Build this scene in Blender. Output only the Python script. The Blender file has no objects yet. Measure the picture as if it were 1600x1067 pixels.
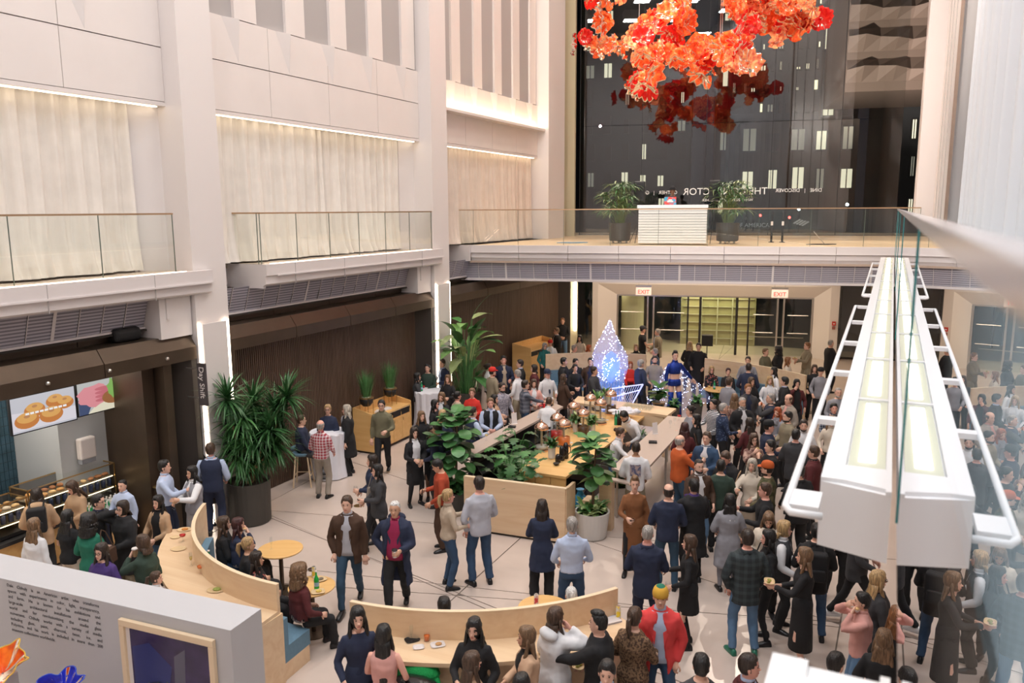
import bpy, bmesh, math, random
from mathutils import Vector, Matrix
from math import sin, cos, pi, radians, atan2, hypot
SC = bpy.context.scene
COL = SC.collection
random.seed(7)
# ------------------------------------------------------------ camera
H = 6.15                      # lens height above the ground floor
FPX = 1244.0
PITCH = math.atan(206 / 1244)
ROLL = radians(0.29)
cd = bpy.data.cameras.new('camera'); cam = bpy.data.objects.new('camera', cd); COL.objects.link(cam)
cd.sensor_width = 36; cd.lens = FPX / 1600 * 36; cd.clip_start = 0.01; cd.clip_end = 600
cd.dof.use_dof = True; cd.dof.focus_distance = 14.5; cd.dof.aperture_fstop = 2.2
cam.matrix_world = Matrix.Translation((0, 0, H)) @ Matrix.Rotation(pi / 2 - PITCH, 4, 'X') @ Matrix.Rotation(-ROLL, 4, 'Z')
SC.camera = cam
# ------------------------------------------------------------ view, world
SC.view_settings.view_transform = 'Standard'; SC.view_settings.look = 'None'
SC.view_settings.gamma = 1; SC.view_settings.use_curve_mapping = False
SC.view_settings.exposure = 0.0
W_ = bpy.data.worlds.new('night'); SC.world = W_; W_.use_nodes = True
bg = W_.node_tree.nodes['Background']; bg.inputs[0].default_value = (0.035, 0.04, 0.055, 1); bg.inputs[1].default_value = 0.35
# ------------------------------------------------------------ room frames
AX = radians(25.4)                       # long axis of the hall, seen from the lens heading
U = Vector((sin(AX), cos(AX), 0)); V = Vector((cos(AX), -sin(AX), 0))
BQ = math.atan(.22)
WD = V * cos(BQ) + U * sin(BQ); ND = -V * sin(BQ) + U * cos(BQ)
BO = U * 22.45 + V * -12.0               # corner where the rear balcony starts
def R(v, u, z=0): return V * v + U * u + Vector((0, 0, z))
def Bk(x, y, z=0): return BO + WD * x + ND * y + Vector((0, 0, z))
def ray(px, py):
    x = px - 800; y = 533.5 - py; c, s = cos(ROLL), sin(ROLL)
    X = x * c + y * s; Y = -x * s + y * c
    return Vector((X, FPX * cos(PITCH) + Y * sin(PITCH), -FPX * sin(PITCH) + Y * cos(PITCH)))
def P(px, py, z=0):                      # the point of a level plane that the photograph shows there
    d = ray(px, py); t = (z - H) / d.z
    return Vector((d.x * t, d.y * t, z))
RZ = -AX; BZ = -AX + BQ
# ------------------------------------------------------------ lamps of the hall, with added fill lights
def area(name, loc, sx, sy, power, col=(1, .93, .84), rot=(0, 0, RZ)):
    l = bpy.data.lights.new(name, 'AREA'); l.shape = 'RECTANGLE'; l.size = sx; l.size_y = sy; l.energy = power; l.color = col
    o = bpy.data.objects.new(name, l); o.location = loc; o.rotation_euler = rot; COL.objects.link(o); return o
def spot(name, loc, tgt, power, ang=40, col=(1, .85, .7), r=.1):
    l = bpy.data.lights.new(name, 'SPOT'); l.energy = power; l.spot_size = radians(ang); l.spot_blend = .5; l.color = col; l.shadow_soft_size = r
    o = bpy.data.objects.new(name, l); o.location = loc
    o.rotation_euler = (Vector(tgt) - Vector(loc)).to_track_quat('-Z', 'Y').to_euler(); COL.objects.link(o); return o
for u in (1, 7, 13, 19, 25):
    for v in (-9.5, -6, -2.5):
        area('ceiling_or_fill', R(v, u, 20.9), 1.1, 1.1, 262, (1, .965, .955) if u < 18 else (1, .87, .75))
for u in (-4, 4):
    area('ceiling_or_fill', R(.9, u, 20.9), 1.1, 1.1, 420, (.86, .94, 1))  # cool fill lights, added to brighten the beam end and right side
area('soffit_light', Bk(7.4, 4.9, 3.6), 11, 1.2, 170, (1, .80, .58), (0, 0, BZ))
area('soffit_light', Bk(7.4, 8.3, 3.8), 9, .3, 130, (1, .82, .62), (0, 0, BZ))
for a_ in ((-3.6, 4.0), (-8.6, 4.0)):
    spot('chandelier_spot', R(a_[0], a_[1], 12.5), R(-4, 27, 11), 4300, 46, (1, .9, .8), .06)
spot('chandelier_spot', R(-9.5, 22.5, 12.8), R(-4.5, 28, 10.6), 3200, 60, (1, .9, .8), .06)
for x_ in (4.0, 9.0):
    spot('chandelier_spot', Bk(x_, 9.3, 15.5), Bk(x_ + .5, 4.5, 11), 2600, 60, (1, .85, .7), .06)  # added spots that brighten the chandelier's back for its reflection
# ------------------------------------------------------------ materials
MATS = {}
def nt(name):
    m = bpy.data.materials.new(name); m.use_nodes = True; n = m.node_tree; return m, n, n.nodes['Principled BSDF']
def mat(name, col, rough=.6, metal=0, var=.0, scale=8, bump=0, bscale=60, spec=None, emit=None, es=0, trans=0, ior=1.45, coat=0, sub=0, alpha=1):
    if name in MATS: return MATS[name]
    m, n, b = nt(name); N = n.nodes; L = n.links
    b.inputs['Base Color'].default_value = (*col, 1); b.inputs['Roughness'].default_value = rough; b.inputs['Metallic'].default_value = metal
    if spec is not None: b.inputs['Specular IOR Level'].default_value = spec
    if trans: b.inputs['Transmission Weight'].default_value = trans; b.inputs['IOR'].default_value = ior
    if coat: b.inputs['Coat Weight'].default_value = coat
    if alpha < 1: b.inputs['Alpha'].default_value = alpha
    if emit: b.inputs['Emission Color'].default_value = (*emit, 1); b.inputs['Emission Strength'].default_value = es
    if var or bump:
        tc = N.new('ShaderNodeTexCoord')
    if var:
        t = N.new('ShaderNodeTexNoise'); t.inputs['Scale'].default_value = scale; t.inputs['Detail'].default_value = 4
        L.new(tc.outputs['Object'], t.inputs['Vector'])
        r = N.new('ShaderNodeValToRGB'); r.color_ramp.elements[0].position = .3; r.color_ramp.elements[1].position = .7
        r.color_ramp.elements[0].color = (*[max(0, c * (1 - var)) for c in col], 1); r.color_ramp.elements[1].color = (*[min(1, c * (1 + var)) for c in col], 1)
        L.new(t.outputs['Fac'], r.inputs[0]); L.new(r.outputs[0], b.inputs['Base Color'])
    if bump:
        t2 = N.new('ShaderNodeTexNoise'); t2.inputs['Scale'].default_value = bscale; L.new(tc.outputs['Object'], t2.inputs['Vector'])
        bp = N.new('ShaderNodeBump'); bp.inputs['Strength'].default_value = bump; bp.inputs['Distance'].default_value = .01
        L.new(t2.outputs['Fac'], bp.inputs['Height']); L.new(bp.outputs[0], b.inputs['Normal'])
    MATS[name] = m; return m
def pattern(name, c1, c2, kind='check', scale=14, rough=.8, c3=None):
    if name in MATS: return MATS[name]
    m, n, b = nt(name); N = n.nodes; L = n.links; b.inputs['Roughness'].default_value = rough
    tc = N.new('ShaderNodeTexCoord')
    def wave(axis, sc, thr):
        w = N.new('ShaderNodeTexWave'); w.bands_direction = axis; w.inputs['Scale'].default_value = sc
        L.new(tc.outputs['Object'], w.inputs['Vector'])
        r = N.new('ShaderNodeMath'); r.operation = 'GREATER_THAN'; r.inputs[1].default_value = thr; L.new(w.outputs['Fac'], r.inputs[0]); return r
    mx = N.new('ShaderNodeMixRGB'); mx.inputs[1].default_value = (*c1, 1); mx.inputs[2].default_value = (*c2, 1)
    if kind == 'check' or kind == 'plaid':
        a = wave('X', scale, .6); c = wave('Z', scale, .6); d = N.new('ShaderNodeMath'); d.operation = 'ADD'
        L.new(a.outputs[0], d.inputs[0]); L.new(c.outputs[0], d.inputs[1])
        e = N.new('ShaderNodeMath'); e.operation = 'MULTIPLY'; e.inputs[1].default_value = .5; L.new(d.outputs[0], e.inputs[0]); L.new(e.outputs[0], mx.inputs[0])
    elif kind == 'stripe':
        a = wave('Z', scale, .5); L.new(a.outputs[0], mx.inputs[0])
    elif kind == 'ribs':
        a = wave('X', scale, .5); L.new(a.outputs[0], mx.inputs[0])
    elif kind == 'spots':
        t = N.new('ShaderNodeTexVoronoi'); t.inputs['Scale'].default_value = scale; L.new(tc.outputs['Object'], t.inputs['Vector'])
        r = N.new('ShaderNodeMath'); r.operation = 'LESS_THAN'; r.inputs[1].default_value = .33; L.new(t.outputs['Distance'], r.inputs[0]); L.new(r.outputs[0], mx.inputs[0])
    else:
        t = N.new('ShaderNodeTexNoise'); t.inputs['Scale'].default_value = scale; t.inputs['Detail'].default_value = 3; L.new(tc.outputs['Object'], t.inputs['Vector'])
        r = N.new('ShaderNodeValToRGB'); r.color_ramp.elements[0].position = .42; r.color_ramp.elements[1].position = .56; L.new(t.outputs['Fac'], r.inputs[0]); L.new(r.outputs[0], mx.inputs[0])
    L.new(mx.outputs[0], b.inputs['Base Color']); MATS[name] = m; return m
def wood(name, c1, c2, axis='X', scale=1.2, rough=.45):
    if name in MATS: return MATS[name]
    m, n, b = nt(name); N = n.nodes; L = n.links; b.inputs['Roughness'].default_value = rough
    tc = N.new('ShaderNodeTexCoord'); mp = N.new('ShaderNodeMapping')
    s = {'X': (.6, 9, 9), 'Y': (9, .6, 9), 'Z': (9, 9, .6)}[axis]
    mp.inputs['Scale'].default_value = [q * scale for q in s]
    t = N.new('ShaderNodeTexNoise'); t.inputs['Scale'].default_value = 1.5; t.inputs['Detail'].default_value = 5; t.inputs['Distortion'].default_value = .6
    L.new(tc.outputs['Object'], mp.inputs[0]); L.new(mp.outputs[0], t.inputs['Vector'])
    r = N.new('ShaderNodeValToRGB'); r.color_ramp.elements[0].position = .32; r.color_ramp.elements[1].position = .68
    r.color_ramp.elements[0].color = (*c1, 1); r.color_ramp.elements[1].color = (*c2, 1)
    L.new(t.outputs['Fac'], r.inputs[0]); L.new(r.outputs[0], b.inputs['Base Color']); MATS[name] = m; return m
def emis(name, col, s, dark=False):
    if name in MATS: return MATS[name]
    m, n, b = nt(name); b.inputs['Base Color'].default_value = (.02, .02, .02, 1) if dark else (*col, 1); b.inputs['Emission Color'].default_value = (*col, 1); b.inputs['Emission Strength'].default_value = s
    MATS[name] = m; return m
def pane_glass(name, tint=(.9, .95, .93), f=1.0, ior=1.5, rough=0.0):
    """thin pane: reflection by Fresnel, the rest goes straight through"""
    if name in MATS: return MATS[name]
    m = bpy.data.materials.new(name); m.use_nodes = True; n = m.node_tree; N = n.nodes; L = n.links; N.clear()
    o = N.new('ShaderNodeOutputMaterial'); mx = N.new('ShaderNodeMixShader'); t = N.new('ShaderNodeBsdfTransparent'); g = N.new('ShaderNodeBsdfGlossy')
    fr = N.new('ShaderNodeFresnel'); fr.inputs[0].default_value = ior; mu = N.new('ShaderNodeMath'); mu.operation = 'MULTIPLY'; mu.inputs[1].default_value = f; mu.use_clamp = True
    t.inputs[0].default_value = (*tint, 1); g.inputs['Roughness'].default_value = rough; g.inputs[0].default_value = (.95, .97, 1, 1)
    geo = N.new('ShaderNodeNewGeometry')
    # the pane is one sheet: the same index of refraction from both faces
    iv = N.new('ShaderNodeMath'); iv.operation = 'MULTIPLY_ADD'; iv.inputs[1].default_value = (1 / ior - ior) ; iv.inputs[2].default_value = ior
    L.new(geo.outputs['Backfacing'], iv.inputs[0])
    L.new(iv.outputs[0], fr.inputs[0])
    L.new(fr.outputs[0], mu.inputs[0]); L.new(mu.outputs[0], mx.inputs[0]); L.new(t.outputs[0], mx.inputs[1]); L.new(g.outputs[0], mx.inputs[2]); L.new(mx.outputs[0], o.inputs[0])
    MATS[name] = m; return m
WHITE = mat('white_paint', (.75, .69, .66), .55, var=.02, scale=1.5)
WHITE2 = mat('white_panel', (.76, .71, .69), .4)
FASC = mat('fascia_white', (.71, .66, .65), .45)
BRONZE = mat('bronze_metal', (.085, .06, .042), .38, .55, var=.12, scale=2)
DARKB = mat('dark_bronze', (.045, .036, .03), .5, .3)
GRILLE = pattern('grille_mesh', (.20, .185, .22), (.46, .44, .49), 'stripe', 5.5, .5)
LED = emis('led_warm', (1, .86, .68), 11)
PLY = wood('birch_ply', (.72, .50, .30), (.80, .60, .39), 'X', .6, .42)
PLYO = wood('amber_ply', (.72, .42, .15), (.80, .51, .21), 'X', .6, .4)
PLYE = mat('ply_edge', (.80, .63, .43), .5)
BLACK = mat('black_matte', (.012, .012, .013), .5)
STEEL = mat('brushed_steel', (.6, .58, .55), .28, .95)
TAUPE = mat('taupe_laminate', (.50, .40, .34), .35)
TEAL = mat('blue_upholstery', (.13, .24, .33), .75, var=.06, scale=20)
GREYP = mat('grey_partition', (.52, .52, .54), .6)
BRASS = mat('brass', (.55, .36, .16), .3, .9)
SOIL = mat('soil', (.05, .03, .02), .95, var=.4, scale=40)
GOLD = mat('rail_brass', (.50, .33, .20), .3, .8)
# ------------------------------------------------------------ mesh builder
class MB:
    def __init__(s): s.v = []; s.f = []; s.m = []
    def add(s, vs, fs, mi=0):
        b = len(s.v); s.v += [tuple(p) for p in vs]; s.f += [tuple(b + i for i in f) for f in fs]; s.m += [mi] * len(fs); return s
    def box(s, x0, y0, z0, x1, y1, z1, mi=0):
        return s.add([(x0, y0, z0), (x1, y0, z0), (x1, y1, z0), (x0, y1, z0), (x0, y0, z1), (x1, y0, z1), (x1, y1, z1), (x0, y1, z1)],
                     [(0, 3, 2, 1), (4, 5, 6, 7), (0, 1, 5, 4), (1, 2, 6, 5), (2, 3, 7, 6), (3, 0, 4, 7)], mi)
    def prism(s, poly, z0, z1, mi=0):
        n = len(poly); a = sum(poly[i][0] * poly[(i + 1) % n][1] - poly[(i + 1) % n][0] * poly[i][1] for i in range(n))
        if a < 0: poly = poly[::-1]
        vs = [(x, y, z0) for x, y in poly] + [(x, y, z1) for x, y in poly]
        fs = [tuple(range(n))[::-1], tuple(range(n, 2 * n))] + [(i, (i + 1) % n, n + (i + 1) % n, n + i) for i in range(n)]
        return s.add(vs, fs, mi)
    def extr(s, prof, y0, y1, axis='y', mi=0):
        """profile of (a, z) pairs drawn out along y (a = x) or along x (a = y)"""
        n = len(prof)
        if axis == 'y': vs = [(a, y0, z) for a, z in prof] + [(a, y1, z) for a, z in prof]
        else: vs = [(y0, a, z) for a, z in prof] + [(y1, a, z) for a, z in prof]
        fs = [tuple(range(n)), tuple(range(n, 2 * n))[::-1]] + [(i, n + i, n + (i + 1) % n, (i + 1) % n) for i in range(n)]
        return s.add(vs, fs, mi)
    def loft(s, rings, mi=0, cap=True, close=True):
        n = len(rings[0]); b = []
        for r in rings: b += list(r)
        fs = []
        for k in range(len(rings) - 1):
            for i in range(n if close else n - 1):
                j = (i + 1) % n; fs.append((k * n + i, k * n + j, (k + 1) * n + j, (k + 1) * n + i))
        if cap and close: fs.append(tuple(range(n))[::-1]); fs.append(tuple((len(rings) - 1) * n + i for i in range(n)))
        return s.add(b, fs, mi)
    def lathe(s, prof, n=20, c=(0, 0, 0), mi=0, cap=True):
        return s.loft([[(c[0] + r * cos(2 * pi * i / n), c[1] + r * sin(2 * pi * i / n), c[2] + z) for i in range(n)] for r, z in prof], mi, cap)
    def tube(s, pts, rad, n=6, mi=0, flat=1.0, cap=True):
        pts = [Vector(p) for p in pts]; rs = rad if isinstance(rad, (list, tuple)) else [rad] * len(pts)
        rings = []; ref = None
        for i, p in enumerate(pts):
            d = (pts[min(i + 1, len(pts) - 1)] - pts[max(i - 1, 0)])
            if d.length < 1e-9: d = Vector((0, 0, 1))
            d.normalize()
            if ref is None:
                ref = Vector((0, 1, 0)) if abs(d.y) < .9 else Vector((1, 0, 0))
            a = (ref - d * ref.dot(d)).normalized(); ref = a; b = d.cross(a)
            rings.append([p + (a * cos(2 * pi * k / n) * flat + b * sin(2 * pi * k / n)) * rs[i] for k in range(n)])
        return s.loft(rings, mi, cap)
    def rod(s, a, b, r, n=6, mi=0): return s.tube([a, b], r, n, mi)
    def ell(s, c, r, n=10, m=7, mi=0):
        rings = []
        for k in range(m + 1):
            t = -pi / 2 + pi * (k + .0) / m; rr = max(.02, cos(t))
            rings.append([(c[0] + r[0] * rr * cos(2 * pi * i / n), c[1] + r[1] * rr * sin(2 * pi * i / n), c[2] + r[2] * sin(t)) for i in range(n)])
        return s.loft(rings, mi)
    def xf(s, M):
        s.v = [tuple(M @ Vector(p)) for p in s.v]; return s
    def cat(s, o, mi=0):
        b = len(s.v); s.v += o.v; s.f += [tuple(b + i for i in f) for f in o.f]; s.m += [m + mi for m in o.m]; return s
    def mesh(s, name, mats, smooth=False):
        me = bpy.data.meshes.new(name); me.from_pydata(s.v, [], s.f)
        for m in (mats if isinstance(mats, (list, tuple)) else [mats]): me.materials.append(m)
        me.polygons.foreach_set('material_index', s.m)
        if smooth: me.polygons.foreach_set('use_smooth', [True] * len(s.f))
        me.update(); return me
def link(name, data, parent=None, loc=(0, 0, 0), rz=0, **k):
    o = bpy.data.objects.new(name, data); COL.objects.link(o)
    if parent: o.parent = parent
    o.location = loc; o.rotation_euler[2] = rz
    for a, b in k.items(): o[a] = b
    return o
def obj(name, mb, mats, parent=None, loc=(0, 0, 0), rz=0, smooth=False, **k):
    return link(name, mb.mesh(name, mats, smooth), parent, loc, rz, **k)
def thing(name, label, cat, loc=(0, 0, 0), rz=0, group=None):
    o = link(name, None, None, loc, rz, label=label, category=cat); o.empty_display_size = .1
    if group: o['group'] = group
    return o
def struct(name, mb=None, m=None, loc=(0, 0, 0), rz=RZ, smooth=False):
    if mb is None: return link(name, None, None, loc, rz, kind='structure')
    return obj(name, mb, m, None, loc, rz, smooth, kind='structure')
def dup(src, parent=None, loc=None, rz=None):
    c = src.copy(); COL.objects.link(c); c.parent = parent
    if loc is not None: c.location = loc
    if rz is not None: c.rotation_euler[2] = rz
    for ch in list(src.children): dup(ch, c)
    return c
def bevel(o, w=.01, seg=2):
    m = o.modifiers.new('bevel', 'BEVEL'); m.width = w; m.segments = seg; m.limit_method = 'ANGLE'; return o
def text_mb(txt, size, align='LEFT', extrude=.003, spacing=1.0):
    cu = bpy.data.curves.new('t', 'FONT'); cu.body = txt; cu.size = size; cu.extrude = extrude; cu.align_x = align; cu.space_line = spacing
    cu.resolution_u = 3
    return cu
def text(name, txt, size, m, loc, rot, parent=None, align='LEFT', extrude=.002, **k):
    cu = text_mb(txt, size, align, extrude); cu.materials.append(m)
    t = bpy.data.objects.new(name, cu); COL.objects.link(t); bpy.context.view_layer.update()
    me = bpy.data.meshes.new_from_object(t.evaluated_get(bpy.context.evaluated_depsgraph_get()))
    bpy.data.objects.remove(t); bpy.data.curves.remove(cu)
    o = link(name, me, parent, loc, 0, **k); o.rotation_euler = rot; return o
# ================================================================= the hall
FLOORC = mat('terrazzo', (.60, .50, .44), .24, var=.05, scale=1.3)
# floor: terrazzo slabs cut by the long dark joints
fl = struct('floor', MB().box(-19, -6, -.25, 9, 37, -.012), mat('joint_dark', (.16, .13, .11), .8))
bm = bmesh.new()
bmesh.ops.create_grid(bm, x_segments=1, y_segments=1, size=1)
for v in bm.verts: v.co = Vector((-5 + v.co.x * 14, 15.5 + v.co.y * 21.5, 0))
toR = lambda p: Vector((p.dot(V), p.dot(U), 0))
for (a, b, c, d) in ((440, 774, 466, 760), (440, 799, 504, 804), (440, 816, 505, 842), (554, 919, 740, 932), (704, 939, 805, 848), (565, 867, 710, 930), (1100, 905, 1130, 915), (1305, 1020, 1312, 979), (1040, 800, 1075, 700), (1100, 957, 1137, 961)):
    p, q = toR(P(a, b)), toR(P(c, d)); t = (q - p).normalized(); nrm = Vector((-t.y, t.x, 0))
    bmesh.ops.bisect_plane(bm, geom=bm.verts[:] + bm.edges[:] + bm.faces[:], plane_co=p, plane_no=nrm)
polys = [[v.co.copy() for v in f.verts] for f in bm.faces if f.calc_area() > .02]
bm.free()
for pl in polys:
    c = sum(pl, Vector()) / len(pl); n = len(pl); q = []
    for i in range(n):
        a, b, d = pl[i - 1], pl[i], pl[(i + 1) % n]
        e1 = (b - a).normalized(); e2 = (d - b).normalized(); n1 = Vector((-e1.y, e1.x, 0)); n2 = Vector((-e2.y, e2.x, 0))
        if n1.dot(c - b) < 0: n1 = -n1
        if n2.dot(c - b) < 0: n2 = -n2
        k = (n1 + n2); l = k.length
        k = k / l if l > .1 else n1
        q.append(b + k * min(.05, .011 / max(.25, k.dot(n1))))
    obj('floor_slab', MB().prism([(p.x, p.y) for p in q], -.012, 0), FLOORC, fl)
# ceiling and far shell
ce = struct('ceiling', MB().box(-19, -7, 21.6, 14, 38, 22), mat('ceiling_grey', (.35, .33, .31), .8))
for u in (1, 7, 13, 19, 25):
    for v in (-9.5, -6, -2.5): obj('lamp_housing', MB().box(v - .6, u - .6, 21.0, v + .6, u + .6, 21.6), WHITE, ce)
struct('wall_near', MB().box(-19, -7.3, 0, 14, -7, 21.6), WHITE)
# ---------------------------------------------------------------- left wall
VF = -11.8                                # face of the columns and of the fascia
wl = struct('wall_left')
wl.rotation_euler[2] = RZ
obj('backing', MB().box(-19, -7, 0, -18.7, 37, 21.6), WHITE, wl)
cols = [(2.1, 2.95), (10.93, 11.75), (19.68, 20.55)]
ledm = LED
for ci, (a, b) in enumerate(cols):
    c = struct('trim_%d' % (ci + 1), MB().prism([(VF, a), (VF, b), (VF - 1.9, b), (VF - 1.9, a - .55), (VF - .75, a - .55), (VF - .6, a)], 0, 21.6), WHITE2)
    obj('side_fin', MB().box(VF - 1.2, a - .62, 5.05, VF - .78, a - .55, 21.6), WHITE2, c)
    obj('light_panel', MB().box(VF + .05, a + .06, 0.05, VF + .09, b - .16, 4.03), WHITE2, c)
    for u0 in (a + .03, b - .15):
        obj('led_strip', MB().box(VF + .012, u0, 0.05, VF + .045, u0 + .03 if u0 == a + .03 else b - .05, 4.05), emis('led_col', (1, .84, .66), 7), c)
bays = [(2.95, 10.93), (11.75, 19.68), (20.55, 28.0)]
SLATN = 0
def upper_panels(bi, ua, ub):
    """white cladding over the balcony: panels with open joints, fins above"""
    v0 = -12.2
    w = (ub - ua) / 4
    for k in range(4):
        for (z0, z1) in ((8.13, 9.07), (9.09, 9.94)):
            if k == 3 and bi < 2: pass
            obj('panel', MB().box(v0 - .06, ua + k * w + .006, z0, v0, ua + (k + 1) * w - .006, z1), WHITE, wl)
    obj('backing', MB().box(v0 - .1, ua, 8.1, v0 - .065, ub, 21.6), mat('joint_grey', (.4, .37, .36), .8), wl)
    if bi == 0:
        for k in range(4):
            obj('panel', MB().box(v0 - .06, ua + k * w + .006, 9.96, v0, ua + (k + 1) * w - .006, 21.6), WHITE, wl)
        n, st = 4, ua + .9
    else: n, st = (5, ua + .15)
    per = (ub - ua - .3) / 5
    for k in range(n):
        u = st + k * per
        if bi:
            # recess with a slanted light cheek, then a flat pier
            obj('pier', MB().prism([(v0 - .06, u + .9), (v0, u + .9), (v0, u + per), (v0 - .5, u + per), (v0 - .5, u + .6)], 9.96, 21.6), WHITE, wl)
            obj('recess', MB().box(v0 - .52, u, 9.96, v0 - .49, u + .95, 21.6), mat('fin_grey', (.36, .34, .37), .6), wl)
            obj('mullion', MB().box(v0 - .49, u + .2, 9.96, v0 - .46, u + .22, 21.6), mat('joint_grey', (.4, .37, .36), .8), wl)
        else:
            pass
        # tapering facet under the fin
        t = MB().add([(v0, u + .55, 9.94), (v0, u + .95, 9.94), (v0 + .10, u + .93, 9.94), (v0, u + .95, 9.1)], [(0, 1, 2), (0, 2, 3), (2, 1, 3), (0, 3, 1)])
        obj('facet', t, WHITE2, wl)
    obj('soffit', MB().box(v0 - 1.6, ua, 8.05, v0, ub, 8.12), WHITE, wl)
    obj('cove_strip', MB().box(v0 - .16, ua + .1, 8.03, v0 - .10, ub - .1, 8.048), emis('led_cove', (1, .85, .62), 5.0), wl)
for bi, (a, b) in enumerate(bays): upper_panels(bi, a, b)
obj('cove_ledge', MB().box(-12.2, 20.6, 9.0, -11.86, 27.95, 9.08), WHITE, wl)
obj('cove_light', MB().box(-12.1, 20.7, 9.082, -11.95, 27.85, 9.10), emis('led_ledge', (1, .8, .5), 15), wl)
# end pier of the left wall and the olive side wall by the glass
struct('trim_4', MB().prism([(-11.75, 28.0), (-11.75, 29.6), (-12.3, 30.4), (-14, 30.4), (-14, 28.0)], 5.05, 21.6), WHITE2)
struct('wall_corner', MB().box(-.9, 8.6, 5.05, 1.93, 8.9, 21.6).box(-.9, 9.9, 0, 1.9, 10.05, 3.9), mat('olive_panel', (.50, .45, .30), .45), BO, BZ)
struct('trim_5', MB().box(.86, 9.7, 0, 1.02, 9.88, 3.9).box(1.78, 9.7, .9, 1.86, 9.88, 3.9), emis('led_warm', (1, .86, .68), 11), BO, BZ)
# ------------------------------------------------ balconies of the left side
def rail_run(parent, pts, z0, n_each, zt=6.12, th=.016):
    """glass balustrade: panes and a slim brass top rail"""
    for (p, q), n in zip(zip(pts[:-1], pts[1:]), n_each):
        p, q = Vector(p), Vector(q); d = (q - p); L_ = d.length; d.normalize(); nn = Vector((-d.y, d.x))
        for k in range(n):
            a = p + d * (L_ * k / n + .006); b = p + d * (L_ * (k + 1) / n - .006)
            obj('glass_pane', MB().prism([tuple(a), tuple(b), tuple(b + nn * .001), tuple(a + nn * .001)], z0, zt - .03), pane_glass('rail_glass', (.97, .98, .96), 1.0), parent)
            e = b
            obj('pane_edge', MB().prism([tuple(e), tuple(e + d * .010), tuple(e + d * .010 + nn * .016), tuple(e + nn * .016)], z0, zt - .03), mat('glass_edge', (.10, .13, .10), .3), parent)
        a = p - d * 0; b = q
        obj('top_rail', MB().prism([tuple(a - nn * .022), tuple(b - nn * .022), tuple(b + nn * .022), tuple(a + nn * .022)], zt - .03, zt), GOLD, parent)
DECK = mat('deck_stone', (.55, .45, .36), .5)
for bi, (a, b) in enumerate(bays):
    u0 = a if bi == 0 else a + 1.0; u1 = b if bi < 2 else 22.4
    # slab with the fascia; at the start of each bay the edge steps back to the columns' side
    st = struct('floor_%d' % (bi + 2), MB().prism([(-18, a), (-12.75, a), (-12.75, u0), (VF, u0), (VF, b + (0 if bi < 2 else -5.6)), (-18, b)] if bi < 2 else [(-18, a), (-12.75, a), (-12.75, 22.2), (-12.0, 22.4), (-12.0, 30), (-18, 30)], 4.95, 5.05), DECK)
    if bi < 2:
        obj('fascia', MB().extr([(VF + .02, 5.05), (VF + .14, 5.05), (VF + .14, 4.82), (VF + .10, 4.80), (VF + .10, 4.64), (VF + .02, 4.60)], u0 - .02, b + .35 if bi == 0 else b + .3), FASC, st)
        obj('fascia_lip', MB().box(VF + .141, u0 + .3, 4.80, VF + .165, b + .33, 4.83), FASC, st)
        for k in range(4):
            uu = u0 + (b - u0) * (k + .5) / 4
            obj('fascia_joint', MB().box(VF + .13, uu, 4.60, VF + .143, uu + .012, 5.05), mat('joint_grey', (.4, .37, .36), .8), st)
        obj('edge_light', MB().box(VF + .03, u0 + .2, 5.052, VF + .06, b - .2, 5.062), emis('led_edge', (1, .75, .6), 5), st)
    obj('return_fascia', MB().box(-12.95, a - .1, 4.6, -12.77, (u0 if bi < 2 else 22.2) + .02, 5.05).box(-12.8, (u0 if bi < 2 else 22.2) - .01, 4.55, VF + .02 if bi < 2 else -12.0, (u0 if bi < 2 else 22.2) + .06, 5.05), FASC, st)
    # slanting mesh grille below
    g0, g1, gv = a + .02, (b - .75 if bi < 2 else 22.6), -12.2
    n = int((g1 - g0) / .45)
    for k in range(n):
        ua_, ub_ = g0 + (g1 - g0) * k / n, g0 + (g1 - g0) * (k + 1) / n
        obj('grille_panel', MB().add([(gv + .06, ua_ + .008, 4.6), (gv + .06, ub_ - .008, 4.6), (gv - .12, ub_ - .008, 4.06), (gv - .12, ua_ + .008, 4.06)], [(0, 1, 2, 3)]), GRILLE, st)
        wd = .03 if k % 6 == 0 else .007
        obj('grille_bar', MB().add([(gv + .075, ua_ - wd, 4.6), (gv + .075, ua_ + wd, 4.6), (gv - .105, ua_ + wd, 4.06), (gv - .105, ua_ - wd, 4.06)], [(0, 1, 2, 3)]), FASC, st)
    obj('grille_sill', MB().box(gv - .16, g0, 4.03, gv - .08, g1, 4.065), FASC, st)
    obj('soffit', MB().box(-14, a, 3.99, gv - .06, b, 4.02), DARKB, st)
    if bi < 2: obj('cove_return', MB().box(-13.5, b - .74, 3.84, VF - .1, b - .02, 4.6), WHITE2, st)
    if bi < 2: obj('hanger', MB().box(VF - .12, b - .6, 4.2, VF - .07, b - .54, 4.6), WHITE2, st)
bal = [('left cafe bay', 0), ('middle left bay', 1)]
for nm, bi in bal:
    a, b = bays[bi]; u0 = a if bi == 0 else a + 1.0
    t = thing('balustrade', 'long glass balustrade with brass top rail above the pastry bar' if bi == 0 else 'glass balustrade with brass top rail above the ribbed brown wall', 'railing', (0, 0, 0), RZ)
    if bi == 0: rail_run(t, [(VF - .03, a + .1), (VF - .03, b - .36)], 5.055, [5])
    else: rail_run(t, [(-12.72, a + 1.0), (VF - .1, u0 + .02), (VF - .03, u0 + .03), (VF - .03, b - .05)], 5.055, [1, 1, 6])
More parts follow.
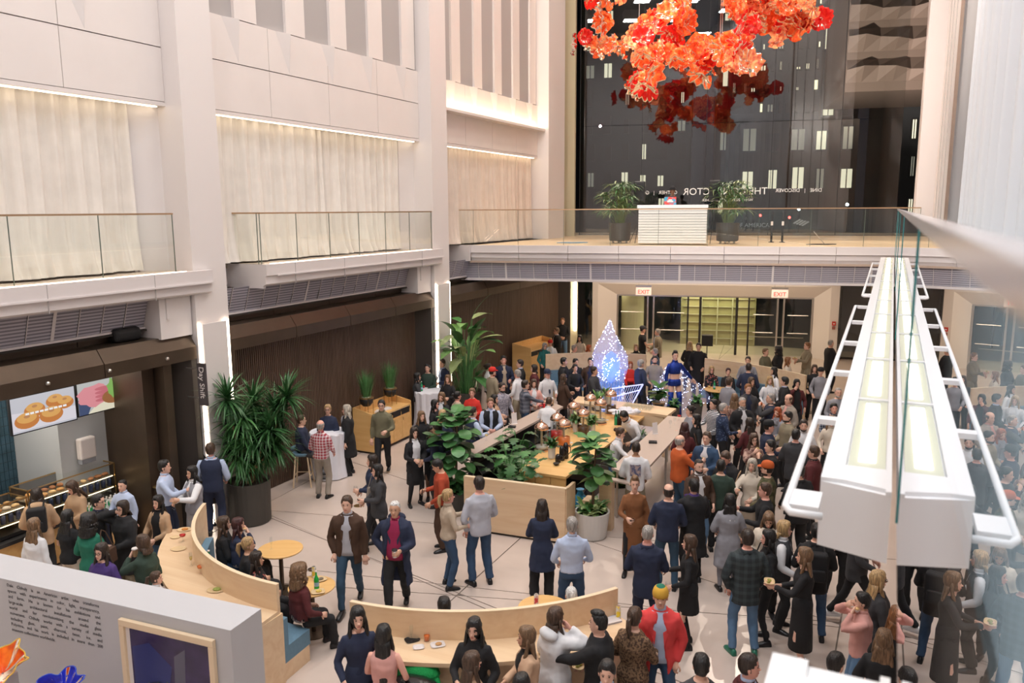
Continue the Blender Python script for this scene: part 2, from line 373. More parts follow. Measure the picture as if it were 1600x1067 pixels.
# curtains
def curtain(name, label, v, ua, ub, z0, z1, m, folds, amp=.07, seed=1, gather=0):
    rnd = random.Random(seed); nx = int((ub - ua) * 34); folds = folds * 1.7; rows = [z1, z1 - .12, z1 - .4, z1 - 1.2, (z0 + z1) / 2, z0 + .7, z0 + .25, z0 + .03]
    ph = [rnd.uniform(0, 6.28) for _ in range(7)]; mb = MB(); vs = []
    for ri, z in enumerate(rows):
        k = ri / (len(rows) - 1)
        for i in range(nx + 1):
            t = i / nx; u = ua + (ub - ua) * t
            off = amp * (.7 + .9 * k) * (sin(folds * 6.283 * t + ph[0] + .6 * sin(5 * t + ph[1]) + .5 * k * sin(9 * t)) * .6 + sin(folds * 2.3 * 6.283 * t + ph[2]) * .3 * (1 - .5 * k)) + amp * .8 * sin(folds * .31 * 6.283 * t + ph[3]) * k
            if ri >= 6: off += .12 * (ri - 5) * abs(sin(folds * .5 * 6.28 * t + ph[4])) * .7
            vs.append((v + off, u, z - (.02 * abs(sin(folds * 3 * 6.28 * t)) if ri == 0 else 0)))
    fs = [(r * (nx + 1) + i, r * (nx + 1) + i + 1, (r + 1) * (nx + 1) + i + 1, (r + 1) * (nx + 1) + i) for r in range(len(rows) - 1) for i in range(nx)]
    mb.add(vs, fs)
    return obj(name, mb, m, None, (0, 0, 0), RZ, True, label=label, category='curtain')
CUR = mat('curtain_linen', (.80, .75, .69), .85, var=.05, scale=3)
CUR2 = mat('curtain_linen_warm', (.72, .62, .54), .85, var=.05, scale=3)
curtain('curtain', 'wide ivory floor-length curtain on the balcony above the cafe screens', -12.52, 2.6, 10.33, 5.06, 8.1, CUR, 13, .08, 1)
curtain('curtain', 'left ivory curtain of the middle balcony, next to the wide white column', -12.5, 12.0, 15.7, 5.06, 8.1, CUR, 6, .08, 2)
curtain('curtain', 'right ivory curtain of the middle balcony, ending before the second column', -12.55, 15.6, 19.1, 5.06, 8.1, CUR, 6, .08, 3)
curtain('curtain', 'beige curtain on the rear corner balcony, half nearest the second column', -12.5, 21.2, 24.8, 5.06, 8.12, CUR2, 8, .08, 4)
curtain('curtain', 'beige curtain on the rear corner balcony, half nearest the tall glass wall', -12.46, 24.7, 28.0, 5.06, 8.12, CUR2, 9, .08, 5)
# ------------------------------------------------ brown hoods and ribbed walls under the balconies
def ribs(mb, ua, ub, v, z0, z1, step=.06, mi=0):
    n = int((ub - ua) / step)
    for k in range(n):
        u = ua + (ub - ua) * k / n; mb.box(v, u + .006, z0, v + .018, u + step - .012, z1, mi)
    return mb
RIB = wood('dark_walnut', (.075, .045, .03), (.13, .08, .055), 'Z', 1.0, .5)
for bi, (a, b) in enumerate(bays):
    st = struct('wall_bay_%d' % (bi + 1)); st.rotation_euler[2] = RZ
    b_ = b - .02 if bi < 2 else 30.6; aa = a + .02
    top0 = 3.86 if bi < 2 else 3.8
    # sloped top, front face, soffit of the hood, in panels
    n = 4
    for k in range(n):
        ua_, ub_ = aa + (b_ - aa) * k / n + .008, aa + (b_ - aa) * (k + 1) / n - .008
        obj('hood_panel', MB().extr([(-12.75, top0), (-11.98, 3.86), (-11.82, 3.62), (-11.82, 3.38), (-12.25, 3.38), (-12.75, 3.5)], ua_, ub_), BRONZE, st)
        obj('upstand', MB().box(-12.8, ua_, 3.86, -12.45, ub_, 4.03), BRONZE, st)
    for (p, q) in ((aa, aa + .42), (b_ - .42, b_)):
        if bi == 0 and p == aa: continue
        obj('jamb', MB().prism([(-11.82, p if p == aa else q - .12), (-11.82, p + .12 if p == aa else q), (-12.8, p if p > aa else p, ), (-12.8, q)] if 0 else [(-11.84, p), (-11.84, p + .13), (-12.25, q), (-12.7, q), (-12.7, p)] if p == aa else [(-11.84, q), (-11.84, q - .13), (-12.25, p), (-12.7, p), (-12.7, q)], 0, 3.4), DARKB if p > aa else BRONZE, st)
    if bi > 0:
        o = obj('slat_panel', ribs(MB(), aa + .40, b_ - .40, -12.24, .02, 3.40), RIB, st); o['kind'] = 'stuff'
        obj('backing', MB().box(-12.4, aa, 0, -12.24, b_, 3.5), RIB, st)
# ------------------------------------------------ rear balcony
bf = struct('floor_5', MB().prism([(-3, 0), (15.4, 0), (15.4, 14), (-3, 14)], 4.95, 5.05), mat('deck_warm', (.72, .55, .36), .45, var=.05, scale=2), BO, BZ)
fb = struct('trim_6', None); fb.location = BO; fb.rotation_euler[2] = BZ
x = -.05; k = 0
while x < 13.5:
    x1 = min(13.5, x + 1.55)
    obj('fascia_panel', MB().extr([(-.02, 5.05), (-.16, 5.05), (-.16, 4.84), (-.12, 4.82), (-.12, 4.66), (-.10, 4.64), (-.06, 4.56), (.3, 4.56), (.3, 4.9)], x + .006, x1 - .006, 'x'), FASC, fb)
    x = x1
obj('fascia_lip', MB().box(-.05, -.185, 4.82, 13.5, -.16, 4.845), FASC, fb)
obj('bottom_trim', MB().box(-.1, -.08, 4.50, 13.5, .4, 4.56), mat('warm_trim', (.50, .38, .30), .5), fb)
n = 31
for k in range(n):
    xa, xb = -.3 + 13.9 * k / n, -.3 + 13.9 * (k + 1) / n
    obj('grille_panel', MB().add([(xa + .008, .02, 4.5), (xb - .008, .02, 4.5), (xb - .008, .12, 4.0), (xa + .008, .12, 4.0)], [(3, 2, 1, 0)]), GRILLE, fb)
    wd = .03 if k % 6 == 3 else .007
    obj('grille_bar', MB().add([(xa - wd, .0, 4.5), (xa + wd, .0, 4.5), (xa + wd, .1, 4.0), (xa - wd, .1, 4.0)], [(3, 2, 1, 0)]), FASC, fb)
obj('grille_sill', MB().box(-.3, .06, 3.93, 13.6, .18, 4.0), FASC, fb)
struct('ceiling_rear', MB().box(-.6, .1, 3.92, 15.4, 14, 3.95), WHITE, BO, BZ)
t = thing('balustrade', 'rear glass balustrade in front of the white booth and potted palms', 'railing', BO, BZ)
rail_run(t, [(-.72, -.15), (-.02, .1), (13.0, .1)], 5.055, [1, 9], 6.16)
# ------------------------------------------------ tall glass wall and entrance
cw = struct('window_1'); cw.location = BO; cw.rotation_euler[2] = BZ
GW = pane_glass('facade_glass', (.66, .68, .66), 2.5)
xs = [1.93, 4.55, 7.15, 9.75, 12.35, 14.6]
for i in range(5):
    for (z0, z1) in ((5.07, 9.6), (9.62, 21.5)):
        obj('glass_pane', MB().add([(xs[i] + .008, 10.1, z0), (xs[i + 1] - .008, 10.1, z0), (xs[i + 1] - .008, 10.1, z1), (xs[i] + .008, 10.1, z1)], [(0, 1, 2, 3)]), GW, cw)
    obj('joint', MB().box(xs[i] - .008, 10.09, 5.05, xs[i] + .008, 10.16, 21.5), BLACK, cw)
obj('head_rail', MB().box(1.9, 10.05, 21.5, 14.6, 10.3, 21.6), DARKB, cw)
obj('sill_rail', MB().box(1.9, 10.05, 5.0, 15.3, 10.25, 5.07), DARKB, cw)
# entrance portal under the balcony
pt = struct('door_1'); pt.location = BO; pt.rotation_euler[2] = BZ
def pbox(nm, m, *a, parent=pt): return obj(nm, MB().box(*a), m, parent)
POR = mat('portal_white', (.76, .71, .68), .45)
obj('portal_head', MB().add([(2.84, 9.6, 3.92), (12.27, 9.6, 3.92), (12.27, 9.6, 3.0), (2.84, 9.6, 3.0), (3.6, 10.1, 2.5), (11.7, 10.1, 2.5), (2.84, 9.6, 0), (12.27, 9.6, 0), (3.6, 10.1, 0), (11.7, 10.1, 0)],
    [(0, 3, 2, 1), (3, 4, 5, 2), (3, 6, 8, 4), (2, 5, 9, 7)]), POR, pt)
pbox('portal_side', POR, 2.6, 9.6, 0, 2.84, 10.6, 3.92); pbox('portal_side', POR, 12.27, 9.6, 0, 12.6, 10.6, 3.92)
pbox('head_rail', STEEL, 3.6, 10.1, 2.44, 11.7, 10.2, 2.5)
OLV = mat('vestibule', (.42, .38, .22), .6)
DG = pane_glass('door_glass', (.8, .85, .8), 1.6)
for xx in (3.6, 4.9, 5.15, 6.6, 7.1, 8.6, 9.1, 10.25, 10.5, 11.62):
    pbox('mullion', STEEL if xx not in (6.6, 7.1, 8.6, 9.1) else BLACK, xx, 10.1, 0, xx + (.07 if xx not in (7.1, 8.6) else .1), 10.2, 2.46)
for (xa, xb) in ((3.67, 4.9), (5.22, 6.6), (7.2, 8.6), (9.2, 10.25), (10.57, 11.62)):
    obj('door_glass', MB().add([(xa, 10.15, .03), (xb, 10.15, .03), (xb, 10.15, 2.44), (xa, 10.15, 2.44)], [(0, 1, 2, 3)]), DG, pt)
    if xa not in (7.2,):
        for zz in (1.0, 1.75):
            obj('push_bar', MB().rod((xa + .12, 10.08, zz), (xb - .12, 10.08, zz), .02), STEEL, pt)
# vestibule behind: fluted column, slatted wall, floor
pbox('vestibule_wall', OLV, 6.3, 12.6, 0, 9.6, 12.7, 2.9)
for k in range(7): pbox('wall_slat', mat('slat_pale', (.5, .47, .36), .5), 6.4, 12.5, .3 + k * .36, 9.5, 12.58, .33 + k * .36)
for xx in (7.2, 7.9, 8.55): pbox('post', mat('slat_pale', (.5, .47, .36), .5), xx, 12.4, 0, xx + .05, 12.48, 2.9)
obj('fluted_column', MB().lathe([(.5, 0), (.5, 2.9)], 24, (4.2, 11.3, 0)), mat('column_cream', (.62, .57, .42), .5), pt)
pbox('vestibule_ceiling', OLV, 3, 10.3, 2.9, 12, 13, 2.95)
pbox('stair_rail', STEEL, 9.3, 12.0, .5, 11.6, 12.04, .54)
struct('wall_entrance_right', MB().box(12.6, 10.0, 0, 15.4, 10.15, .06), DARKB, BO, BZ)
w2 = struct('window_2'); w2.location = BO; w2.rotation_euler[2] = BZ
for (xa, xb) in ((1.92, 2.6), (12.6, 13.9), (14.0, 15.3)):
    obj('glass_pane', MB().add([(xa, 10.1, .05), (xb, 10.1, .05), (xb, 10.1, 3.9), (xa, 10.1, 3.9)], [(0, 1, 2, 3)]), GW, w2)
    obj('mullion', MB().box(xb - .06, 10.05, 0, xb, 10.2, 3.92), mat('mull_olive', (.35, .32, .25), .5), w2)
area('vestibule_light', Bk(7.7, 11.5, 2.85), 3, 1.5, 110, (.9, .85, .5), (0, 0, BZ))
area('vestibule_light', Bk(4.0, 11.0, 2.85), 1.2, .6, 45, (1, .85, .5), (0, 0, BZ))
# ------------------------------------------------ right side wall, seen past the near glass
wr = struct('wall_right'); wr.rotation_euler[2] = RZ
obj('lower_wall', MB().box(1.7, -7, 0, 1.9, 37, 5.0), WHITE, wr)
obj('upper_wall', MB().box(1.9, -7, 5.05, 2.1, 37, 21.6), WHITE, wr)
obj('pilaster', MB().prism([(1.0, 19.5), (1.0, 26), (1.9, 27), (1.9, 19.5)], 5.05, 21.6), WHITE2, wr)
obj('corner_panel', MB().box(.55, 26.5, 5.05, 1.9, 29.5, 21.6), mat('pale_panel', (.68, .62, .60), .5), wr)
obj('brown_reveal', MB().box(.96, 19.3, 5.05, 1.02, 19.5, 21.6), mat('reveal_brown', (.35, .24, .18), .5), wr)
for k in range(4): obj('reveal', MB().box(.99, 20 + k * 1.5, 5.05, 1.0, 20.06 + k * 1.5, 21.6), mat('joint_grey', (.4, .37, .36), .8), wr)
CURW = mat('curtain_white', (.80, .82, .86), .85)
curtain('curtain', 'tall white curtain along the right-hand balcony, nearer length', 1.35, 2.0, 9.5, 5.06, 13.5, CURW, 12, .12, 6)
curtain('curtain', 'tall white curtain along the right-hand balcony, farther length', 1.32, 9.6, 19.2, 5.06, 13.5, CURW, 12, .12, 7)
struct('floor_6', MB().prism([(.30, -7), (1.9, -7), (1.9, 37), (.30, 37)], 4.95, 5.05), mat('deck_haze', (.50, .58, .62), .45))  # bluish tint paints the near glass's haze into the deck colour
# ================================================================= long light beams and near balustrade
LENS = emis('lens_glow', (1, .93, .75), 2.6)
LENSR = mat('lens_tray', (.60, .62, .50), .5)
BEAMW = mat('beam_white', (.86, .86, .87), .35)
def beam(ua, ub, label, first, side=True, group=None):
    t = thing('light_beam', label, 'light fixture', (0, 0, 0), RZ)
    v0, v1, z0, z1 = -.24, .075, 4.5, 4.85
    obj('housing', MB().prism([(v0, ua), (v1, ua - .1), (v1, ub), (v0, ub)], z0, z1 - .02), BEAMW, t)
    obj('rim', MB().box(v0, ua, z1 - .02, -.14, ub, z1).box(.05, ua - .1, z1 - .02, v1, ub, z1).prism([(-.14, ua), (.05, ua - .06), (.05, ua + .25), (-.14, ua + .25)], z1 - .02, z1), BEAMW, t)
    u = ua + .27; k = 0
    while u < ub - .3:
        e = min(u + 1.62, ub - .05)
        if 11.4 < u < 12.6: obj('cover_plate', MB().box(-.26, u, z1 - .01, .07, u + 1.9, z1 + .05), BEAMW, t); u += 1.95; continue
        obj('lens_tray', MB().box(-.13, u, z1 - .018, .045, e - .05, z1 - .012), LENSR, t)
        o = obj('lamp_tube', MB().box(-.085, u + .1, z1 - .012, .0, e - .15, z1 - .002), LENS, t); bevel(o, .02, 3)
        obj('cross_bar', MB().box(-.14, e - .05, z1 - .02, .05, e, z1), BEAMW, t)
        u += 1.66
    if side:
        for (a, b) in ((3.62, 11.9), (13.4, 21.5)):
            obj('outrigger_rail', MB().tube([(-.2, a, z1 - .05), (-.335, a, z1 - .05), (-.36, a + .04, z1 - .04), (-.40, b, z1 - .04), (-.22, b + .02, z1 - .05)], .018, 8), BEAMW, t, smooth=True)
            n = int((b - a) / 1.65)
            for q in range(n + 1):
                uu = a + .05 + (b - a - .1) * q / max(1, n)
                obj('outrigger_rung', MB().box(-.37, uu, z1 - .065, -.22, uu + (.22 if q == 0 else .1), z1 - .03), BEAMW, t)
    return t
beam(4.03, 23.4, 'long white light beam with glowing lamp trays and outrigger rail, beside the near glass', True)
beam(-3, 2.3, 'blurred end of a second white light beam at the bottom of the picture', False, False)
t = thing('balustrade', 'near glass balustrade running away beside the long white light beam', 'railing', (0, 0, 0), RZ)
NG = pane_glass('near_glass', (.80, .88, .92), 1.4)
for k, (a, b) in enumerate(((-1.5, 3.4), (3.405, 8.4), (8.405, 13.4), (13.405, 18.4), (18.405, 23.3))):
    obj('glass_pane', MB().add([(.09, a, 4.9), (.09, b, 4.9), (.09, b, 6.09), (.09, a, 6.09)], [(0, 1, 2, 3)]), NG, t)
    obj('pane_edge', MB().box(.085, b, 4.9, .095, b + .004, 6.09), mat('teal_edge', (.05, .25, .25), .2), t)
obj('top_rail', MB().box(.07, -1.5, 6.085, .115, 23.3, 6.118), mat('rail_silver', (.72, .70, .72), .25, .6), t)
# ================================================================= chandelier of glass flowers
def flower_mesh(name, m, seed, petals=9):
    rnd = random.Random(seed); mb = MB(); n = 36; rings = []
    prof = [(.02, .10), (.08, .0), (.17, .02), (.27, .10), (.36, .16), (.43, .13)]
    ph = rnd.uniform(0, 6)
    for k, (r, z) in enumerate(prof):
        a = k / 5; ring = []
        for i in range(n):
            t = 2 * pi * i / n; w = sin(petals * t + ph) * .5 + sin(5 * t + ph * 2) * .6
            rr = r * (1 + .10 * a * w); zz = z + .075 * a * a * sin(petals * t + ph + 1) + .05 * a * sin(3 * t + ph)
            ring.append((rr * cos(t), rr * sin(t), zz))
        rings.append(ring)
    mb.loft(rings, 0, False); mb.ell((0, 0, .05), (.05, .05, .05), 8, 5, 1)
    return mb.mesh(name, m, True)
def glassmat(name, c, tr=.5):
    m = bpy.data.materials.new(name); m.use_nodes = True; n = m.node_tree; N = n.nodes; L = n.links; N.clear()
    o = N.new('ShaderNodeOutputMaterial'); a = N.new('ShaderNodeMixShader'); b = N.new('ShaderNodeMixShader')
    d = N.new('ShaderNodeBsdfDiffuse'); t = N.new('ShaderNodeBsdfTranslucent'); g = N.new('ShaderNodeBsdfGlossy')
    tc = N.new('ShaderNodeTexCoord'); no = N.new('ShaderNodeTexNoise'); no.inputs['Scale'].default_value = 9; L.new(tc.outputs['Object'], no.inputs['Vector'])
    r = N.new('ShaderNodeValToRGB'); r.color_ramp.elements[0].position = .35; r.color_ramp.elements[1].position = .7
    r.color_ramp.elements[0].color = (c[0] * .8, c[1] * .35, c[2] * .5, 1); r.color_ramp.elements[1].color = (min(1, c[0] * 1.05), min(1, c[1] * 1.5), c[2] * 1.3, 1); L.new(no.outputs['Fac'], r.inputs[0])
    L.new(r.outputs[0], d.inputs[0]); L.new(r.outputs[0], t.inputs[0]); g.inputs[0].default_value = (1, .9, .8, 1); g.inputs[1].default_value = .12
    b.inputs[0].default_value = tr; L.new(d.outputs[0], b.inputs[1]); L.new(t.outputs[0], b.inputs[2])
    fr = N.new('ShaderNodeLayerWeight'); fr.inputs[0].default_value = .25; L.new(fr.outputs['Fresnel'], a.inputs[0]); L.new(b.outputs[0], a.inputs[1]); L.new(g.outputs[0], a.inputs[2]); L.new(a.outputs[0], o.inputs[0])
    return m
GO = glassmat('glass_orange', (.95, .17, .045)); GR = glassmat('glass_red', (.75, .02, .015)); GP = glassmat('glass_peach', (1.0, .36, .16))
fm = [flower_mesh('flower', [m, m2], s, p) for s, (m, m2, p) in enumerate(((GO, GR, 9), (GP, GO, 11), (GR, GR, 13), (GO, GP, 7), (GR, GO, 9)))]
ch = thing('chandelier', 'huge hanging chandelier of ruffled orange and red glass flowers before the tall glass wall', 'chandelier', R(-4.6, 26.5, 12))
rnd = random.Random(11)
def chpt(px, py, dep): d = ray(px, py); d = d / d.dot(U); return d * dep + Vector((0, 0, H))
strands = [((900, 62), (955, 70), (985, 60), (1010, 95), (1060, 85), (1100, 70)), ((935, 20), (940, 45), (950, 60)), ((1010, 95), (990, 135), (972, 140)), ((1010, 60), (1020, 30), (1050, 12), (1075, 0)),
           ((1075, 15), (1060, 40), (1040, 75), (1055, 95)), ((1100, 60), (1105, 95), (1130, 80), (1150, 60)), ((1130, 80), (1160, 100), (1165, 75), (1160, 50)), ((1140, 5), (1165, 20), (1190, 40), (1215, 30), (1245, 50), (1260, 20)),
           ((1150, 0), (1200, 5), (1240, 0), (1280, 10)), ((1225, 30), (1265, 40), (1285, 25)), ((1100, 75), (1100, 110), (1120, 60)), ((1165, 20), (1185, 30), (1155, 45)), ((1010, 95), (1012, 120), (1005, 140)), ((1225, 55), (1230, 62)),
           ((1050, -15), (1080, -30), (1150, -25), (1210, -20), (1270, -15)), ((930, 0), (960, -20), (1000, -30), (1050, -40)), ((1140, 60), (1150, 85), (1160, 108))]
cnt = 0
for s in strands:
    dep = rnd.uniform(25.2, 27.8)
    for a, b in zip(s[:-1], s[1:]):
        L_ = hypot(b[0] - a[0], b[1] - a[1]); n = max(1, int(L_ / 10))
        for k in range(n):
            t = k / n; x = a[0] + (b[0] - a[0]) * t + rnd.uniform(-9, 9); y = a[1] + (b[1] - a[1]) * t + rnd.uniform(-9, 9)
            if cnt >= 290: break
            o = link('glass_flower', fm[rnd.choice((0, 0, 1, 1, 1, 3, 3, 2, 4))], ch)
            o.location = chpt(x, y, dep + rnd.uniform(-.5, .5)) - ch.location
            aim = -V * rnd.uniform(-1.0, .9) - U * rnd.uniform(.1, 1.2) + Vector((0, 0, rnd.uniform(-1.0, .3)))
            q = aim.to_track_quat('Z', 'Y'); o.rotation_euler = q.to_euler(); sc = rnd.uniform(.62, 1.05); o.scale = (sc, sc, sc); cnt += 1
mb = MB()
for (x, y) in ((998, 60), (1125, 60), (1128, 60), (1196, 20), (1030, -10), (1250, 0)):
    p = chpt(x, y, 26.5) - ch.location; mb.rod(p, (p.x, p.y, 9.5), .012, 5)
obj('suspension_wire', mb, STEEL, ch)
# ================================================================= leaves and pots
def leafmat(name, c, r=.4): return mat(name, c, r, var=.25, scale=6)
LGD = leafmat('leaf_dark', (.035, .12, .035)); LGM = leafmat('leaf_mid', (.07, .21, .06)); LGL = leafmat('leaf_light', (.16, .32, .09)); LGY = leafmat('leaf_pale', (.34, .42, .18)); LGO = leafmat('leaf_olive', (.13, .18, .05))
STEM = mat('bark', (.16, .10, .06), .9)
def leaf(L_, w, curl=.6, n=6, shape='oval', fold=.25, notch=0):
    """a leaf along +x, rising then drooping; quads either side of the midrib"""
    mb = MB(); L1 = []; R1 = []; C = []
    for i in range(n + 1):
        t = i / n; x = L_ * (sin(curl * t) / curl if curl else t); z = L_ * ((cos(curl * t) - 1) / curl if curl else 0)
        if shape == 'oval': ww = w * (sin(pi * min(1, t * .97 + .03)) ** .7)
        elif shape == 'fiddle': ww = w * (sin(pi * min(1, t ** 1.35)) ** .55 + .03) if t < 1 else w * .12
        else: ww = w * (1 - t ** 2.2) * (.55 + .45 * min(1, t * 5)) + .001
        if notch and i % 2 == 1: ww *= notch
        C.append((x, 0, z)); L1.append((x, ww, z + ww * fold)); R1.append((x, -ww, z + ww * fold))
    vs = C + L1 + R1; m = n + 1; fs = []
    for i in range(n): fs += [(i, i + 1, m + i + 1, m + i), (i, 2 * m + i, 2 * m + i + 1, i + 1)]
    return mb.add(vs, fs)
def orient(yaw, pitch, p): return Matrix.Translation(p) @ Matrix.Rotation(yaw, 4, 'Z') @ Matrix.Rotation(-pitch, 4, 'Y')
def rosette(mb, p, n, L_, w, rnd, lo=-.3, hi=1.3, shape='blade', curl=.9, seg=5, fold=.3):
    for i in range(n):
        y = rnd.uniform(0, 2 * pi); pt = rnd.uniform(lo, hi)
        mb.cat(leaf(L_ * rnd.uniform(.75, 1.1), w, curl * rnd.uniform(.5, 1.3), seg, shape, fold).xf(orient(y, pt, p)), 0)
def pot(parent, r0, r1, h, m, z=0, lip=.02, n=28, sm=True, wall=.03):
    o = obj('pot', MB().lathe([(r0 * .93, z), (r0, z + .03), (r1, z + h), (r1 - wall, z + h), (r1 - wall - .01, z + h - .08)], n, mi=0, cap=True), m, parent, smooth=False)
    obj('soil', MB().lathe([(.01, z + h - .1), (r1 - wall - .005, z + h - .08), (.01, z + h - .06)], 16), SOIL, parent); return o
POTD = mat('pot_charcoal', (.05, .045, .038), .5); POTW = mat('pot_white', (.62, .60, .57), .6)
# dragon tree by the first column
t = thing('potted_dragon_tree', 'tall spiky dragon tree in a big round charcoal planter by the first white column', 'plant', R(-11.30, 11.5, 0))
pot(t, .40, .42, .86, POTD); rnd = random.Random(3)
heads = [(-.3, .1, 2.0), (.3, .35, 1.8), (-.15, -.1, 1.35), (.55, .05, 1.55), (.2, -.15, 1.7), (-.25, -.2, 2.55), (.1, .25, 2.35), (.75, .35, 2.45), (.5, -.1, 1.9), (-.1, .0, 1.75), (.3, .2, 1.45), (-.35, .1, 1.5), (.0, -.1, 2.15), (.55, .2, 2.2), (.05, .05, 1.25)]
mb = MB()
for i, hd in enumerate(heads): mb.tube([(.06 * cos(i), .06 * sin(i), .8), (hd[0] * .4, hd[1] * .4, 1.2), (hd[0] * .9, hd[1] * .9, hd[2] - .1)], [.035, .03, .02], 6)
obj('stem', mb, mat('cane', (.35, .24, .12), .8), t)
for hd in heads:
    mb = MB(); rosette(mb, Vector(hd), 95, .66, .026, rnd, -1.0, 1.5, 'blade', .8, 4)
    o = obj('leaf_cluster', mb, rnd.choice((LGD, LGD, LGM)), t); o['kind'] = 'stuff'
# bird of paradise at second column
t = thing('potted_banana_palm', 'tall broad-leaved palm in a dark planter between the brown ribbed walls', 'plant', R(-11.15, 20.3, 0))
pot(t, .38, .46, .85, POTD); rnd = random.Random(5)
for i in range(36):
    y = rnd.uniform(0, 2 * pi); hgt = rnd.uniform(1.3, 3.0); out = rnd.uniform(.15, .55) * (1 if hgt < 2.4 else .8)
    p = Vector((out * cos(y), out * sin(y), hgt)); L_ = rnd.uniform(.7, 1.05)
    st_ = obj('leaf', leaf(L_, .17, rnd.uniform(.4, 1.5), 8, 'oval', .15, .86).xf(orient(y, rnd.uniform(.2, 1.2), p)), rnd.choice((LGM, LGM, LGL, LGD, LGY)), t)
    obj('leaf_stalk', MB().tube([(.08 * cos(y), .08 * sin(y), .8), (p.x * .4, p.y * .4, hgt * .6), tuple(p)], [.02, .015, .01], 5), LGM, st_)
mb = MB()
for i in range(90):
    y = rnd.uniform(0, 6.28); r = rnd.uniform(.1, .4); mb.cat(leaf(rnd.uniform(.7, 1.2), .012, .3, 4, 'blade').xf(orient(y, rnd.uniform(1.2, 1.55), Vector((r * cos(y), r * sin(y), .8)))))
o = obj('reed_tuft', mb, LGM, t); o['kind'] = 'stuff'
# fiddle-leaf figs
def fiddle(t, h, n, L_, seed, spread, m2=(LGM, LGD, LGM, LGL), lo=.45):
    """trunk with a round crown of single large leaves"""
    rnd = random.Random(seed)
    obj('trunk', MB().tube([(0, 0, .3), (.02, .01, h * .6), (.05, -.02, h * .95)], [.03, .025, .015], 7), STEM, t)
    for i in range(n):
        a = i / n; y = i * 2.4 + rnd.uniform(-.4, .4); z = h * (lo + (1.04 - lo) * a ** .75); k = sin(pi * min(.92, .12 + a * .88)) ; r = spread * k * rnd.uniform(.1, 1)
        obj('leaf', leaf(L_ * rnd.uniform(.7, 1.15), L_ * .36, rnd.uniform(.5, 1.5), 6, 'fiddle', rnd.uniform(-.05, .22)).xf(orient(y + rnd.uniform(-.5, .5), rnd.uniform(-.4, .6) + a * .6, Vector((r * cos(y), r * sin(y), z)))), rnd.choice(m2), t)
def undergrowth(t, z, r, n, L_, w, ms, seed, nm='foliage', lo=.0, hi=1.3):
    rnd = random.Random(seed)
    for m in ms:
        mb = MB()
        for i in range(n):
            y = rnd.uniform(0, 6.28); rr = r * rnd.random() ** .5
            mb.cat(leaf(L_ * rnd.uniform(.6, 1.2), w * rnd.uniform(.7, 1.2), rnd.uniform(.4, 1.3), 4, 'oval', .2).xf(orient(rnd.uniform(0, 6.28), rnd.uniform(lo, hi), Vector((rr * cos(y), rr * sin(y), z + rnd.uniform(0, .12))))))
        o = obj(nm, mb, m, t); o['kind'] = 'stuff'
t = thing('potted_fig_tree', 'fiddle-leaf fig over leafy underplanting in the large pale round planter by the bar corner', 'plant', P(925, 838, 0))
pot(t, .27, .33, .52, POTW); fiddle(t, 1.85, 48, .36, 8, .22, lo=.58); undergrowth(t, .5, .24, 60, .2, .05, (LGM, LGL, LGY), 9)
t = thing('potted_fig_tree', 'dense fiddle-leaf fig by the left end of the plywood bar front', 'plant', P(713, 795, 0))
pot(t, .2, .26, .4, POTD); fiddle(t, 2.0, 90, .38, 12, .42, (LGD, LGM, LGM, LGD), .30); undergrowth(t, .4, .22, 60, .24, .05, (LGD, LGM), 19)
t = thing('potted_bush', 'round green bush in a smaller pale planter behind the figure in the brown coat dress', 'plant', P(966, 800, 0))
pot(t, .24, .28, .6, POTW); undergrowth(t, .62, .22, 150, .17, .035, (LGD, LGM, LGO), 21, 'foliage', .2, 1.5)
# rear-balcony palms on the deck
def lady_palm(t, seed):
    rnd = random.Random(seed); pot(t, .34, .36, .58, POTD, .08)
    for k in range(4): obj('caster', MB().ell((.22 * cos(k * 1.57), .22 * sin(k * 1.57), .04), (.04, .04, .04), 8, 5), STEEL, t)
    mb = MB(); fr = MB()
    for i in range(52):
        y = rnd.uniform(0, 6.28); zt = rnd.uniform(.95, 1.95); rr = rnd.uniform(.1, .62); c = Vector((rr * cos(y), rr * sin(y), zt))
        mb.tube([(.1 * cos(y), .1 * sin(y), .5), (c.x * .5, c.y * .5, zt * .8), tuple(c)], [.009, .007, .005], 4)
        for k in range(9):
            fr.cat(leaf(rnd.uniform(.35, .5), .022, rnd.uniform(.6, 1.3), 3, 'blade').xf(orient(y + (k - 4) * .42, rnd.uniform(-.1, .6), c)), rnd.choice((0, 0, 1, 2)))
    obj('stem', mb, LGO, t); o = obj('frond', fr, [LGD, LGM, LGY], t); o['kind'] = 'stuff'
lady_palm(thing('potted_palm', 'fan palm in a black wheeled pot left of the white booth', 'plant', Bk(4.45, 1.8, 5.05)), 31)
lady_palm(thing('potted_palm', 'fan palm in a black wheeled pot right of the white booth', 'plant', Bk(7.85, 1.9, 5.05)), 32)
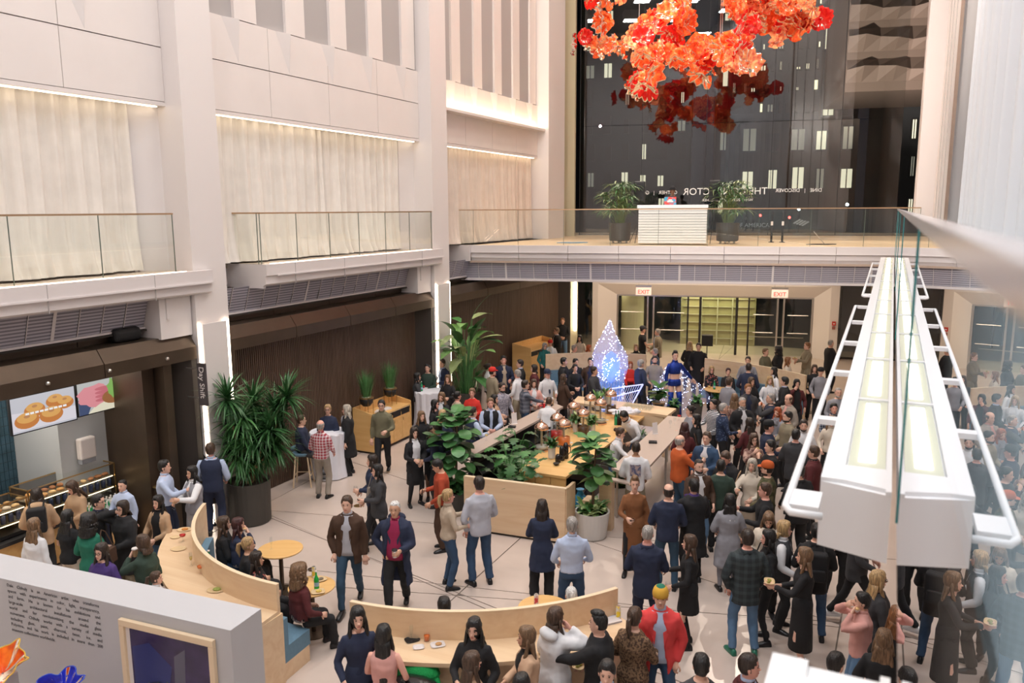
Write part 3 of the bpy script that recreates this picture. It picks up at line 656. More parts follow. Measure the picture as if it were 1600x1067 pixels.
# ================================================================= booth on the rear balcony
t = thing('dj_booth', 'white slatted booth table on the rear balcony between two palms', 'booth', Bk(6.15, .95, 5.05), BZ)
BW = mat('booth_white', (.82, .82, .84), .4)
obj('carcass', MB().box(-1.0, -.35, .05, 1.0, .38, 1.12), mat('booth_gap', (.5, .5, .52), .6), t)
for k in range(13): obj('slat', MB().box(-1.02, -.39, .06 + k * .082, 1.02, -.35, .13 + k * .082), BW, t)
for k in range(13): obj('side_slat', MB().box(1.0, -.35, .06 + k * .082, 1.04, .4, .13 + k * .082), BW, t)
obj('counter_top', MB().box(-1.06, -.42, 1.12, 1.06, .42, 1.22), BW, t)
t = thing('laptop', 'open laptop with a red and blue sticker-covered lid on the white booth', 'laptop', Bk(6.15 - .08, .95 - .12, 6.27), BZ)
lm = pattern('laptop_lid', (.75, .08, .06), (.05, .38, .60), 'noise', 7, .5)
obj('lid', MB().add([(-.18, 0, 0), (.18, 0, 0), (.18, -.06, .24), (-.18, -.06, .24), (-.18, .01, 0), (.18, .01, 0), (.18, -.05, .24), (-.18, -.05, .24)], [(0, 1, 2, 3), (7, 6, 5, 4), (0, 3, 7, 4), (1, 5, 6, 2), (3, 2, 6, 7)]), lm, t)
obj('base', MB().box(-.18, 0, -.0, .18, .24, .015), STEEL, t); obj('sticker', MB().box(-.09, -.05, .08, .09, -.035, .13).box(-.05, -.055, .13, .05, -.04, .17), WHITE2, t)
for nm, x in (('left', 5.0), ('right', 7.35)):
    t = thing('speaker', 'black loudspeaker on a tripod behind the %s palm on the rear balcony' % nm, 'speaker', Bk(x + .05, 2.0, 5.05), BZ)
    o = obj('cabinet', MB().box(-.17, -.15, 1.35, .17, .15, 1.98), BLACK, t); bevel(o, .02)
    obj('grille', MB().box(-.15, -.16, 1.4, .15, -.15, 1.93), mat('speaker_grille', (.02, .02, .022), .8), t)
    obj('pole', MB().rod((0, 0, .4), (0, 0, 1.36), .018, 8), BLACK, t)
    for k in range(3): obj('leg', MB().rod((0, 0, .75), (.42 * cos(k * 2.1 + .3), .42 * sin(k * 2.1 + .3), .01), .012, 6), BLACK, t)
for i, (x, c, l) in enumerate(((9.28, BLACK, 'left of two short black posts on the rear balcony'), (9.62, BLACK, 'right of two short black posts on the rear balcony'))):
    t = thing('post', l, 'post', Bk(x, 3.0, 5.05)); obj('shaft', MB().lathe([(.035, 0), (.035, .95), (.02, .98)], 10), c, t); obj('band', MB().lathe([(.038, .55), (.038, .68)], 10), WHITE2, t); obj('foot', MB().lathe([(.09, 0), (.09, .02)], 12), c, t)
mb = MB().tube([(.5 * cos(a * .35) * (1 + .1 * sin(a)), .3 * sin(a * .35) + .1 * sin(a * 1.3), .012) for a in range(26)], .012, 5)
o = obj('cable', mb, mat('cable_blue', (.2, .35, .5), .5), None, Bk(2.9, 1.8, 5.05)); o['label'] = 'blue cable coiled on the rear balcony floor left of the palms'; o['category'] = 'cable'
o = obj('cable', MB().tube([(.45 * cos(a * .5) * (1 + .2 * sin(a)), .2 * sin(a * .5), .012) for a in range(30)], .01, 5), BLACK, None, Bk(10.6, 1.4, 5.05)); o['label'] = 'dark cable heap on the rear balcony floor, right part'; o['category'] = 'cable'
t = thing('mic_stand', 'short tilted metal stand in the cable heap on the rear balcony', 'stand', Bk(10.7, 1.4, 5.05)); obj('boom', MB().rod((0, 0, .02), (-.35, 0, .4), .012), STEEL, t); obj('foot', MB().lathe([(.1, 0), (.1, .02)], 12), BLACK, t)
# letters on the glass, readable from the street
LT = mat('letter_white', (.75, .75, .72), .5, emit=(1, 1, .95), es=.25)
def glass_text(txt, size, xr, z, label):
    o = text('glass_lettering', txt, size, LT, Bk(xr, 10.06, z), (pi / 2, 0, BZ + pi), None, 'LEFT', .004); o['label'] = label; o['category'] = 'lettering'; return o
glass_text('THE CONNECTOR', .40, 9.66, 6.72, 'large white name lettering on the tall glass, reversed from inside')
glass_text('DINE   |   DISCOVER', .2, 11.75, 6.80, 'small reversed white words on the glass at the right of the large name')
glass_text('GATHER   |   GO', .2, 6.05, 6.76, 'small reversed white words on the glass at the left of the large name')
glass_text('WHAT BRINGS US TOGETHER', .15, 9.1, 6.45, 'smallest reversed white line on the glass under the large name')
o = text('glass_lettering', 'BANK OF AMERICA', .24, mat('letter_grey', (.5, .52, .55), .4, emit=(1, 1, 1), es=.06), Bk(7.75, 10.5, 5.38), (pi / 2, 0, BZ), None, 'LEFT', .01); o['label'] = 'dim grey company lettering low behind the glass'; o['category'] = 'lettering'
t = thing('emblem', 'grey emblem of slanted parallel stripes at the end of the low lettering', 'emblem', Bk(10.75, 10.5, 5.38), BZ)
for k in range(4): obj('stripe', MB().add([(k * .11, 0, .16 - k * .03), (k * .11 + .07, 0, .13 - k * .03), (k * .11 + .32, 0, .30 - k * .03), (k * .11 + .25, 0, .33 - k * .03), (k * .11, .02, .16 - k * .03), (k * .11 + .07, .02, .13 - k * .03), (k * .11 + .32, .02, .30 - k * .03), (k * .11 + .25, .02, .33 - k * .03)], [(0, 1, 2, 3), (7, 6, 5, 4), (0, 3, 7, 4), (1, 5, 6, 2)]), MATS['letter_grey'], t)
# ================================================================= the night outside
ASPH = mat('asphalt', (.05, .05, .055), .35)
struct('trim_7', MB().box(-30, 10.7, -.3, 60, 90, -.02), ASPH, BO, BZ)
struct('trim_8', MB().box(-6, 10.4, 4.6, 20, 13.0, 4.95), DARKB, BO, BZ)
WLIT = emis('window_lit', (1, .95, .7), 1.1); WDIM = emis('window_dim', (.8, .8, .65), .25); WDARK = mat('window_dark', (.01, .012, .016), .15)
def building(label, x0, x1, y, z1, m, cols_, rows, seed, lit=.2, z0=0, dep=14, ww=.55, wh=.6, zb=5):
    rnd = random.Random(seed); t = thing('office_building', label, 'building', Bk(x0, y, 0), BZ); W2 = x1 - x0
    obj('wall', MB().box(0, 0, z0, W2, dep, z1), m, t); cw_, rh = W2 / cols_, (z1 - zb) / rows
    for i in range(cols_):
        for j in range(rows):
            a, b = (i + .5 - ww / 2) * cw_, (i + .5 + ww / 2) * cw_; c, d = zb + (j + .5 - wh / 2) * rh, zb + (j + .5 + wh / 2) * rh
            a += rnd.uniform(-.2, .2); b += rnd.uniform(-.2, .2); d += rnd.uniform(-.5, .2); r = rnd.random(); mm = WLIT if r < lit else WDIM if r < lit * 1.8 else WDARK
            f = obj('window', MB().box(a, -.12, c, b, .05, d), mat('window_frame_dark', (.05, .05, .05), .5), t)
            if mm is not WDARK: obj('pane', MB().box(a + .12, -.16, c + .12, (a + b) / 2 - .05, -.121, d - .1).box((a + b) / 2 + .05, -.16, c + .12, b - .12, -.121, d - .1), mm, f)
    return t
CONC = mat('night_stone', (.09, .08, .07), .8); CONC2 = mat('night_brown', (.20, .15, .12), .7); CONC3 = mat('night_grey', (.06, .065, .07), .7)
building('dark office tower with scattered lit windows beyond the lettering', 8.5, 22, 62, 46, CONC, 7, 13, 1, .30, ww=.5)
building('slim dark tower at the right with narrow lit windows', 23, 33, 48, 44, CONC3, 6, 13, 2, .22, ww=.3)
building('low dark building with a balcony of lit windows behind the right palm', 10, 19, 44, 13, CONC, 5, 2, 4, .5, ww=.6, zb=7)
building('middle-distance dark building with small dense lit windows under the chandelier', 9.5, 17, 52, 30, CONC3, 10, 9, 8, .28, ww=.4, wh=.45, zb=14)
building('dim far building seen left through the tall glass', -8, 6, 66, 40, CONC3, 7, 12, 3, .12, ww=.4)
t = thing('louvred_tower', 'brown tower with wavy angled louvre bands at upper right outside', 'building', Bk(16.5, 36, 0), BZ)
obj('wall', MB().box(0, 0, 14, 14, 10, 46), CONC2, t)
for k in range(15):
    mb = MB(); vs = []; n = 14
    for i in range(n + 1):
        x = i; o_ = -.5 - .5 * (i % 2) ; vs += [(x, -.02, 14.6 + k * 2.0), (x, o_, 15.4 + k * 2.0 + .2 * sin(i * .9 + k)), (x, -.02, 16.1 + k * 2.0)]
    fs = [(i * 3 + q, i * 3 + 3 + q, i * 3 + 4 + q, i * 3 + 1 + q) for i in range(n) for q in (0, 1)]
    obj('louvre_band', mb.add(vs, fs), CONC2, t)
spot('tower_fill', Bk(10, 22, 6), Bk(22, 38, 26), 30000, 75, (1, .85, .75), .3)  # unseen fill spot, added to lift the louvred tower
for i, (x, y, z, c, e, l) in enumerate(((13.4, 14, 6.2, (.75, .9, 1), 60, 'brightest white lamp outside near the right edge of the glass'), (11.6, 16, 6.0, (.8, .95, 1), 30, 'white lamp outside left of the brightest one'), (10.0, 18, 5.7, (1, .06, .05), 14, 'red signal lamp beyond the low lettering'), (11.3, 17, 5.6, (1, .06, .05), 14, 'red signal lamp right of the first one'))):
    t = thing('street_lamp', l, 'lamp', Bk(x, y, 0)); obj('pole', MB().rod((0, 0, 0), (0, 0, z), .05), BLACK, t); obj('globe', MB().ell((0, 0, z + .1), (.06, .06, .06), 10, 8), emis('lamp_%d' % i, c, e), t)
# ================================================================= exit signs, blade sign, small fixtures
for nm, x in (('left', 4.8), ('right', 10.25)):
    t = thing('exit_sign', 'red and white exit sign over the %s entrance doors' % nm, 'sign', Bk(x, 9.2, 2.72), BZ)
    o = obj('plate', MB().box(-.32, -.02, -.14, .32, .02, .20), mat('sign_pale', (.8, .72, .66), .4, emit=(1, .8, .7), es=.3), t); obj('mount', MB().box(-.33, -.04, .2, .33, .04, .28), STEEL, t)
    text('letters', 'EXIT', .24, emis('exit_red', (1, .03, .02), 2.0), (0, -.028, -.08), (pi / 2, 0, 0), t, 'CENTER', .004)
    obj('rod', MB().rod((-.2, 0, .28), (-.2, 0, 1.2), .01).rod((.2, 0, .28), (.2, 0, 1.2), .01), STEEL, t)
t = thing('fire_alarm', 'small red and white fire alarm on the right door jamb', 'alarm', Bk(12.43, 9.58, 1.45), BZ); obj('case', MB().box(-.07, -.05, 0, .07, 0, .16), mat('alarm_red', (.6, .03, .02), .4), t); obj('mark', MB().box(-.03, -.055, .05, .03, -.05, .1), WHITE2, t); obj('lower_case', MB().box(-.06, -.04, -.16, .06, 0, -.04), mat('alarm_dim', (.35, .12, .1), .5), t)
t = thing('hanging_sign', 'narrow dark vertical shop sign by the first white column', 'sign', R(-11.42, 10.62, 2.95), RZ)
o = obj('board', MB().box(-.10, -.02, -.38, .10, .02, .42), mat('sign_brown', (.06, .05, .055), .5), t)
tx = text('letters', 'Day Shift', .165, WHITE2, (-.045, -.024, .36), (pi / 2, pi / 2, 0), t, 'LEFT', .003)
obj('bracket', MB().rod((-.1, 0, .3), (-.4, 0, .3), .012).rod((-.1, 0, -.25), (-.4, 0, -.25), .012), STEEL, t)
t = thing('speaker', 'small rounded black loudspeaker sitting on the brown hood of the pastry bar', 'speaker', R(-12.3, 9.75, 3.98), RZ); o = obj('cabinet', MB().box(-.13, -.28, -.13, .13, .28, .13), BLACK, t); bevel(o, .09, 4); obj('bracket', MB().box(-.03, -.03, -.2, .03, .03, -.1), BLACK, t)
for k, u in enumerate((7.9, 9.0, 10.2)):
    o = obj('spotlight', MB().lathe([(.03, 0), (.035, .03), (.02, .05)], 10).rod((0, 0, .0), (-.05, 0, .03), .008), STEEL, None, R(-11.80, u, 3.48)); o['label'] = ('first', 'second', 'third')[k] + ' tiny steel spotlight on the hood front, counted from the left'; o['category'] = 'spotlight'
# ================================================================= pastry bar (left)
cafe = struct('wall_cafe'); cafe.rotation_euler[2] = RZ
TILE = mat('blue_tile', (.035, .075, .105), .2, var=.3, scale=3)
obj('dark_wall', MB().box(-16.9, -1, 0, -16.7, 10.9, 4), mat('cafe_dark', (.03, .04, .05), .6), cafe)
obj('pale_wall', MB().box(-16.65, 9.0, 0, -13.3, 10.8, 3.9), mat('cafe_pale', (.55, .58, .60), .5), cafe)
mb = MB(); v = -14.6
for r in range(16):
    for k in range(72):
        u = 4.0 + k * .082 + (.0 if r % 2 else 0); mb.box(v, u + .004, .9 + r * .17, v + .02, u + .076, .9 + r * .17 + .162)
o = obj('wall_tile', mb, TILE, cafe); o['kind'] = 'stuff'
obj('tile_backing', MB().box(v - .1, 3.5, 0, v, 9.95, 3.9), mat('tile_grout', (.03, .05, .06), .8), cafe)
obj('side_panel', MB().box(-13.4, 9.95, 0, -12.2, 10.2, 3.5), BRONZE, cafe); obj('side_panel', MB().box(-13.35, 10.22, 0, -11.95, 10.4, 3.5), BRONZE, cafe)
area('cafe_light', R(-13.2, 7.6, 3.4), 1.2, 5, 120, (1, .9, .78))
def screen(label, u0, u1, z0, z1, v, mk):
    t = thing('menu_screen', label, 'screen', R(v, (u0 + u1) / 2, (z0 + z1) / 2), RZ); w, h = (u1 - u0) / 2, (z1 - z0) / 2
    obj('bezel', MB().box(-.06, -w - .02, -h - .02, -.005, w + .02, h + .02), BLACK, t); mk(t, w, h); return t
def flat(t, nm, pts, c, x, e=1.0):
    n = len(pts); o = obj(nm, MB().add([(x, a, b) for a, b in pts], [tuple(range(n))]), emis('scr_%.2f_%.2f_%.2f' % c, c, e * .8, True), t); return o
def blob(cx, cz, rx, rz, n=18, w=0): return [(cx + rx * cos(2 * pi * i / n) * (1 + w * sin(i * 2.3)), cz + rz * sin(2 * pi * i / n) * (1 + w * cos(i * 1.7))) for i in range(n)]
def sc1(t, w, h):
    flat(t, 'picture', [(-w, -h), (w, -h), (w, h), (-w, h)], (.62, .62, .68), 0); flat(t, 'tray', [(-w, -h * .9), (w, -h * .9), (w, -.05), (-w, .05)], (.80, .76, .82), .002)
    for (a, b, r) in ((-w * .56, -h * .38, .22), (-w * .3, h * .12, .19), (w * .2, -h * .35, .22), (w * .35, h * .38, .17), (w * .66, h * .15, .17)):
        flat(t, 'pastry', blob(a, b, r, r * .62), (.62, .22, .05), .004); flat(t, 'glaze', blob(a, b + .05, r * .8, r * .42), (.80, .42, .12), .006); flat(t, 'hole', blob(a, b + .07, r * .25, r * .12), (.55, .25, .10), .008)
    for k in range(9): flat(t, 'caption_mark', [(-w * .6 + k * .085, -.02), (-w * .6 + k * .085 + .065, -.02), (-w * .6 + k * .085 + .065, .015), (-w * .6 + k * .085, .015)], (1, 1, 1), .012)
def sc2(t, w, h):
    flat(t, 'picture', [(-w, -h), (w, -h), (w, h), (-w, h)], (.55, .56, .55), 0); flat(t, 'board', [(-w * .7, -h), (w, -h), (w, -.05), (-w * .3, -.1)], (.86, .80, .62), .002); flat(t, 'sleeve', [(-w, -h), (-w * .7, -h), (-w * .55, -h * .4), (-w, 0)], (.05, .08, .18), .004)
    flat(t, 'hand', blob(-w * .45, h * .1, .34, .2, 20, .12), (.80, .30, .34), .006)
    for k in range(4): flat(t, 'finger', blob(-w * .1, h * (.45 - .24 * k), .2, .035), (.62, .16, .20), .007)
    flat(t, 'pastry', blob(w * .2, -h * .2, .24, .13), (.35, .14, .05), .008); flat(t, 'herb', blob(w * .15, h * .35, .09, .16, 14, .3), (.25, .50, .12), .01); flat(t, 'jar', [(w * .6, h * .2), (w * .75, h * .2), (w * .75, h * .8), (w * .6, h * .8)], (.70, .72, .62), .01)
screen('wall screen showing a tray of glazed pastries, left of the pair', 8.02, 9.17, 2.49, 3.09, -13, sc1)
screen('wall screen showing a hand over a pastry, right of the pair', 9.23, 10.42, 2.52, 3.10, -13, sc2)
t = thing('towel_dispenser', 'pale towel dispenser on the grey wall under the screens', 'dispenser', R(-13.28, 9.45, 1.85), RZ); o = obj('body', MB().box(0, -.16, -.2, .14, .16, .2), WHITE2, t); bevel(o, .03); obj('tray', MB().box(.0, -.14, -.28, .12, .14, -.19), mat('grey_plastic', (.3, .32, .36), .5), t)
# counters and cases
CB = mat('counter_black', (.03, .03, .032), .3)
t = thing('cafe_counter', 'long black-topped cafe counter with plywood front behind the queue', 'counter', (0, 0, 0), RZ)
obj('front', MB().box(-13.1, 5.2, .05, -12.9, 9.9, .72), PLYO, t); obj('counter_top', MB().box(-13.8, 5.2, .72, -12.82, 9.9, .78), CB, t); obj('kick', MB().box(-13.2, 5.2, 0, -13.0, 9.9, .05), BLACK, t)
PAS = [mat('pastry_a', (.72, .36, .12), .6, var=.25, scale=12), mat('pastry_b', (.80, .50, .22), .5, var=.2, scale=12), mat('pastry_c', (.50, .20, .08), .5, var=.3, scale=12), mat('pastry_d', (.78, .62, .48), .6)]
pm = []
for i in range(4):
    mb = MB(); mb.loft([[(.05 * cos(2 * pi * k / 10) * s, .065 * sin(2 * pi * k / 10) * s, z) for k in range(10)] for s, z in ((.7, 0), (1, .015), (.9, .04), (.4, .055))]); pm.append(mb.mesh('pastry', PAS[i], True))
GC = pane_glass('case_glass', (.92, .95, .93), 1.2)
rnd = random.Random(4); NP_ = 0
def case(label, u0, u1, v0, v1, z0, z1):
    global NP_
    t = thing('display_case', label, 'display case', R((v0 + v1) / 2, u0, z0), RZ); w = (v1 - v0) / 2; L_ = u1 - u0; h = z1 - z0
    obj('base', MB().box(-w, 0, 0, w, L_, .06), BLACK, t); obj('back', MB().box(-w, 0, .06, -w + .02, L_, h), mat('case_dark', (.06, .05, .045), .3), t)
    for (a, b) in ((-w, 0), (w - .02, 0), (-w, L_ - .02), (w - .02, L_ - .02)): obj('corner_post', MB().box(a, b, .06, a + .02, b + .02, h), BRASS, t)
    obj('top_frame', MB().box(-w, 0, h, w, .02, h + .02).box(-w, L_ - .02, h, w, L_, h + .02).box(w - .02, 0, h, w, L_, h + .02).box(-w, 0, h, -w + .02, L_, h + .02), BRASS, t)
    obj('glass_front', MB().add([(w, 0, .06), (w, L_, .06), (w, L_, h), (w, 0, h)], [(0, 1, 2, 3)]), GC, t)
    obj('glass_top', MB().add([(-w, 0, h + .01), (w, 0, h + .01), (w, L_, h + .01), (-w, L_, h + .01)], [(0, 1, 2, 3)]), GC, t)
    for s, zz in enumerate((.22, .44, .62)):
        if zz > h - .1: continue
        obj('shelf', MB().box(-w + .03, .03, zz - .01, w - .04, L_ - .03, zz), mat('shelf_steel', (.4, .34, .25), .35, .6), t)
        obj('shelf_light', MB().box(w - .05, .04, zz - .02, w - .035, L_ - .04, zz - .011), emis('case_led', (1, .75, .42), 7), t)
        if s == 0: continue
        n = int(L_ / .15)
        for k in range(n):
            for r in (0, 1):
                if NP_ < 200:
                    o = link('pastry', rnd.choice(pm), None, R((v0 + v1) / 2 + (r - .5) * .22, u0 + .08 + k * .15, z0 + zz + .004), rnd.uniform(0, 6), label='small baked pastry on a lit shelf of the %s case' % ('far' if u0 > 8 else 'near'), category='pastry', group='pastries in the display cases'); NP_ += 1
    jm = MB().lathe([(.04, 0), (.04, .12), (.03, .15)], 9).mesh('jar', mat('jar_blue', (.03, .05, .14), .25), True)
    for k in range(int(L_ / .13)): link('jar', jm, None, R(v1 - .12, u0 + .08 + k * .13, z0 + .225), 0, label='dark blue jar on the bottom shelf of the pastry case', category='jar', group='dark blue jars in the cases')
case('far glass pastry case with brass frame, nearest the brown wall panels', 8.15, 9.85, -13.5, -13.0, .8, 1.46)
case('near glass pastry case with brass frame, at the left beside the tray oven', 6.1, 8.1, -13.45, -12.95, .8, 1.38)
bm_ = MB().lathe([(.032, 0), (.032, .13), (.012, .18), (.012, .22)], 8)
mg = bm_.mesh('bottle', mat('bottle_green', (.03, .30, .12), .15), True); my = bm_.mesh('bottle', mat('bottle_yellow', (.65, .55, .2), .2), True); mc = bm_.mesh('bottle', mat('bottle_clear', (.7, .75, .7), .15), True)
cap = MB().lathe([(.016, .2), (.016, .235)], 7).mesh('cap', WHITE2)
for i in range(9):
    for j in range(4):
        o = link('bottle', (my, mg, mg, mc)[j] if i < 6 else mc, None, R(-12.90 + j * .08, 9.0 + i * .09, .69), 0, label='small drinks bottle in the open chilled bin under the pastry case', category='bottle', group='bottles in the chilled bin'); link('cap', cap, o)
t = thing('drink_bin', 'low open chilled bin holding green and clear bottles before the far pastry case', 'bin', (0, 0, 0), RZ); obj('well', MB().box(-12.96, 8.9, .62, -12.60, 9.85, .69), CB, t); obj('front', MB().box(-12.64, 8.9, .02, -12.60, 9.85, .62), PLYO, t); obj('side', MB().box(-12.9, 8.87, 0, -12.60, 8.9, .7), CB, t)
t = thing('side_counter', 'low bronze cabinet between the pastry case and the first column', 'cabinet', R(-12.3, 10.15, 0), RZ); obj('body', MB().box(-.3, -.15, 0, .3, .15, 1.05), BRONZE, t); obj('top', MB().box(-.32, -.17, 1.05, .32, .17, 1.08), BRASS, t)
t = thing('tray_stand', 'arched plywood stand with loaves at the left end of the cafe counter', 'stand', R(-12.95, 6.0, .78), RZ + .3)
obj('arch', MB().tube([(0, .28 * cos(a), .0 + (.35 + .28 * sin(a) if 0 < a < 3.15 else 0)) for a in [0.01 + k * .31 for k in range(11)]] , .02, 6), PLYE, t); obj('upright', MB().rod((0, .28, 0), (0, .28, .36), .02).rod((0, -.28, 0), (0, -.28, .36), .02), PLYE, t)
for k in range(3):
    o = obj('shelf', MB().box(-.1, -.27, .08 + .16 * k, .12, .27, .095 + .16 * k), PLYE, t)
    for j in range(4): link('pastry', pm[j % 4], None, R(-12.93, 5.85 + j * .12, .88 + .16 * k), 0, label='baked roll on the arched plywood stand', category='pastry', group='rolls on the arched stand')
t = thing('pastry_plate', 'round plate of golden rolls at the far left of the cafe counter', 'plate', R(-12.95, 5.5, .79), 0); obj('dish', MB().lathe([(.05, 0), (.06, .1), (.18, .12), (.19, .14)], 20), WHITE2, t)
for j in range(7): link('pastry', pm[1], None, R(-12.95 + .1 * cos(j * .9), 5.5 + .1 * sin(j * .9), .93), j, label='golden roll on the round plate at the far left', category='pastry', group='golden rolls on the round plate')
t = thing('coffee_machine', 'white and steel coffee machine on the back counter at the far left', 'coffee machine', R(-14.2, 7.2, .9), RZ)
o = obj('body', MB().box(-.25, -.5, .12, .25, .5, .32), STEEL, t); bevel(o, .03); obj('top', MB().box(-.28, -.52, .32, .28, .52, .36), WHITE2, t); obj('cup_rail', MB().rod((.25, -.5, .42), (.25, .5, .42), .01), STEEL, t)
for k in range(4): obj('leg', MB().box(-.22 + .4 * (k % 2), -.45 + .85 * (k // 2), 0, -.18 + .4 * (k % 2), -.41 + .85 * (k // 2), .12), WHITE2, t)
for k in range(3): obj('group_head', MB().lathe([(.04, 0), (.05, .06)], 10, (.2, -.3 + .3 * k, .07)), BLACK, t)
t = thing('back_counter', 'dark back counter under the blue tiled wall', 'counter', (0, 0, 0), RZ); obj('body', MB().box(-14.58, 4.0, 0, -13.9, 8.9, .85), CB, t); obj('top', MB().box(-14.58, 4.0, .85, -13.86, 8.95, .9), mat('black_stone', (.04, .04, .045), .2), t)
# ================================================================= curved plywood screens with counters and blue benches
def arc(p0, p1, p2, n=20):
    """circle through three (v, u) points, as n+1 points"""
    ax, ay = p0; bx, by = p1; cx, cy = p2
    d = 2 * (ax * (by - cy) + bx * (cy - ay) + cx * (ay - by))
    ux = ((ax * ax + ay * ay) * (by - cy) + (bx * bx + by * by) * (cy - ay) + (cx * cx + cy * cy) * (ay - by)) / d
    uy = ((ax * ax + ay * ay) * (cx - bx) + (bx * bx + by * by) * (ax - cx) + (cx * cx + cy * cy) * (bx - ax)) / d
    r = hypot(ax - ux, ay - uy); a0 = atan2(ay - uy, ax - ux); a2 = atan2(cy - uy, cx - ux); a1 = atan2(by - uy, bx - ux)
    def norm(a, b): 
        while a - b > pi: a -= 2 * pi
        while a - b < -pi: a += 2 * pi
        return a
    a1 = norm(a1, a0); a2 = norm(a2, a1)
    return (ux, uy), r, [a0 + (a2 - a0) * k / n for k in range(n + 1)]
def band(mb, c, ra, rb, angs, z0, z1, mi=0):
    rings = [[(c[0] + ra * cos(a), c[1] + ra * sin(a), z0), (c[0] + rb * cos(a), c[1] + rb * sin(a), z0), (c[0] + rb * cos(a), c[1] + rb * sin(a), z1), (c[0] + ra * cos(a), c[1] + ra * sin(a), z1)] for a in angs]
    return mb.loft(rings, mi)
def curved_unit(p0, p1, p2, lab, seat_in, counter=True, n=24, zt=1.4, ctr=True):
    c, r, an = arc(p0, p1, p2, n); t = thing('curved_screen', lab, 'partition', (0, 0, 0), RZ); s = -1 if seat_in else 1
    obj('panel', band(MB(), c, r, r + .05, an, 0, zt - .012), PLY, t); obj('top_edge', band(MB(), c, r - .003, r + .053, an, zt - .012, zt), PLYE, t)
    if ctr:
        obj('counter_top', band(MB(), c, (r + .05 if s < 0 else r - .52), (r + .55 if s < 0 else r), an[1:], .98, 1.03), PLY, t)
        obj('counter_front', band(MB(), c, (r + .32 if s < 0 else r - .34), (r + .34 if s < 0 else r - .32), an[1:-1], 0, .98), PLY, t)
    t2 = None
    a2 = an[1:]
    if s < 0: ri, ro = r - .58, r - .01
    else: ri, ro = r + .06, r + .64
    return t, (c, r, an, s, a2, ri, ro)
def bench(par, label):
    c, r, an, s, a2, ri, ro = par
    t = thing('curved_bench', label, 'bench', (0, 0, 0), RZ)
    obj('plinth', band(MB(), c, ri + .02, ro, a2, 0, .24), PLY, t)
    n = len(a2) - 1; m = 4
    for k in range(m):
        i0, i1 = n * k // m, n * (k + 1) // m
        o = obj('seat_cushion', band(MB(), c, ri, ro - .0, a2[i0:i1 + 1], .24, .46), TEAL, t)
        o = obj('back_cushion', band(MB(), c, (ro - .12 if s < 0 else ri), (ro if s < 0 else ri + .12), a2[i0:i1 + 1], .46, .86), TEAL, t)
_, pr = curved_unit((-9.95, 9.15), (-8.35, 7.68), (-6.88, 7.42), 'left curved plywood screen with counter, sweeping from the column to the wall panel', True)
bench(pr, 'blue curved bench on the hall side of the left plywood screen')
c_, r_ = pr[0], pr[1]
_, pr2 = curved_unit((-5.75, 7.45), (-4.3, 7.85), (-2.9, 9.15), 'front curved plywood screen with counter at bottom centre', True)
bench(pr2, 'blue curved bench behind the front plywood screen')
_, pr3 = curved_unit((-10.15, 24.0), (-8.8, 24.9), (-7.1, 25.3), 'rear left curved plywood screen behind the glowing sculpture', True, ctr=False)
bench(pr3, 'blue curved bench at the rear left plywood screen')
_, pr4 = curved_unit((-5.2, 25.4), (-3.2, 24.75), (-2.0, 23.9), 'rear right curved plywood screen near the entrance doors', True, ctr=False)
bench(pr4, 'blue curved bench at the rear right plywood screen')
obj('end_leg', MB().box(-6.92, 6.9, 0, -6.86, 7.44, .98), PLY, bpy.data.objects['curved_screen'])
# ================================================================= round tables
def round_table(label, p, r=.36, h=.74):
    p = Vector((p.x, p.y, 0))
    t = thing('round_table', label, 'table', p); o = obj('table_top', MB().lathe([(r - .01, h - .03), (r, h - .02), (r, h - .005), (r - .01, h)], 32), PLYO, t)
    obj('post', MB().lathe([(.035, .02), (.035, h - .03)], 12), BRONZE, t); obj('foot', MB().lathe([(.22, 0), (.22, .012), (.04, .03)], 20), BRONZE, t)
round_table('round plywood table with one empty glass, beside the left blue bench', P(438, 857, .74))
round_table('round plywood table with plates before the curly-haired seated figure', P(487, 915, .74), .34)
round_table('round plywood table behind the front curved screen with a can on it', P(850, 948, .74), .36)
round_table('round plywood table with bottles before the rear right bench', P(1122, 608, .74), .4)
round_table('small round table at the far right end of the rear bench', P(1262, 607, .74), .3)
# ================================================================= plywood consoles by the left wall
def console(label, p, L_, D, rz, h=1.05):
    t = thing('service_console', label, 'cabinet', p, rz)
    obj('body', MB().box(-D, .02, .08, -.02, L_ - .02, h - .22), PLYO, t); obj('plinth', MB().box(-D + .05, .05, 0, -.06, L_ - .05, .08), DARKB, t)
    for (a, b) in ((0, .03), (L_ - .03, L_)): obj('side_panel', MB().extr([(-D, .06), (0, .06), (0, h - .02), (-.02, h), (-D, h + .12)], a, b), PLYO, t)
    obj('back_panel', MB().box(-D - .03, 0, .06, -D, L_, h + .12), PLYO, t); obj('shelf_top', MB().box(-D, .03, h - .12, -.0, L_ - .03, h - .09), PLYO, t)
    n = 4; w = (L_ - .1) / n
    for k in range(n):
        obj('bin_opening', MB().box(-.03, .06 + k * w, h - .3, -.012, .02 + (k + 1) * w, h - .13), BLACK, t)
        o = obj('door', MB().box(-.03, .055 + k * w, .1, 0, .045 + (k + 1) * w, h - .33), PLYO, t); obj('pull', MB().box(0, .1 + k * w, .6, .006, .11 + k * w, .68), BRONZE, o)
    obj('rail', MB().box(-.03, .03, h - .13, 0, L_ - .03, h - .12), PLYE, t)
    return t
console('plywood service console with sloped sides, carrying two potted grasses', R(-11.55, 16.15, 0), 1.75, .62, RZ)
console('plywood service console farther back, beside the broad-leaved palm', R(-11.3, 25.35, 0), 2.1, .75, RZ - .12, 1.3)
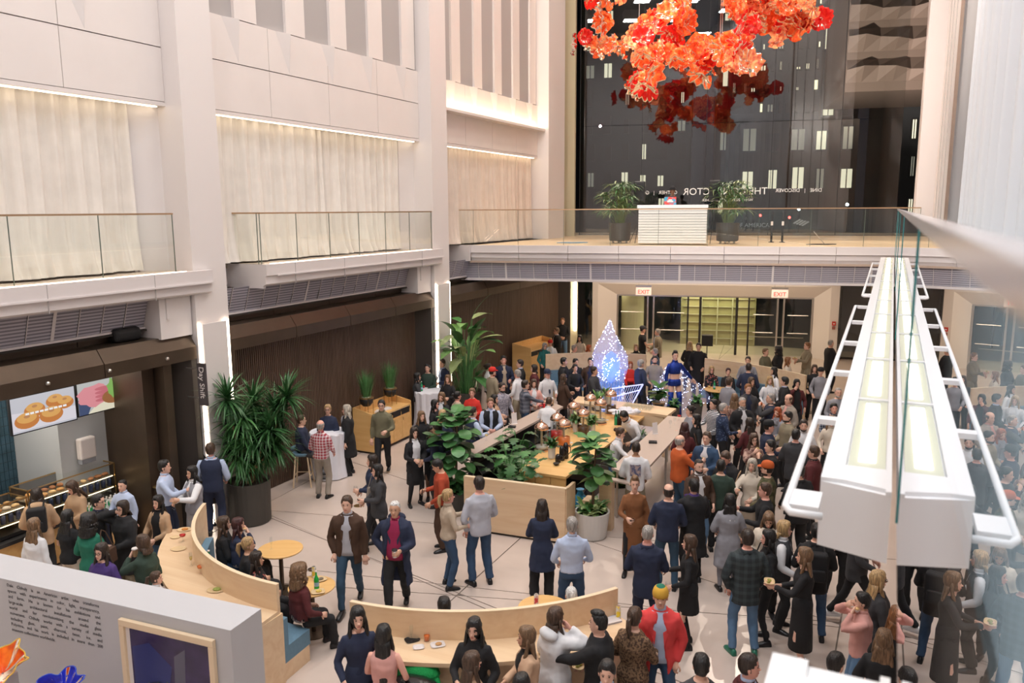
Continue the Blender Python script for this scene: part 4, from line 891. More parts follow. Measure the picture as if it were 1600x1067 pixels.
def grass_pot(label, p, seed):
    t = thing('potted_grass', label, 'plant', p); rnd = random.Random(seed)
    obj('bowl', MB().lathe([(.02, .22), (.1, .24), (.16, .32), (.18, .46), (.16, .46), (.15, .42)], 20), BLACK, t, smooth=True); obj('rim', MB().lathe([(.185, .44), (.185, .47), (.16, .47)], 20), BRASS, t)
    for k in range(4): obj('leg', MB().rod((.17 * cos(k * 1.57 + .4), .17 * sin(k * 1.57 + .4), 0), (.175 * cos(k * 1.57 + .4), .175 * sin(k * 1.57 + .4), .45), .008), BRASS, t)
    mb = MB()
    for i in range(150):
        y = rnd.uniform(0, 6.28); r = .12 * rnd.random(); mb.cat(leaf(rnd.uniform(.4, .8), .008, rnd.uniform(.05, .35), 3, 'blade').xf(orient(y, rnd.uniform(1.3, 1.56), Vector((r * cos(y), r * sin(y), .44)))))
    o = obj('grass', mb, LGM, t); o['kind'] = 'stuff'; o = obj('moss', MB().ell((0, 0, .45), (.14, .14, .05), 12, 6), mat('moss', (.2, .2, .14), .9, var=.4, scale=30), t)
grass_pot('tall grass in a black bowl on brass legs at the near end of the front console', R(-11.9, 16.35, .97), 1)
grass_pot('tall grass in a black bowl on brass legs at the far end of the front console', R(-11.95, 17.5, .97), 2)
for i, (u, l) in enumerate(((16.75, 'nearer white paper stack on the front console'), (17.05, 'farther white paper stack on the front console'))):
    o = obj('napkin_stack', MB().box(-.12, -.09, 0, .12, .09, .03).box(-.1, -.07, .03, .12, .09, .045), WHITE2, None, R(-11.78, u, .96), RZ + .4 + i); o['label'] = l; o['category'] = 'napkins'
# high tables in white cloths
CLOTH = mat('white_cloth', (.80, .80, .86), .85)
def high_table(label, p, r=.42, h=1.08):
    p = Vector((p.x, p.y, 0))
    t = thing('cocktail_table', label, 'table', p); mb = MB(); n = 48; rings = []
    for (k, z) in ((1, h), (1.02, h - .03), (.98, h * .6), (1.0, h * .3), (1.08, .02)):
        rings.append([(r * k * (1 + (.035 if z < h - .02 else 0) * sin(12 * 2 * pi * i / n)) * cos(2 * pi * i / n), r * k * (1 + (.035 if z < h - .02 else 0) * sin(12 * 2 * pi * i / n)) * sin(2 * pi * i / n), z) for i in range(n)])
    obj('tablecloth', mb.loft(rings), CLOTH, t); obj('base', MB().lathe([(.25, 0), (.25, .015)], 20), BLACK, t)
high_table('high table in white cloth among the four people by the dragon tree', R(-11.60, 14.4))
high_table('high table in white cloth beside the far end of the front console', R(-11.65, 19.0))
t = thing('bar_stool', 'wooden bar stool with a blue shell seat at the near white-clothed table', 'stool', R(-11.72, 13.62), -1.5)
for k in range(4): obj('leg', MB().rod((.2 * (1 if k % 2 else -1), .2 * (1 if k > 1 else -1), 0), (.13 * (1 if k % 2 else -1), .13 * (1 if k > 1 else -1), .72), .018), PLYE, t)
obj('footrest', MB().rod((-.18, -.18, .25), (.18, -.18, .25), .012).rod((-.18, .18, .25), (.18, .18, .25), .012).rod((-.18, -.18, .25), (-.18, .18, .25), .012), PLYE, t)
o = obj('seat', MB().lathe([(.05, .70), (.2, .72), (.23, .78), (.2, .79), (.02, .76)], 20), TEAL, t, smooth=True); obj('back', MB().tube([(.22 * cos(a), .22 * sin(a), .86) for a in [1.6 + k * .35 for k in range(10)]], .05, 8), TEAL, t, smooth=True)
t = thing('litter_bin', 'slim brushed metal cylinder bin in front of the broad-leaved palm', 'bin', P(749, 640, 0)); obj('body', MB().lathe([(.16, .02), (.16, .9), (.17, .9), (.17, .94), (.11, .95), (.1, .9)], 24), STEEL, t, smooth=False); obj('base', MB().lathe([(.165, 0), (.165, .03)], 24), BLACK, t)
# ================================================================= people
SK = {'a': (.78, .47, .35), 'b': (.68, .39, .26), 'c': (.45, .24, .14), 'd': (.20, .10, .06), 'r': (.80, .42, .33)}
CL = {'bk': (.012, .012, .014), 'nv': (.018, .026, .06), 'ch': (.045, .045, .05), 'gy': (.26, .26, .29), 'lg': (.45, .46, .52), 'wh': (.74, .74, .76), 'lb': (.46, .54, .72), 'bl': (.032, .070, .14), 'jn': (.03, .07, .12), 'lj': (.10, .19, .32),
      'br': (.065, .032, .018), 'tn': (.46, .30, .18), 'bg': (.50, .40, .30), 'cr': (.66, .58, .48), 'kh': (.26, .22, .15), 'ol': (.15, .14, .085), 'gn': (.015, .16, .10), 'dg': (.03, .055, .04), 'rd': (.62, .03, .02), 'or': (.52, .10, .02), 'rs': (.38, .055, .02),
      'mr': (.09, .014, .016), 'pk': (.66, .34, .30), 'pp': (.06, .03, .16), 'tl': (.02, .15, .15), 'cg': (.30, .26, .22), 'cy': (.72, .06, .06), 'mg': (.30, .015, .07), 'rb': (.22, .085, .03), 'yl': (.60, .34, .04), 'dn': (.06, .10, .17), 'gd': (.42, .26, .11), 'pe': (.62, .40, .26)}
HC = {'bk': (.008, .007, .007), 'db': (.022, .013, .009), 'br': (.06, .032, .018), 'lb': (.16, .09, .045), 'bd': (.40, .26, .12), 'gy': (.30, .28, .26), 'wh': (.62, .60, .57), 'rd': (.32, .065, .015), 'mr': (.045, .01, .01), 'gn': (.22, .09, .03), 'sg': (.42, .38, .32)}
def hairmat(k):
    nm = 'hair_' + k
    if nm in MATS: return MATS[nm]
    m, n, b = nt(nm); N = n.nodes; L = n.links; c = HC[k]; b.inputs['Roughness'].default_value = .38
    tc = N.new('ShaderNodeTexCoord'); mp = N.new('ShaderNodeMapping'); mp.inputs['Scale'].default_value = (70, 70, 5); t = N.new('ShaderNodeTexNoise'); t.inputs['Scale'].default_value = 1.0; t.inputs['Detail'].default_value = 3
    L.new(tc.outputs['Object'], mp.inputs[0]); L.new(mp.outputs[0], t.inputs['Vector']); r = N.new('ShaderNodeValToRGB'); r.color_ramp.elements[0].position = .35; r.color_ramp.elements[1].position = .68
    r.color_ramp.elements[0].color = (*[q * .55 for q in c], 1); r.color_ramp.elements[1].color = (*[min(1, q * 1.7 + .012) for q in c], 1); L.new(t.outputs['Fac'], r.inputs[0]); L.new(r.outputs[0], b.inputs['Base Color'])
    bp = N.new('ShaderNodeBump'); bp.inputs['Strength'].default_value = .9; bp.inputs['Distance'].default_value = .012; L.new(t.outputs['Fac'], bp.inputs['Height']); L.new(bp.outputs[0], b.inputs['Normal']); MATS[nm] = m; return m
def cloth(c):
    if c in MATS: return MATS[c]
    P_ = {'ck': ((.35, .03, .05), (.70, .60, .62), 'check', 5), 'pl': ((.02, .028, .032), (.045, .06, .065), 'plaid', 3.2), 'pg': ((.06, .07, .10), (.20, .21, .25), 'plaid', 3.0), 'tw': ((.05, .025, .015), (.22, .13, .07), 'noise', 40), 'fl': ((.012, .012, .014), (.45, .12, .10), 'spots', 16),
          'sn': ((.15, .07, .06), (.45, .30, .24), 'noise', 12), 'st': ((.70, .70, .70), (.03, .03, .05), 'stripe', 9), 'cm': ((.05, .055, .02), (.14, .12, .06), 'noise', 12), 'dt': ((.016, .03, .075), (.10, .14, .24), 'spots', 22), 'pt': ((.20, .19, .24), (.42, .40, .46), 'noise', 30), 'gd_': ((.1, .1, .1), (.3, .3, .3), 'plaid', 6), 'pw': ((.015, .02, .035), (.30, .34, .42), 'plaid', 6)}
    if c in P_: a, b, k, s = P_[c]; return pattern(c, a, b, k, s, .85)
    return mat('cloth_' + c, CL[c], .85, var=.10, scale=5, bump=.55, bscale=7)
def skinm(k): return mat('skin_' + k, SK[k], .5, var=.03, scale=10)
EYE = mat('eye', (.02, .015, .012), .25); LIP = {k: mat('lip_' + k, (c[0] * .75, c[1] * .42, c[2] * .48), .5) for k, c in SK.items()}
HEAD = [(-.075, .060, .052, .062, 0), (-.02, .056, .054, .066, 0), (.0, .040, .084, .064, 0), (.012, .048, .090, .068, 0), (.035, .058, .090, .078, 0), (.055, .064, .091, .088, .003), (.072, .068, .090, .094, .022), (.085, .070, .087, .097, .020), (.105, .073, .083, .100, .010), (.128, .075, .090, .102, .003), (.16, .074, .086, .102, 0), (.188, .064, .072, .090, 0), (.208, .046, .052, .066, 0), (.222, .018, .02, .026, 0)]
def headring(z, rx, yf, yb, nose, n=16, o=0):
    r = []
    for i in range(n):
        a = 2 * pi * i / n; x = (rx + o) * sin(a); c = cos(a); y = (yf + o) * c if c > 0 else (yb + o) * c
        if i == 0: y += nose
        r.append((x, y, z))
    return r
def ik(S, T, a, b, pole):
    S, T, pole = Vector(S), Vector(T), Vector(pole); d = T - S; L_ = d.length
    if L_ > (a + b) * .985: d = d * ((a + b) * .985 / L_); L_ = d.length; T = S + d
    if L_ < abs(a - b) + .02: L_ = abs(a - b) + .02
    u = d.normalized(); x = (a * a - b * b + L_ * L_) / (2 * L_); h = math.sqrt(max(0, a * a - x * x)); w = (pole - u * pole.dot(u))
    if w.length < 1e-6: w = Vector((0, 1, 0))
    return S + u * x + w.normalized() * h, T
def limb(mb, A, B, C, ra, rb, rc, n=10, mi=0, ext=None, cap=True):
    A, B, C = Vector(A), Vector(B), Vector(C)
    pts = [A, A.lerp(B, .35), A.lerp(B, .82), B, B.lerp(C, .2), B.lerp(C, .6), C]
    pts[3] = B + ((A.lerp(B, .82) + B.lerp(C, .2)) / 2 - B) * .3
    rs = [ra, ra * .98, rb * 1.04, rb * 1.02, rb * 1.0, (rb * .45 + rc * .55), rc]
    if ext: pts = [Vector(ext)] + pts; rs = [ra * .9] + rs
    return mb.tube(pts, rs, n, mi)
def hand(mb, Wp, d, side, curl=.6, mi=0, roll=0):
    """palm, four bent fingers of unequal length and a thumb, from the wrist along d"""
    d = Vector(d).normalized(); q = d.to_track_quat('X', 'Z'); M = Matrix.Translation(Wp) @ q.to_matrix().to_4x4() @ Matrix.Rotation(roll, 4, 'X'); h = MB()
    h.loft([[(x, y * w, z * t) for (y, z) in ((1, .4), (.5, 1), (-.5, 1), (-1, .4), (-1, -.4), (-.5, -1), (.5, -1), (1, -.4))] for x, w, t in ((-.02, .026, .02), (.01, .03, .018), (.05, .042, .017), (.09, .042, .014))])
    for k, (y, L_) in enumerate(((.031, .068), (.011, .078), (-.010, .072), (-.030, .056))):
        a = 0; p = Vector((.085, y, 0)); pts = [p]
        for j, f in enumerate((.45, .32, .23)):
            a += curl * (.6 + .5 * j) ; p = p + Vector((cos(a), 0, -sin(a))) * L_ * f; pts.append(p)
        h.tube(pts, [.0105, .0098, .009, .0065], 5)
    s = side; h.tube([(.015, s * .028, -.004), (.045, s * .052, -.016), (.068, s * .058, -.032), (.085, s * .05, -.045)], [.013, .012, .011, .008], 5)
    mb.cat(h.xf(M), mi); return M @ Vector((.075, 0, -.035))
ARM = {'d': ((.25, .04, .80), (.4, -1, 0), .35), 'p': ((.20, .07, .90), (1, -.7, 0), .9), 'h': ((.13, .30, 1.12), (.7, -.4, -1), .9), 'b': ((.07, .25, 1.05), (.9, -.4, -.6), .7), 'c': ((-.10, .21, 1.15), (1, .1, -.7), .5), 't': ((.18, .40, 1.24), (.7, -.3, -1), .35), 'k': ((.05, .24, 1.42), (.9, .2, -1), .9),
       'e': ((.115, .05, 1.56), (1, .3, -.8), .8), 'i': ((.17, .05, .98), (1, -.5, 0), .8), 'r': ((.10, .52, 1.15), (.5, -.3, -1), .3), 'x': ((.05, -.16, .98), (1, -.2, 0), .7), 'u': ((.40, .18, 1.55), (.6, 0, -1), .2), 'n': ((.20, .22, 1.0), (.6, -1, -.2), .5), 'f': ((.10, .16, 1.50), (1, .2, -1), .6), 's': ((.24, .10, 1.30), (.8, 0, -1), .5), 'l': ((.13, .30, .78), (.8, -.3, -.2), .4), 'w': ((.52, -.02, .98), (.2, -1, -.2), .2)}
def sup(rx, ry, n=16, p=.8):
    o = []
    for i in range(n):
        a = 2 * pi * i / n; c, s = cos(a), sin(a); o.append((rx * (abs(s) ** p) * (1 if s > 0 else -1), ry * (abs(c) ** p) * (1 if c > 0 else -1)))
    return o
TM = [(.86, .150, .115), (.95, .160, .120), (1.06, .150, .115), (1.18, .158, .120), (1.30, .178, .128), (1.385, .180, .112), (1.43, .150, .088), (1.465, .095, .070), (1.50, .062, .062)]
TF = [(.86, .158, .120), (.95, .165, .122), (1.06, .128, .100), (1.18, .138, .108), (1.29, .152, .130), (1.375, .155, .105), (1.42, .130, .080), (1.455, .082, .064), (1.50, .053, .055)]
def torso(mb, T, e, z0, z1, Lm, flare=0, open_=0, belly=0, mi=0, n=16):
    rings = []
    def at(z):
        if z <= T[0][0]: return T[0][1], T[0][2]
        for a, b in zip(T[:-1], T[1:]):
            if a[0] <= z <= b[0]: t = (z - a[0]) / (b[0] - a[0]); return a[1] + (b[1] - a[1]) * t, a[2] + (b[2] - a[2]) * t
        return T[-1][1], T[-1][2]
    zs = [z0] + [z for z, _, _ in T if z0 + .02 < z < z1 - .01] + [z1]
    if z0 < .8: zs = [z0 + (T[0][0] - z0) * k / 3 for k in range(3)] + [z for z in zs if z >= T[0][0]]
    for z in zs:
        rx, ry = at(z); f = max(0, (1.0 - z)) * flare; rx += e + f; ry += e + f; r = []
        bl = belly * math.exp(-((z - 1.06) / .13) ** 2)
        for i, (x, y) in enumerate(sup(rx, ry, n)):
            if y > 0: y += bl
            if open_ and y > 0 and abs(x) < open_ * (1.0 if z > 1.2 else 1.0 + 1.3 * (1.2 - z)) * (.75 if z > 1.38 else 1): y = y - e - .03 if z > .95 else min(y, -.02)
            r.append((x, y, z))
        rings.append(r)
    L2 = []
    for r in rings:
        L2.append([Lm(p) if p[2] > .93 else Vector(p) for p in r])
    return mb.loft(L2, mi)
PCOUNT = 0
FOLD = bpy.data.textures.new('folds', 'CLOUDS'); FOLD.noise_scale = .13; FOLD.noise_depth = 1
def person(px, py, h, face, pose, hair, top, bot, label, skin='a', held='', lean=0, turn=0, nod=0, legs='s', zs=None, fem=None, near=None, shoe='bk', belly=0, extra='', group=None, pos=None, want=False):
    global PCOUNT
    PCOUNT += 0 if want else 1; s = h / 1.75; rnd = random.Random(PCOUNT * 7 + int(px))
    hs, hcol = (hair.split(':') + ['db'])[:2]
    if fem is None: fem = hs in ('long', 'bob', 'pony', 'bun', 'xlong', 'curly', 'wavy')
    T = TF if fem else TM; sw = .150 if fem else .182
    dz = 0
    if zs is not None: dz = (zs + .08) / s - .93
    htop = (1.75 + dz) * s
    if lean: htop -= .82 * (1 - cos(radians(lean))) * s
    if want: 
        p = P(px, py, htop)
        if lean: fa = radians(face); p = p - Vector((sin(fa), cos(fa), 0)) * .82 * s * sin(radians(lean))
        return Vector((p.x, p.y, 0))
    if pos is None:
        p = P(px, py, htop)
        if lean: fa = radians(face); p = p - Vector((sin(fa), cos(fa), 0)) * .82 * s * sin(radians(lean))
        p.z = 0
    else: p = Vector(pos)
    if near is None: near = p.length < 21 
    root = thing('person', label, 'person', p, -radians(face) + rnd.uniform(-.06, .06), group); root.scale = (s, s, s)
    D = Vector((0, 0, dz)); ML = Matrix.Translation((0, 0, .93 + dz)) @ Matrix.Rotation(-radians(lean), 4, 'X') @ Matrix.Translation((0, 0, -.93)) 
    Lm = lambda q: ML @ Vector(q)
    MH = ML @ Matrix.Translation((0, 0, 1.50)) @ Matrix.Rotation(-radians(turn), 4, 'Z') @ Matrix.Rotation(-radians(nod), 4, 'X') @ Matrix.Translation((0, .012, .028))
    sm_ = skinm(skin)
    # ---- joints
    arms = []
    for k, sd in ((0, -1), (1, 1)):
        (tx, ty, tz), pole, curl = ARM[pose[k].lower()]; j = rnd.uniform(-.02, .02)
        Sh = Lm((sd * sw, 0, 1.385)); Tg = Lm((sd * tx, ty + j, tz + j))
        E_, W_2 = ik(Sh, Tg, .285, .25, (sd * pole[0], pole[1], pole[2])); arms.append((sd, Sh, E_, W_2, curl))
    lg = []
    hipz = .90 + dz
    for sd in (-1, 1):
        hip = Vector((sd * .088, 0, hipz)); wide = .10 + rnd.uniform(0, .05); fy = {'s': 0, 'w': .30 * sd, 'c': .06 * sd, 'x': 0}.get(legs, 0) + rnd.uniform(-.03, .03)
        if zs is not None:
            kz = min(.50, zs / s + .07); knee = Vector((sd * .13, .42, max(kz, hipz - .16) if zs < .6 else hipz - .12)); an = Vector((sd * .12, .46 if zs < .6 else .36, .09 if zs < .6 else max(.09, knee.z - .42)))
        else:
            an = Vector((sd * (wide if legs != 'w' else .07), fy - .02, .085 + (.05 if legs == 'w' and sd < 0 else 0))); knee, an = ik(hip, an, .425, .415, (sd * .15, 1, 0))
        lg.append((sd, hip, knee, an))
    skirt = bot.split(':')[0] in ('skirt', 'dress'); shorts = bot.startswith('shorts')
    # ---- the body
    b = MB()
    if not extra == 'none': torso(b, T, 0, .88, 1.50, Lm)
    hr = [[MH @ Vector(q) for q in headring(z, rx * (.94 if fem else 1), yf * (.96 if fem else 1), yb, ns)] for z, rx, yf, yb, ns in HEAD]; b.loft(hr)
    for sd in (-1, 1):
        e_ = MB().ell((sd * .076, -.004, .092), (.011, .018, .030), 6, 5); b.cat(e_.xf(MH))
        e_ = MB().ell((sd * .029, .081, .112), (.0105, .0075, .0055), 6, 4, 1); b.cat(e_.xf(MH))
        e_ = MB().ell((sd * .030, .087, .131), (.016, .005, .0030), 6, 3, 1); b.cat(e_.xf(MH))
    b.cat(MB().ell((0, .090, .042), (.022, .009, .0075), 8, 4, 2).xf(MH)); b.cat(MB().ell((0, .103, .079), (.015, .013, .012), 6, 4).xf(MH))
    hands = {}
    sleeve = 1 if top.split(':')[0] not in ('tee', 'tank') else 0
    for (sd, Sh, E_, W_2, curl) in arms:
        limb(b, Sh, E_, W_2, .045, .036, .025, 8, 0, Lm((sd * .08, 0, 1.38)))
        fd = (W_2 - E_).normalized(); hands[sd] = hand(b, W_2 + fd * .01, fd, -sd, curl, 0, 0 if pose[0 if sd < 0 else 1] in 'dpilx' else sd * 1.2)
    if skirt or bot.startswith('short'):
        for (sd, hip, knee, an) in lg: limb(b, hip, knee, an, .075, .052, .034, 10); b.tube([an, an + Vector((0, 0, -.05))], [.034, .036], 8)
    bo = obj('body', b, [sm_, EYE, LIP[skin]], root, smooth=True)
    # ---- clothes
    tk = top.split(':'); kind, c1 = tk[0], tk[1]; c2 = tk[2] if len(tk) > 2 else None
    e = {'shirt': .012, 'tee': .012, 'tank': .010, 'sweater': .020, 'jacket': .026, 'coat': .034, 'vest': .026, 'puffer': .045, 'dress': .013, 'cardigan': .022}[kind]
    hem = {'shirt': .90, 'tee': .86, 'tank': .92, 'sweater': .84, 'jacket': .74, 'coat': .48, 'vest': .86, 'puffer': .76, 'dress': .88, 'cardigan': .76}[kind]
    if c1 in ('nv',) and kind == 'puffer' and 'long' in extra: hem = .5
    if 'tuck' in extra: hem = .95
    if 'longhem' in extra: hem = .56
    if 'crop' in extra: hem = 1.16
    if zs is not None: hem = max(hem, .82)
    hem += dz
    hem -= dz
    m1 = cloth(c1); opn = 0
    if kind in ('jacket', 'coat', 'vest', 'cardigan', 'puffer') and c2:
        opn = {'vest': .022, 'jacket': .052, 'coat': .085, 'puffer': .08, 'cardigan': .07}[kind]
        u_ = MB(); torso(u_, T, .012, .88, 1.475, Lm, 0, 0, belly); obj('shirt', u_, cloth(c2), root, smooth=True)
        col_ = MB(); col_.loft([[Lm((x, y, z)) for x, y in sup(rx, ry, 12)] for z, rx, ry in ((1.455, .088, .075), (1.50, .066, .066), (1.515, .068, .068))]); obj('collar', col_, cloth(c2), root, smooth=True)
    g = MB(); nk = {'shirt': 1.485, 'coat': 1.49, 'puffer': 1.50, 'sweater': 1.48, 'jacket': 1.475}.get(kind, 1.465)
    if 'turtle' in extra: nk = 1.50
    torso(g, T, e, hem, nk, Lm, .10 if hem < .7 else .03, opn, belly, n=40 if opn else 16)
    if opn and kind in ('jacket', 'coat'):
        lp = MB()
        for sd in (-1, 1): lp.add([Lm((sd * a_, b_, c_)) for a_, b_, c_ in ((.050, .060, 1.475), (.085, .075, 1.46), (.125, .128, 1.33), (.055, .158, 1.12), (.040, .140, 1.25), (.052, .055, 1.44), (.085, .066, 1.44), (.12, .112, 1.32), (.055, .14, 1.12))], [(0, 1, 2, 4), (4, 2, 3)] if sd > 0 else [(4, 2, 1, 0), (3, 2, 4)])
        obj('lapel', lp, m1, root)
    sc1_ = c2 if kind == 'vest' and c2 else c1
    sv = MB()
    tgt = sv if kind == 'vest' else g
    if kind != 'tank':
        for (sd, Sh, E_, W_2, curl) in arms:
            if kind == 'tee': tgt.tube([Lm((sd * .07, 0, 1.385)), Sh, Sh.lerp(E_, .35), Sh.lerp(E_, .62)], [.062, .064, .060, .062], 10)
            else: limb(tgt, Sh, E_, W_2, .050 + e * .75, .043 + e * .6, .031 + e * .45, 10, 0, Lm((sd * .07, 0, 1.385)))
    go = obj({'shirt': 'shirt', 'tee': 'tee_shirt', 'tank': 'top', 'sweater': 'sweater', 'jacket': 'jacket', 'coat': 'coat', 'vest': 'vest', 'puffer': 'padded_coat', 'dress': 'dress', 'cardigan': 'cardigan'}[kind], g, m1, root, smooth=True)
    parts = [(go, near)]
    if kind == 'vest': so = obj('sleeves', sv, cloth(sc1_), root, smooth=True)
    if kind == 'shirt' or 'turtle' in extra:
        col_ = MB(); w = .004 if kind == 'shirt' else .012
        col_.loft([[Lm((x, y, z)) for x, y in sup(rx + w, ry + w, 12)] for z, rx, ry in ((1.46, .082, .072), (1.505, .062, .064), (1.52, .064, .066))]); obj('collar', col_, m1, root, smooth=True)
    if kind in ('jacket', 'coat', 'puffer') and 'hood' not in extra and not fem:
        col_ = MB(); col_.loft([[Lm((x, y - .012, z)) for x, y in sup(rx + .02, ry + .016, 12)] for z, rx, ry in ((1.43, .115, .080), (1.485, .074, .066), (1.492, .070, .062))]); obj('collar', col_, m1, root, smooth=True)
    if 'hood' in extra:
        obj('hood', MB().cat(MB().ell((0, -.09, 1.47), (.14, .09, .075), 12, 8).xf(ML)), m1, root, smooth=True)
    if 'scarf' in extra:
        sc_ = extra.split('scarf=')[1].split()[0]; k_ = MB(); k_.loft([[Lm((x, y, z)) for x, y in sup(rx, ry, 12)] for z, rx, ry in ((1.43, .11, .095), (1.47, .10, .095), (1.51, .075, .078))]); k_.cat(MB().box(-.10, .10, 1.08, -.03, .145, 1.47).xf(ML)).cat(MB().box(.03, .10, 1.12, .10, .145, 1.47).xf(ML)); o_ = obj('scarf', k_, cloth(sc_), root, smooth=False); bevel(o_, .02)
    if 'bow' in extra: pass
    if 'tie' in extra: obj('tie', MB().cat(MB().add([(-.012, .085, 1.46), (.012, .085, 1.46), (.03, .150, 1.15), (0, .150, 1.08), (-.03, .150, 1.15), (0, .07, 1.3)], [(0, 4, 3, 2, 1), (0, 1, 5), (1, 2, 5), (2, 3, 5), (3, 4, 5), (4, 0, 5)]).xf(ML)), cloth('nv'), root)
    if 'print' in extra: obj('back_print', MB().cat(MB().add([(-.10, -.158, 1.14), (.10, -.158, 1.14), (.10, -.160, 1.36), (-.10, -.160, 1.36), (-.10, -.14, 1.14), (.10, -.14, 1.14), (.10, -.13, 1.36), (-.10, -.13, 1.36)], [(1, 0, 3, 2), (4, 5, 6, 7), (0, 4, 7, 3), (1, 2, 6, 5)]).xf(ML)), pattern('print_blue', (.10, .11, .20), (.42, .32, .30), 'noise', 22), root)
    # ---- trousers, skirts, shoes
    bk = bot.split(':'); bm_ = cloth(bk[1])
    t_ = MB()
    if skirt:
        zh = {'skirt': .50, 'dress': .52}[bk[0]]
        if len(bk) > 2: zh = float(bk[2])
        if zs is not None:
            for (sd, hip, knee, an) in lg: limb(t_, hip, knee, an.lerp(knee, .8), .095, .075, .07, 10)
            torso(t_, T, .014, .86, 1.04, lambda q: Vector(q) + D)
        else:
            rr = []
            for z, rx, ry in ((1.08, T[2][1] + .014, T[2][2] + .014), (.95, T[1][1] + .018, T[1][2] + .018), (.80, .178, .14), ((.8 + zh) / 2, .18, .15), (zh, .185, .16)):
                k = 1 + (.03 if z < .8 else 0); rr.append([Vector((x * k, y * k, z)) for x, y in sup(rx, ry, 16, .9)])
            t_.loft(rr)
        obj('skirt', t_, bm_, root, smooth=True)
        if 'tights' in extra or 'boots' in extra:
            q_ = MB()
            for (sd, hip, knee, an) in lg:
                up = knee.lerp(an, .12) if 'boots' in extra else hip.lerp(knee, .3)
                if 'boots' in extra: q_.tube([up, knee.lerp(an, .4), an, an + Vector((0, 0, -.05))], [.062, .060, .046, .045], 10)
                else: limb(q_, up, knee, an, .08, .056, .038, 10)
            obj('boots' if 'boots' in extra else 'tights', q_, cloth('bk'), root, smooth=True)
    elif shorts:
        torso(t_, T, .008, .84, 1.02, lambda q: Vector(q) + D)
        for (sd, hip, knee, an) in lg: t_.tube([hip, hip.lerp(knee, .16)], [.094, .088], 12)
        obj('shorts', t_, bm_, root, smooth=True); q_ = MB()
        for (sd, hip, knee, an) in lg: q_.tube([hip.lerp(knee, .55), knee, knee.lerp(an, .3), knee.lerp(an, .8), an + Vector((0, 0, -.05))], [.080, .068, .066, .085, .10], 12)
        obj('thigh_boots', q_, bm_, root, smooth=True)
    else:
        wdn = {'jeans': 0, 'pants': .006, 'wide': .022, 'slim': -.006, 'leggings': -.012}.get(bk[0], 0)
        for (sd, hip, knee, an) in lg: limb(t_, hip + Vector((0, 0, .02)), knee, an + Vector((0, 0, .0)), .092 + wdn * .5, .068 + wdn, .053 + wdn * 1.3, 12)
        torso(t_, T, .006, .86, 1.03, lambda q: Vector(q) + D)
        # torso() leaves points under the hips where they are: lift them for a seated figure
        if dz: t_.v = t_.v
        to = obj('trousers', t_, bm_, root, smooth=True); parts.append((to, near))
    if dz:
        pass
    for (sd, hip, knee, an) in lg:
        f = MB(); d_ = rnd.uniform(.05, .3) * sd; M = Matrix.Translation(an) @ Matrix.Rotation(-d_, 4, 'Z')
        f.loft([[(x * w, y0 + 0, z0 + z * hh) for x, z in ((1, .1), (.95, .6), (.5, 1), (-.5, 1), (-.95, .6), (-1, .1), (-.9, 0), (.9, 0))] for y0, z0, w, hh in ((-.075, -.085, .026, .05), (-.06, -.085, .036, .085), (-.01, -.085, .038, .10), (.05, -.085, .041, .07), (.12, -.085, .043, .05), (.165, -.085, .036, .038), (.185, -.085, .02, .022))])
        f.xf(M); obj('shoe', f, mat('shoe_' + shoe, CL[shoe], .35), root, smooth=True)
    # ---- hair
    hm = hairmat(hcol) if hcol in HC else None
    def shell(zlo, off, line, frontcut, n=16, below=None):
        rr = []
        for (z, rx, yf, yb, ns) in HEAD[::-1]:
            if z < zlo: continue
            r = []
            for i, (x, y, zz) in enumerate(headring(z, rx, yf, yb, 0, n, off * (1.0 if z < .2 else 1.25))):
                k = min(i, n - i)
                if z < line[min(k, len(line) - 1)]: x *= .80; y = y * .80 - .004
                j = (sin(i * 5.1 + z * 90 + PCOUNT) * .004 if hs in ('curly', 'wavy', 'messy') else 0)
                r.append((x + j, y - j, zz + (off if z > .2 else 0)))
            rr.append(r)
        return rr[::-1]
    if hm or hs in ('cap', 'beanie'):
        hb = MB(); XX = 9
        if hs in ('short', 'messy'): hb.loft([[MH @ Vector(q) for q in r] for r in shell(.03, .011, (.186, .182, .16, .125, .06, .03, .0, .0, .0), 0)])
        elif hs == 'balding': hb.loft([[MH @ Vector(q) for q in r] for r in shell(.03, .008, (.25, .25, .25, .10, .05, .03, .0, .0, .0), 0) if r[0][2] < .17])
        elif hs == 'crop': hb.loft([[MH @ Vector(q) for q in r] for r in shell(.04, .005, (.187, .186, .17, .14, .07, .04, .0, .0, .0), 0)])
        elif hs in ('long', 'xlong', 'bob', 'wavy', 'curly'):
            off = .018 if hs != 'curly' else .045
            hb.loft([[MH @ Vector(q) for q in r] for r in shell(.0, off, (.185, .18, .155, .06, -1, -1, -1, -1, -1), 0)])
            drop = {'long': -.22, 'wavy': -.20, 'bob': -.04, 'xlong': -.42, 'curly': -.10}[hs]; rr = []
            for k in range(7):
                t = k / 6; z = .06 + (drop - .06) * t; wx = .088 + (.05 * t if hs in ('long', 'wavy') else .015 * t) + (.04 if hs == 'curly' else 0); yb = -.095 - .035 * t - (.03 if hs == 'curly' else 0); yf = .01 - .07 * min(1, t * 1.6) if hs != 'curly' else .02
                if hs == 'xlong' and t > .4: wx = .11 - .05 * (t - .4)
                if k == 6: wx *= .7
                j = .006 * sin(k * 3 + PCOUNT)
                rr.append([(x + j, (y if y < 0 else y) * 1.0 + (yb + yf) / 2, z) for x, y in sup(wx, (yf - yb) / 2, 14, .9)])
            if hs == 'xlong' or not hs == 'bob': hb.loft([[MH @ Vector(q) for q in r] for r in rr])
            else: hb.loft([[MH @ Vector(q) for q in r] for r in rr[:7]])
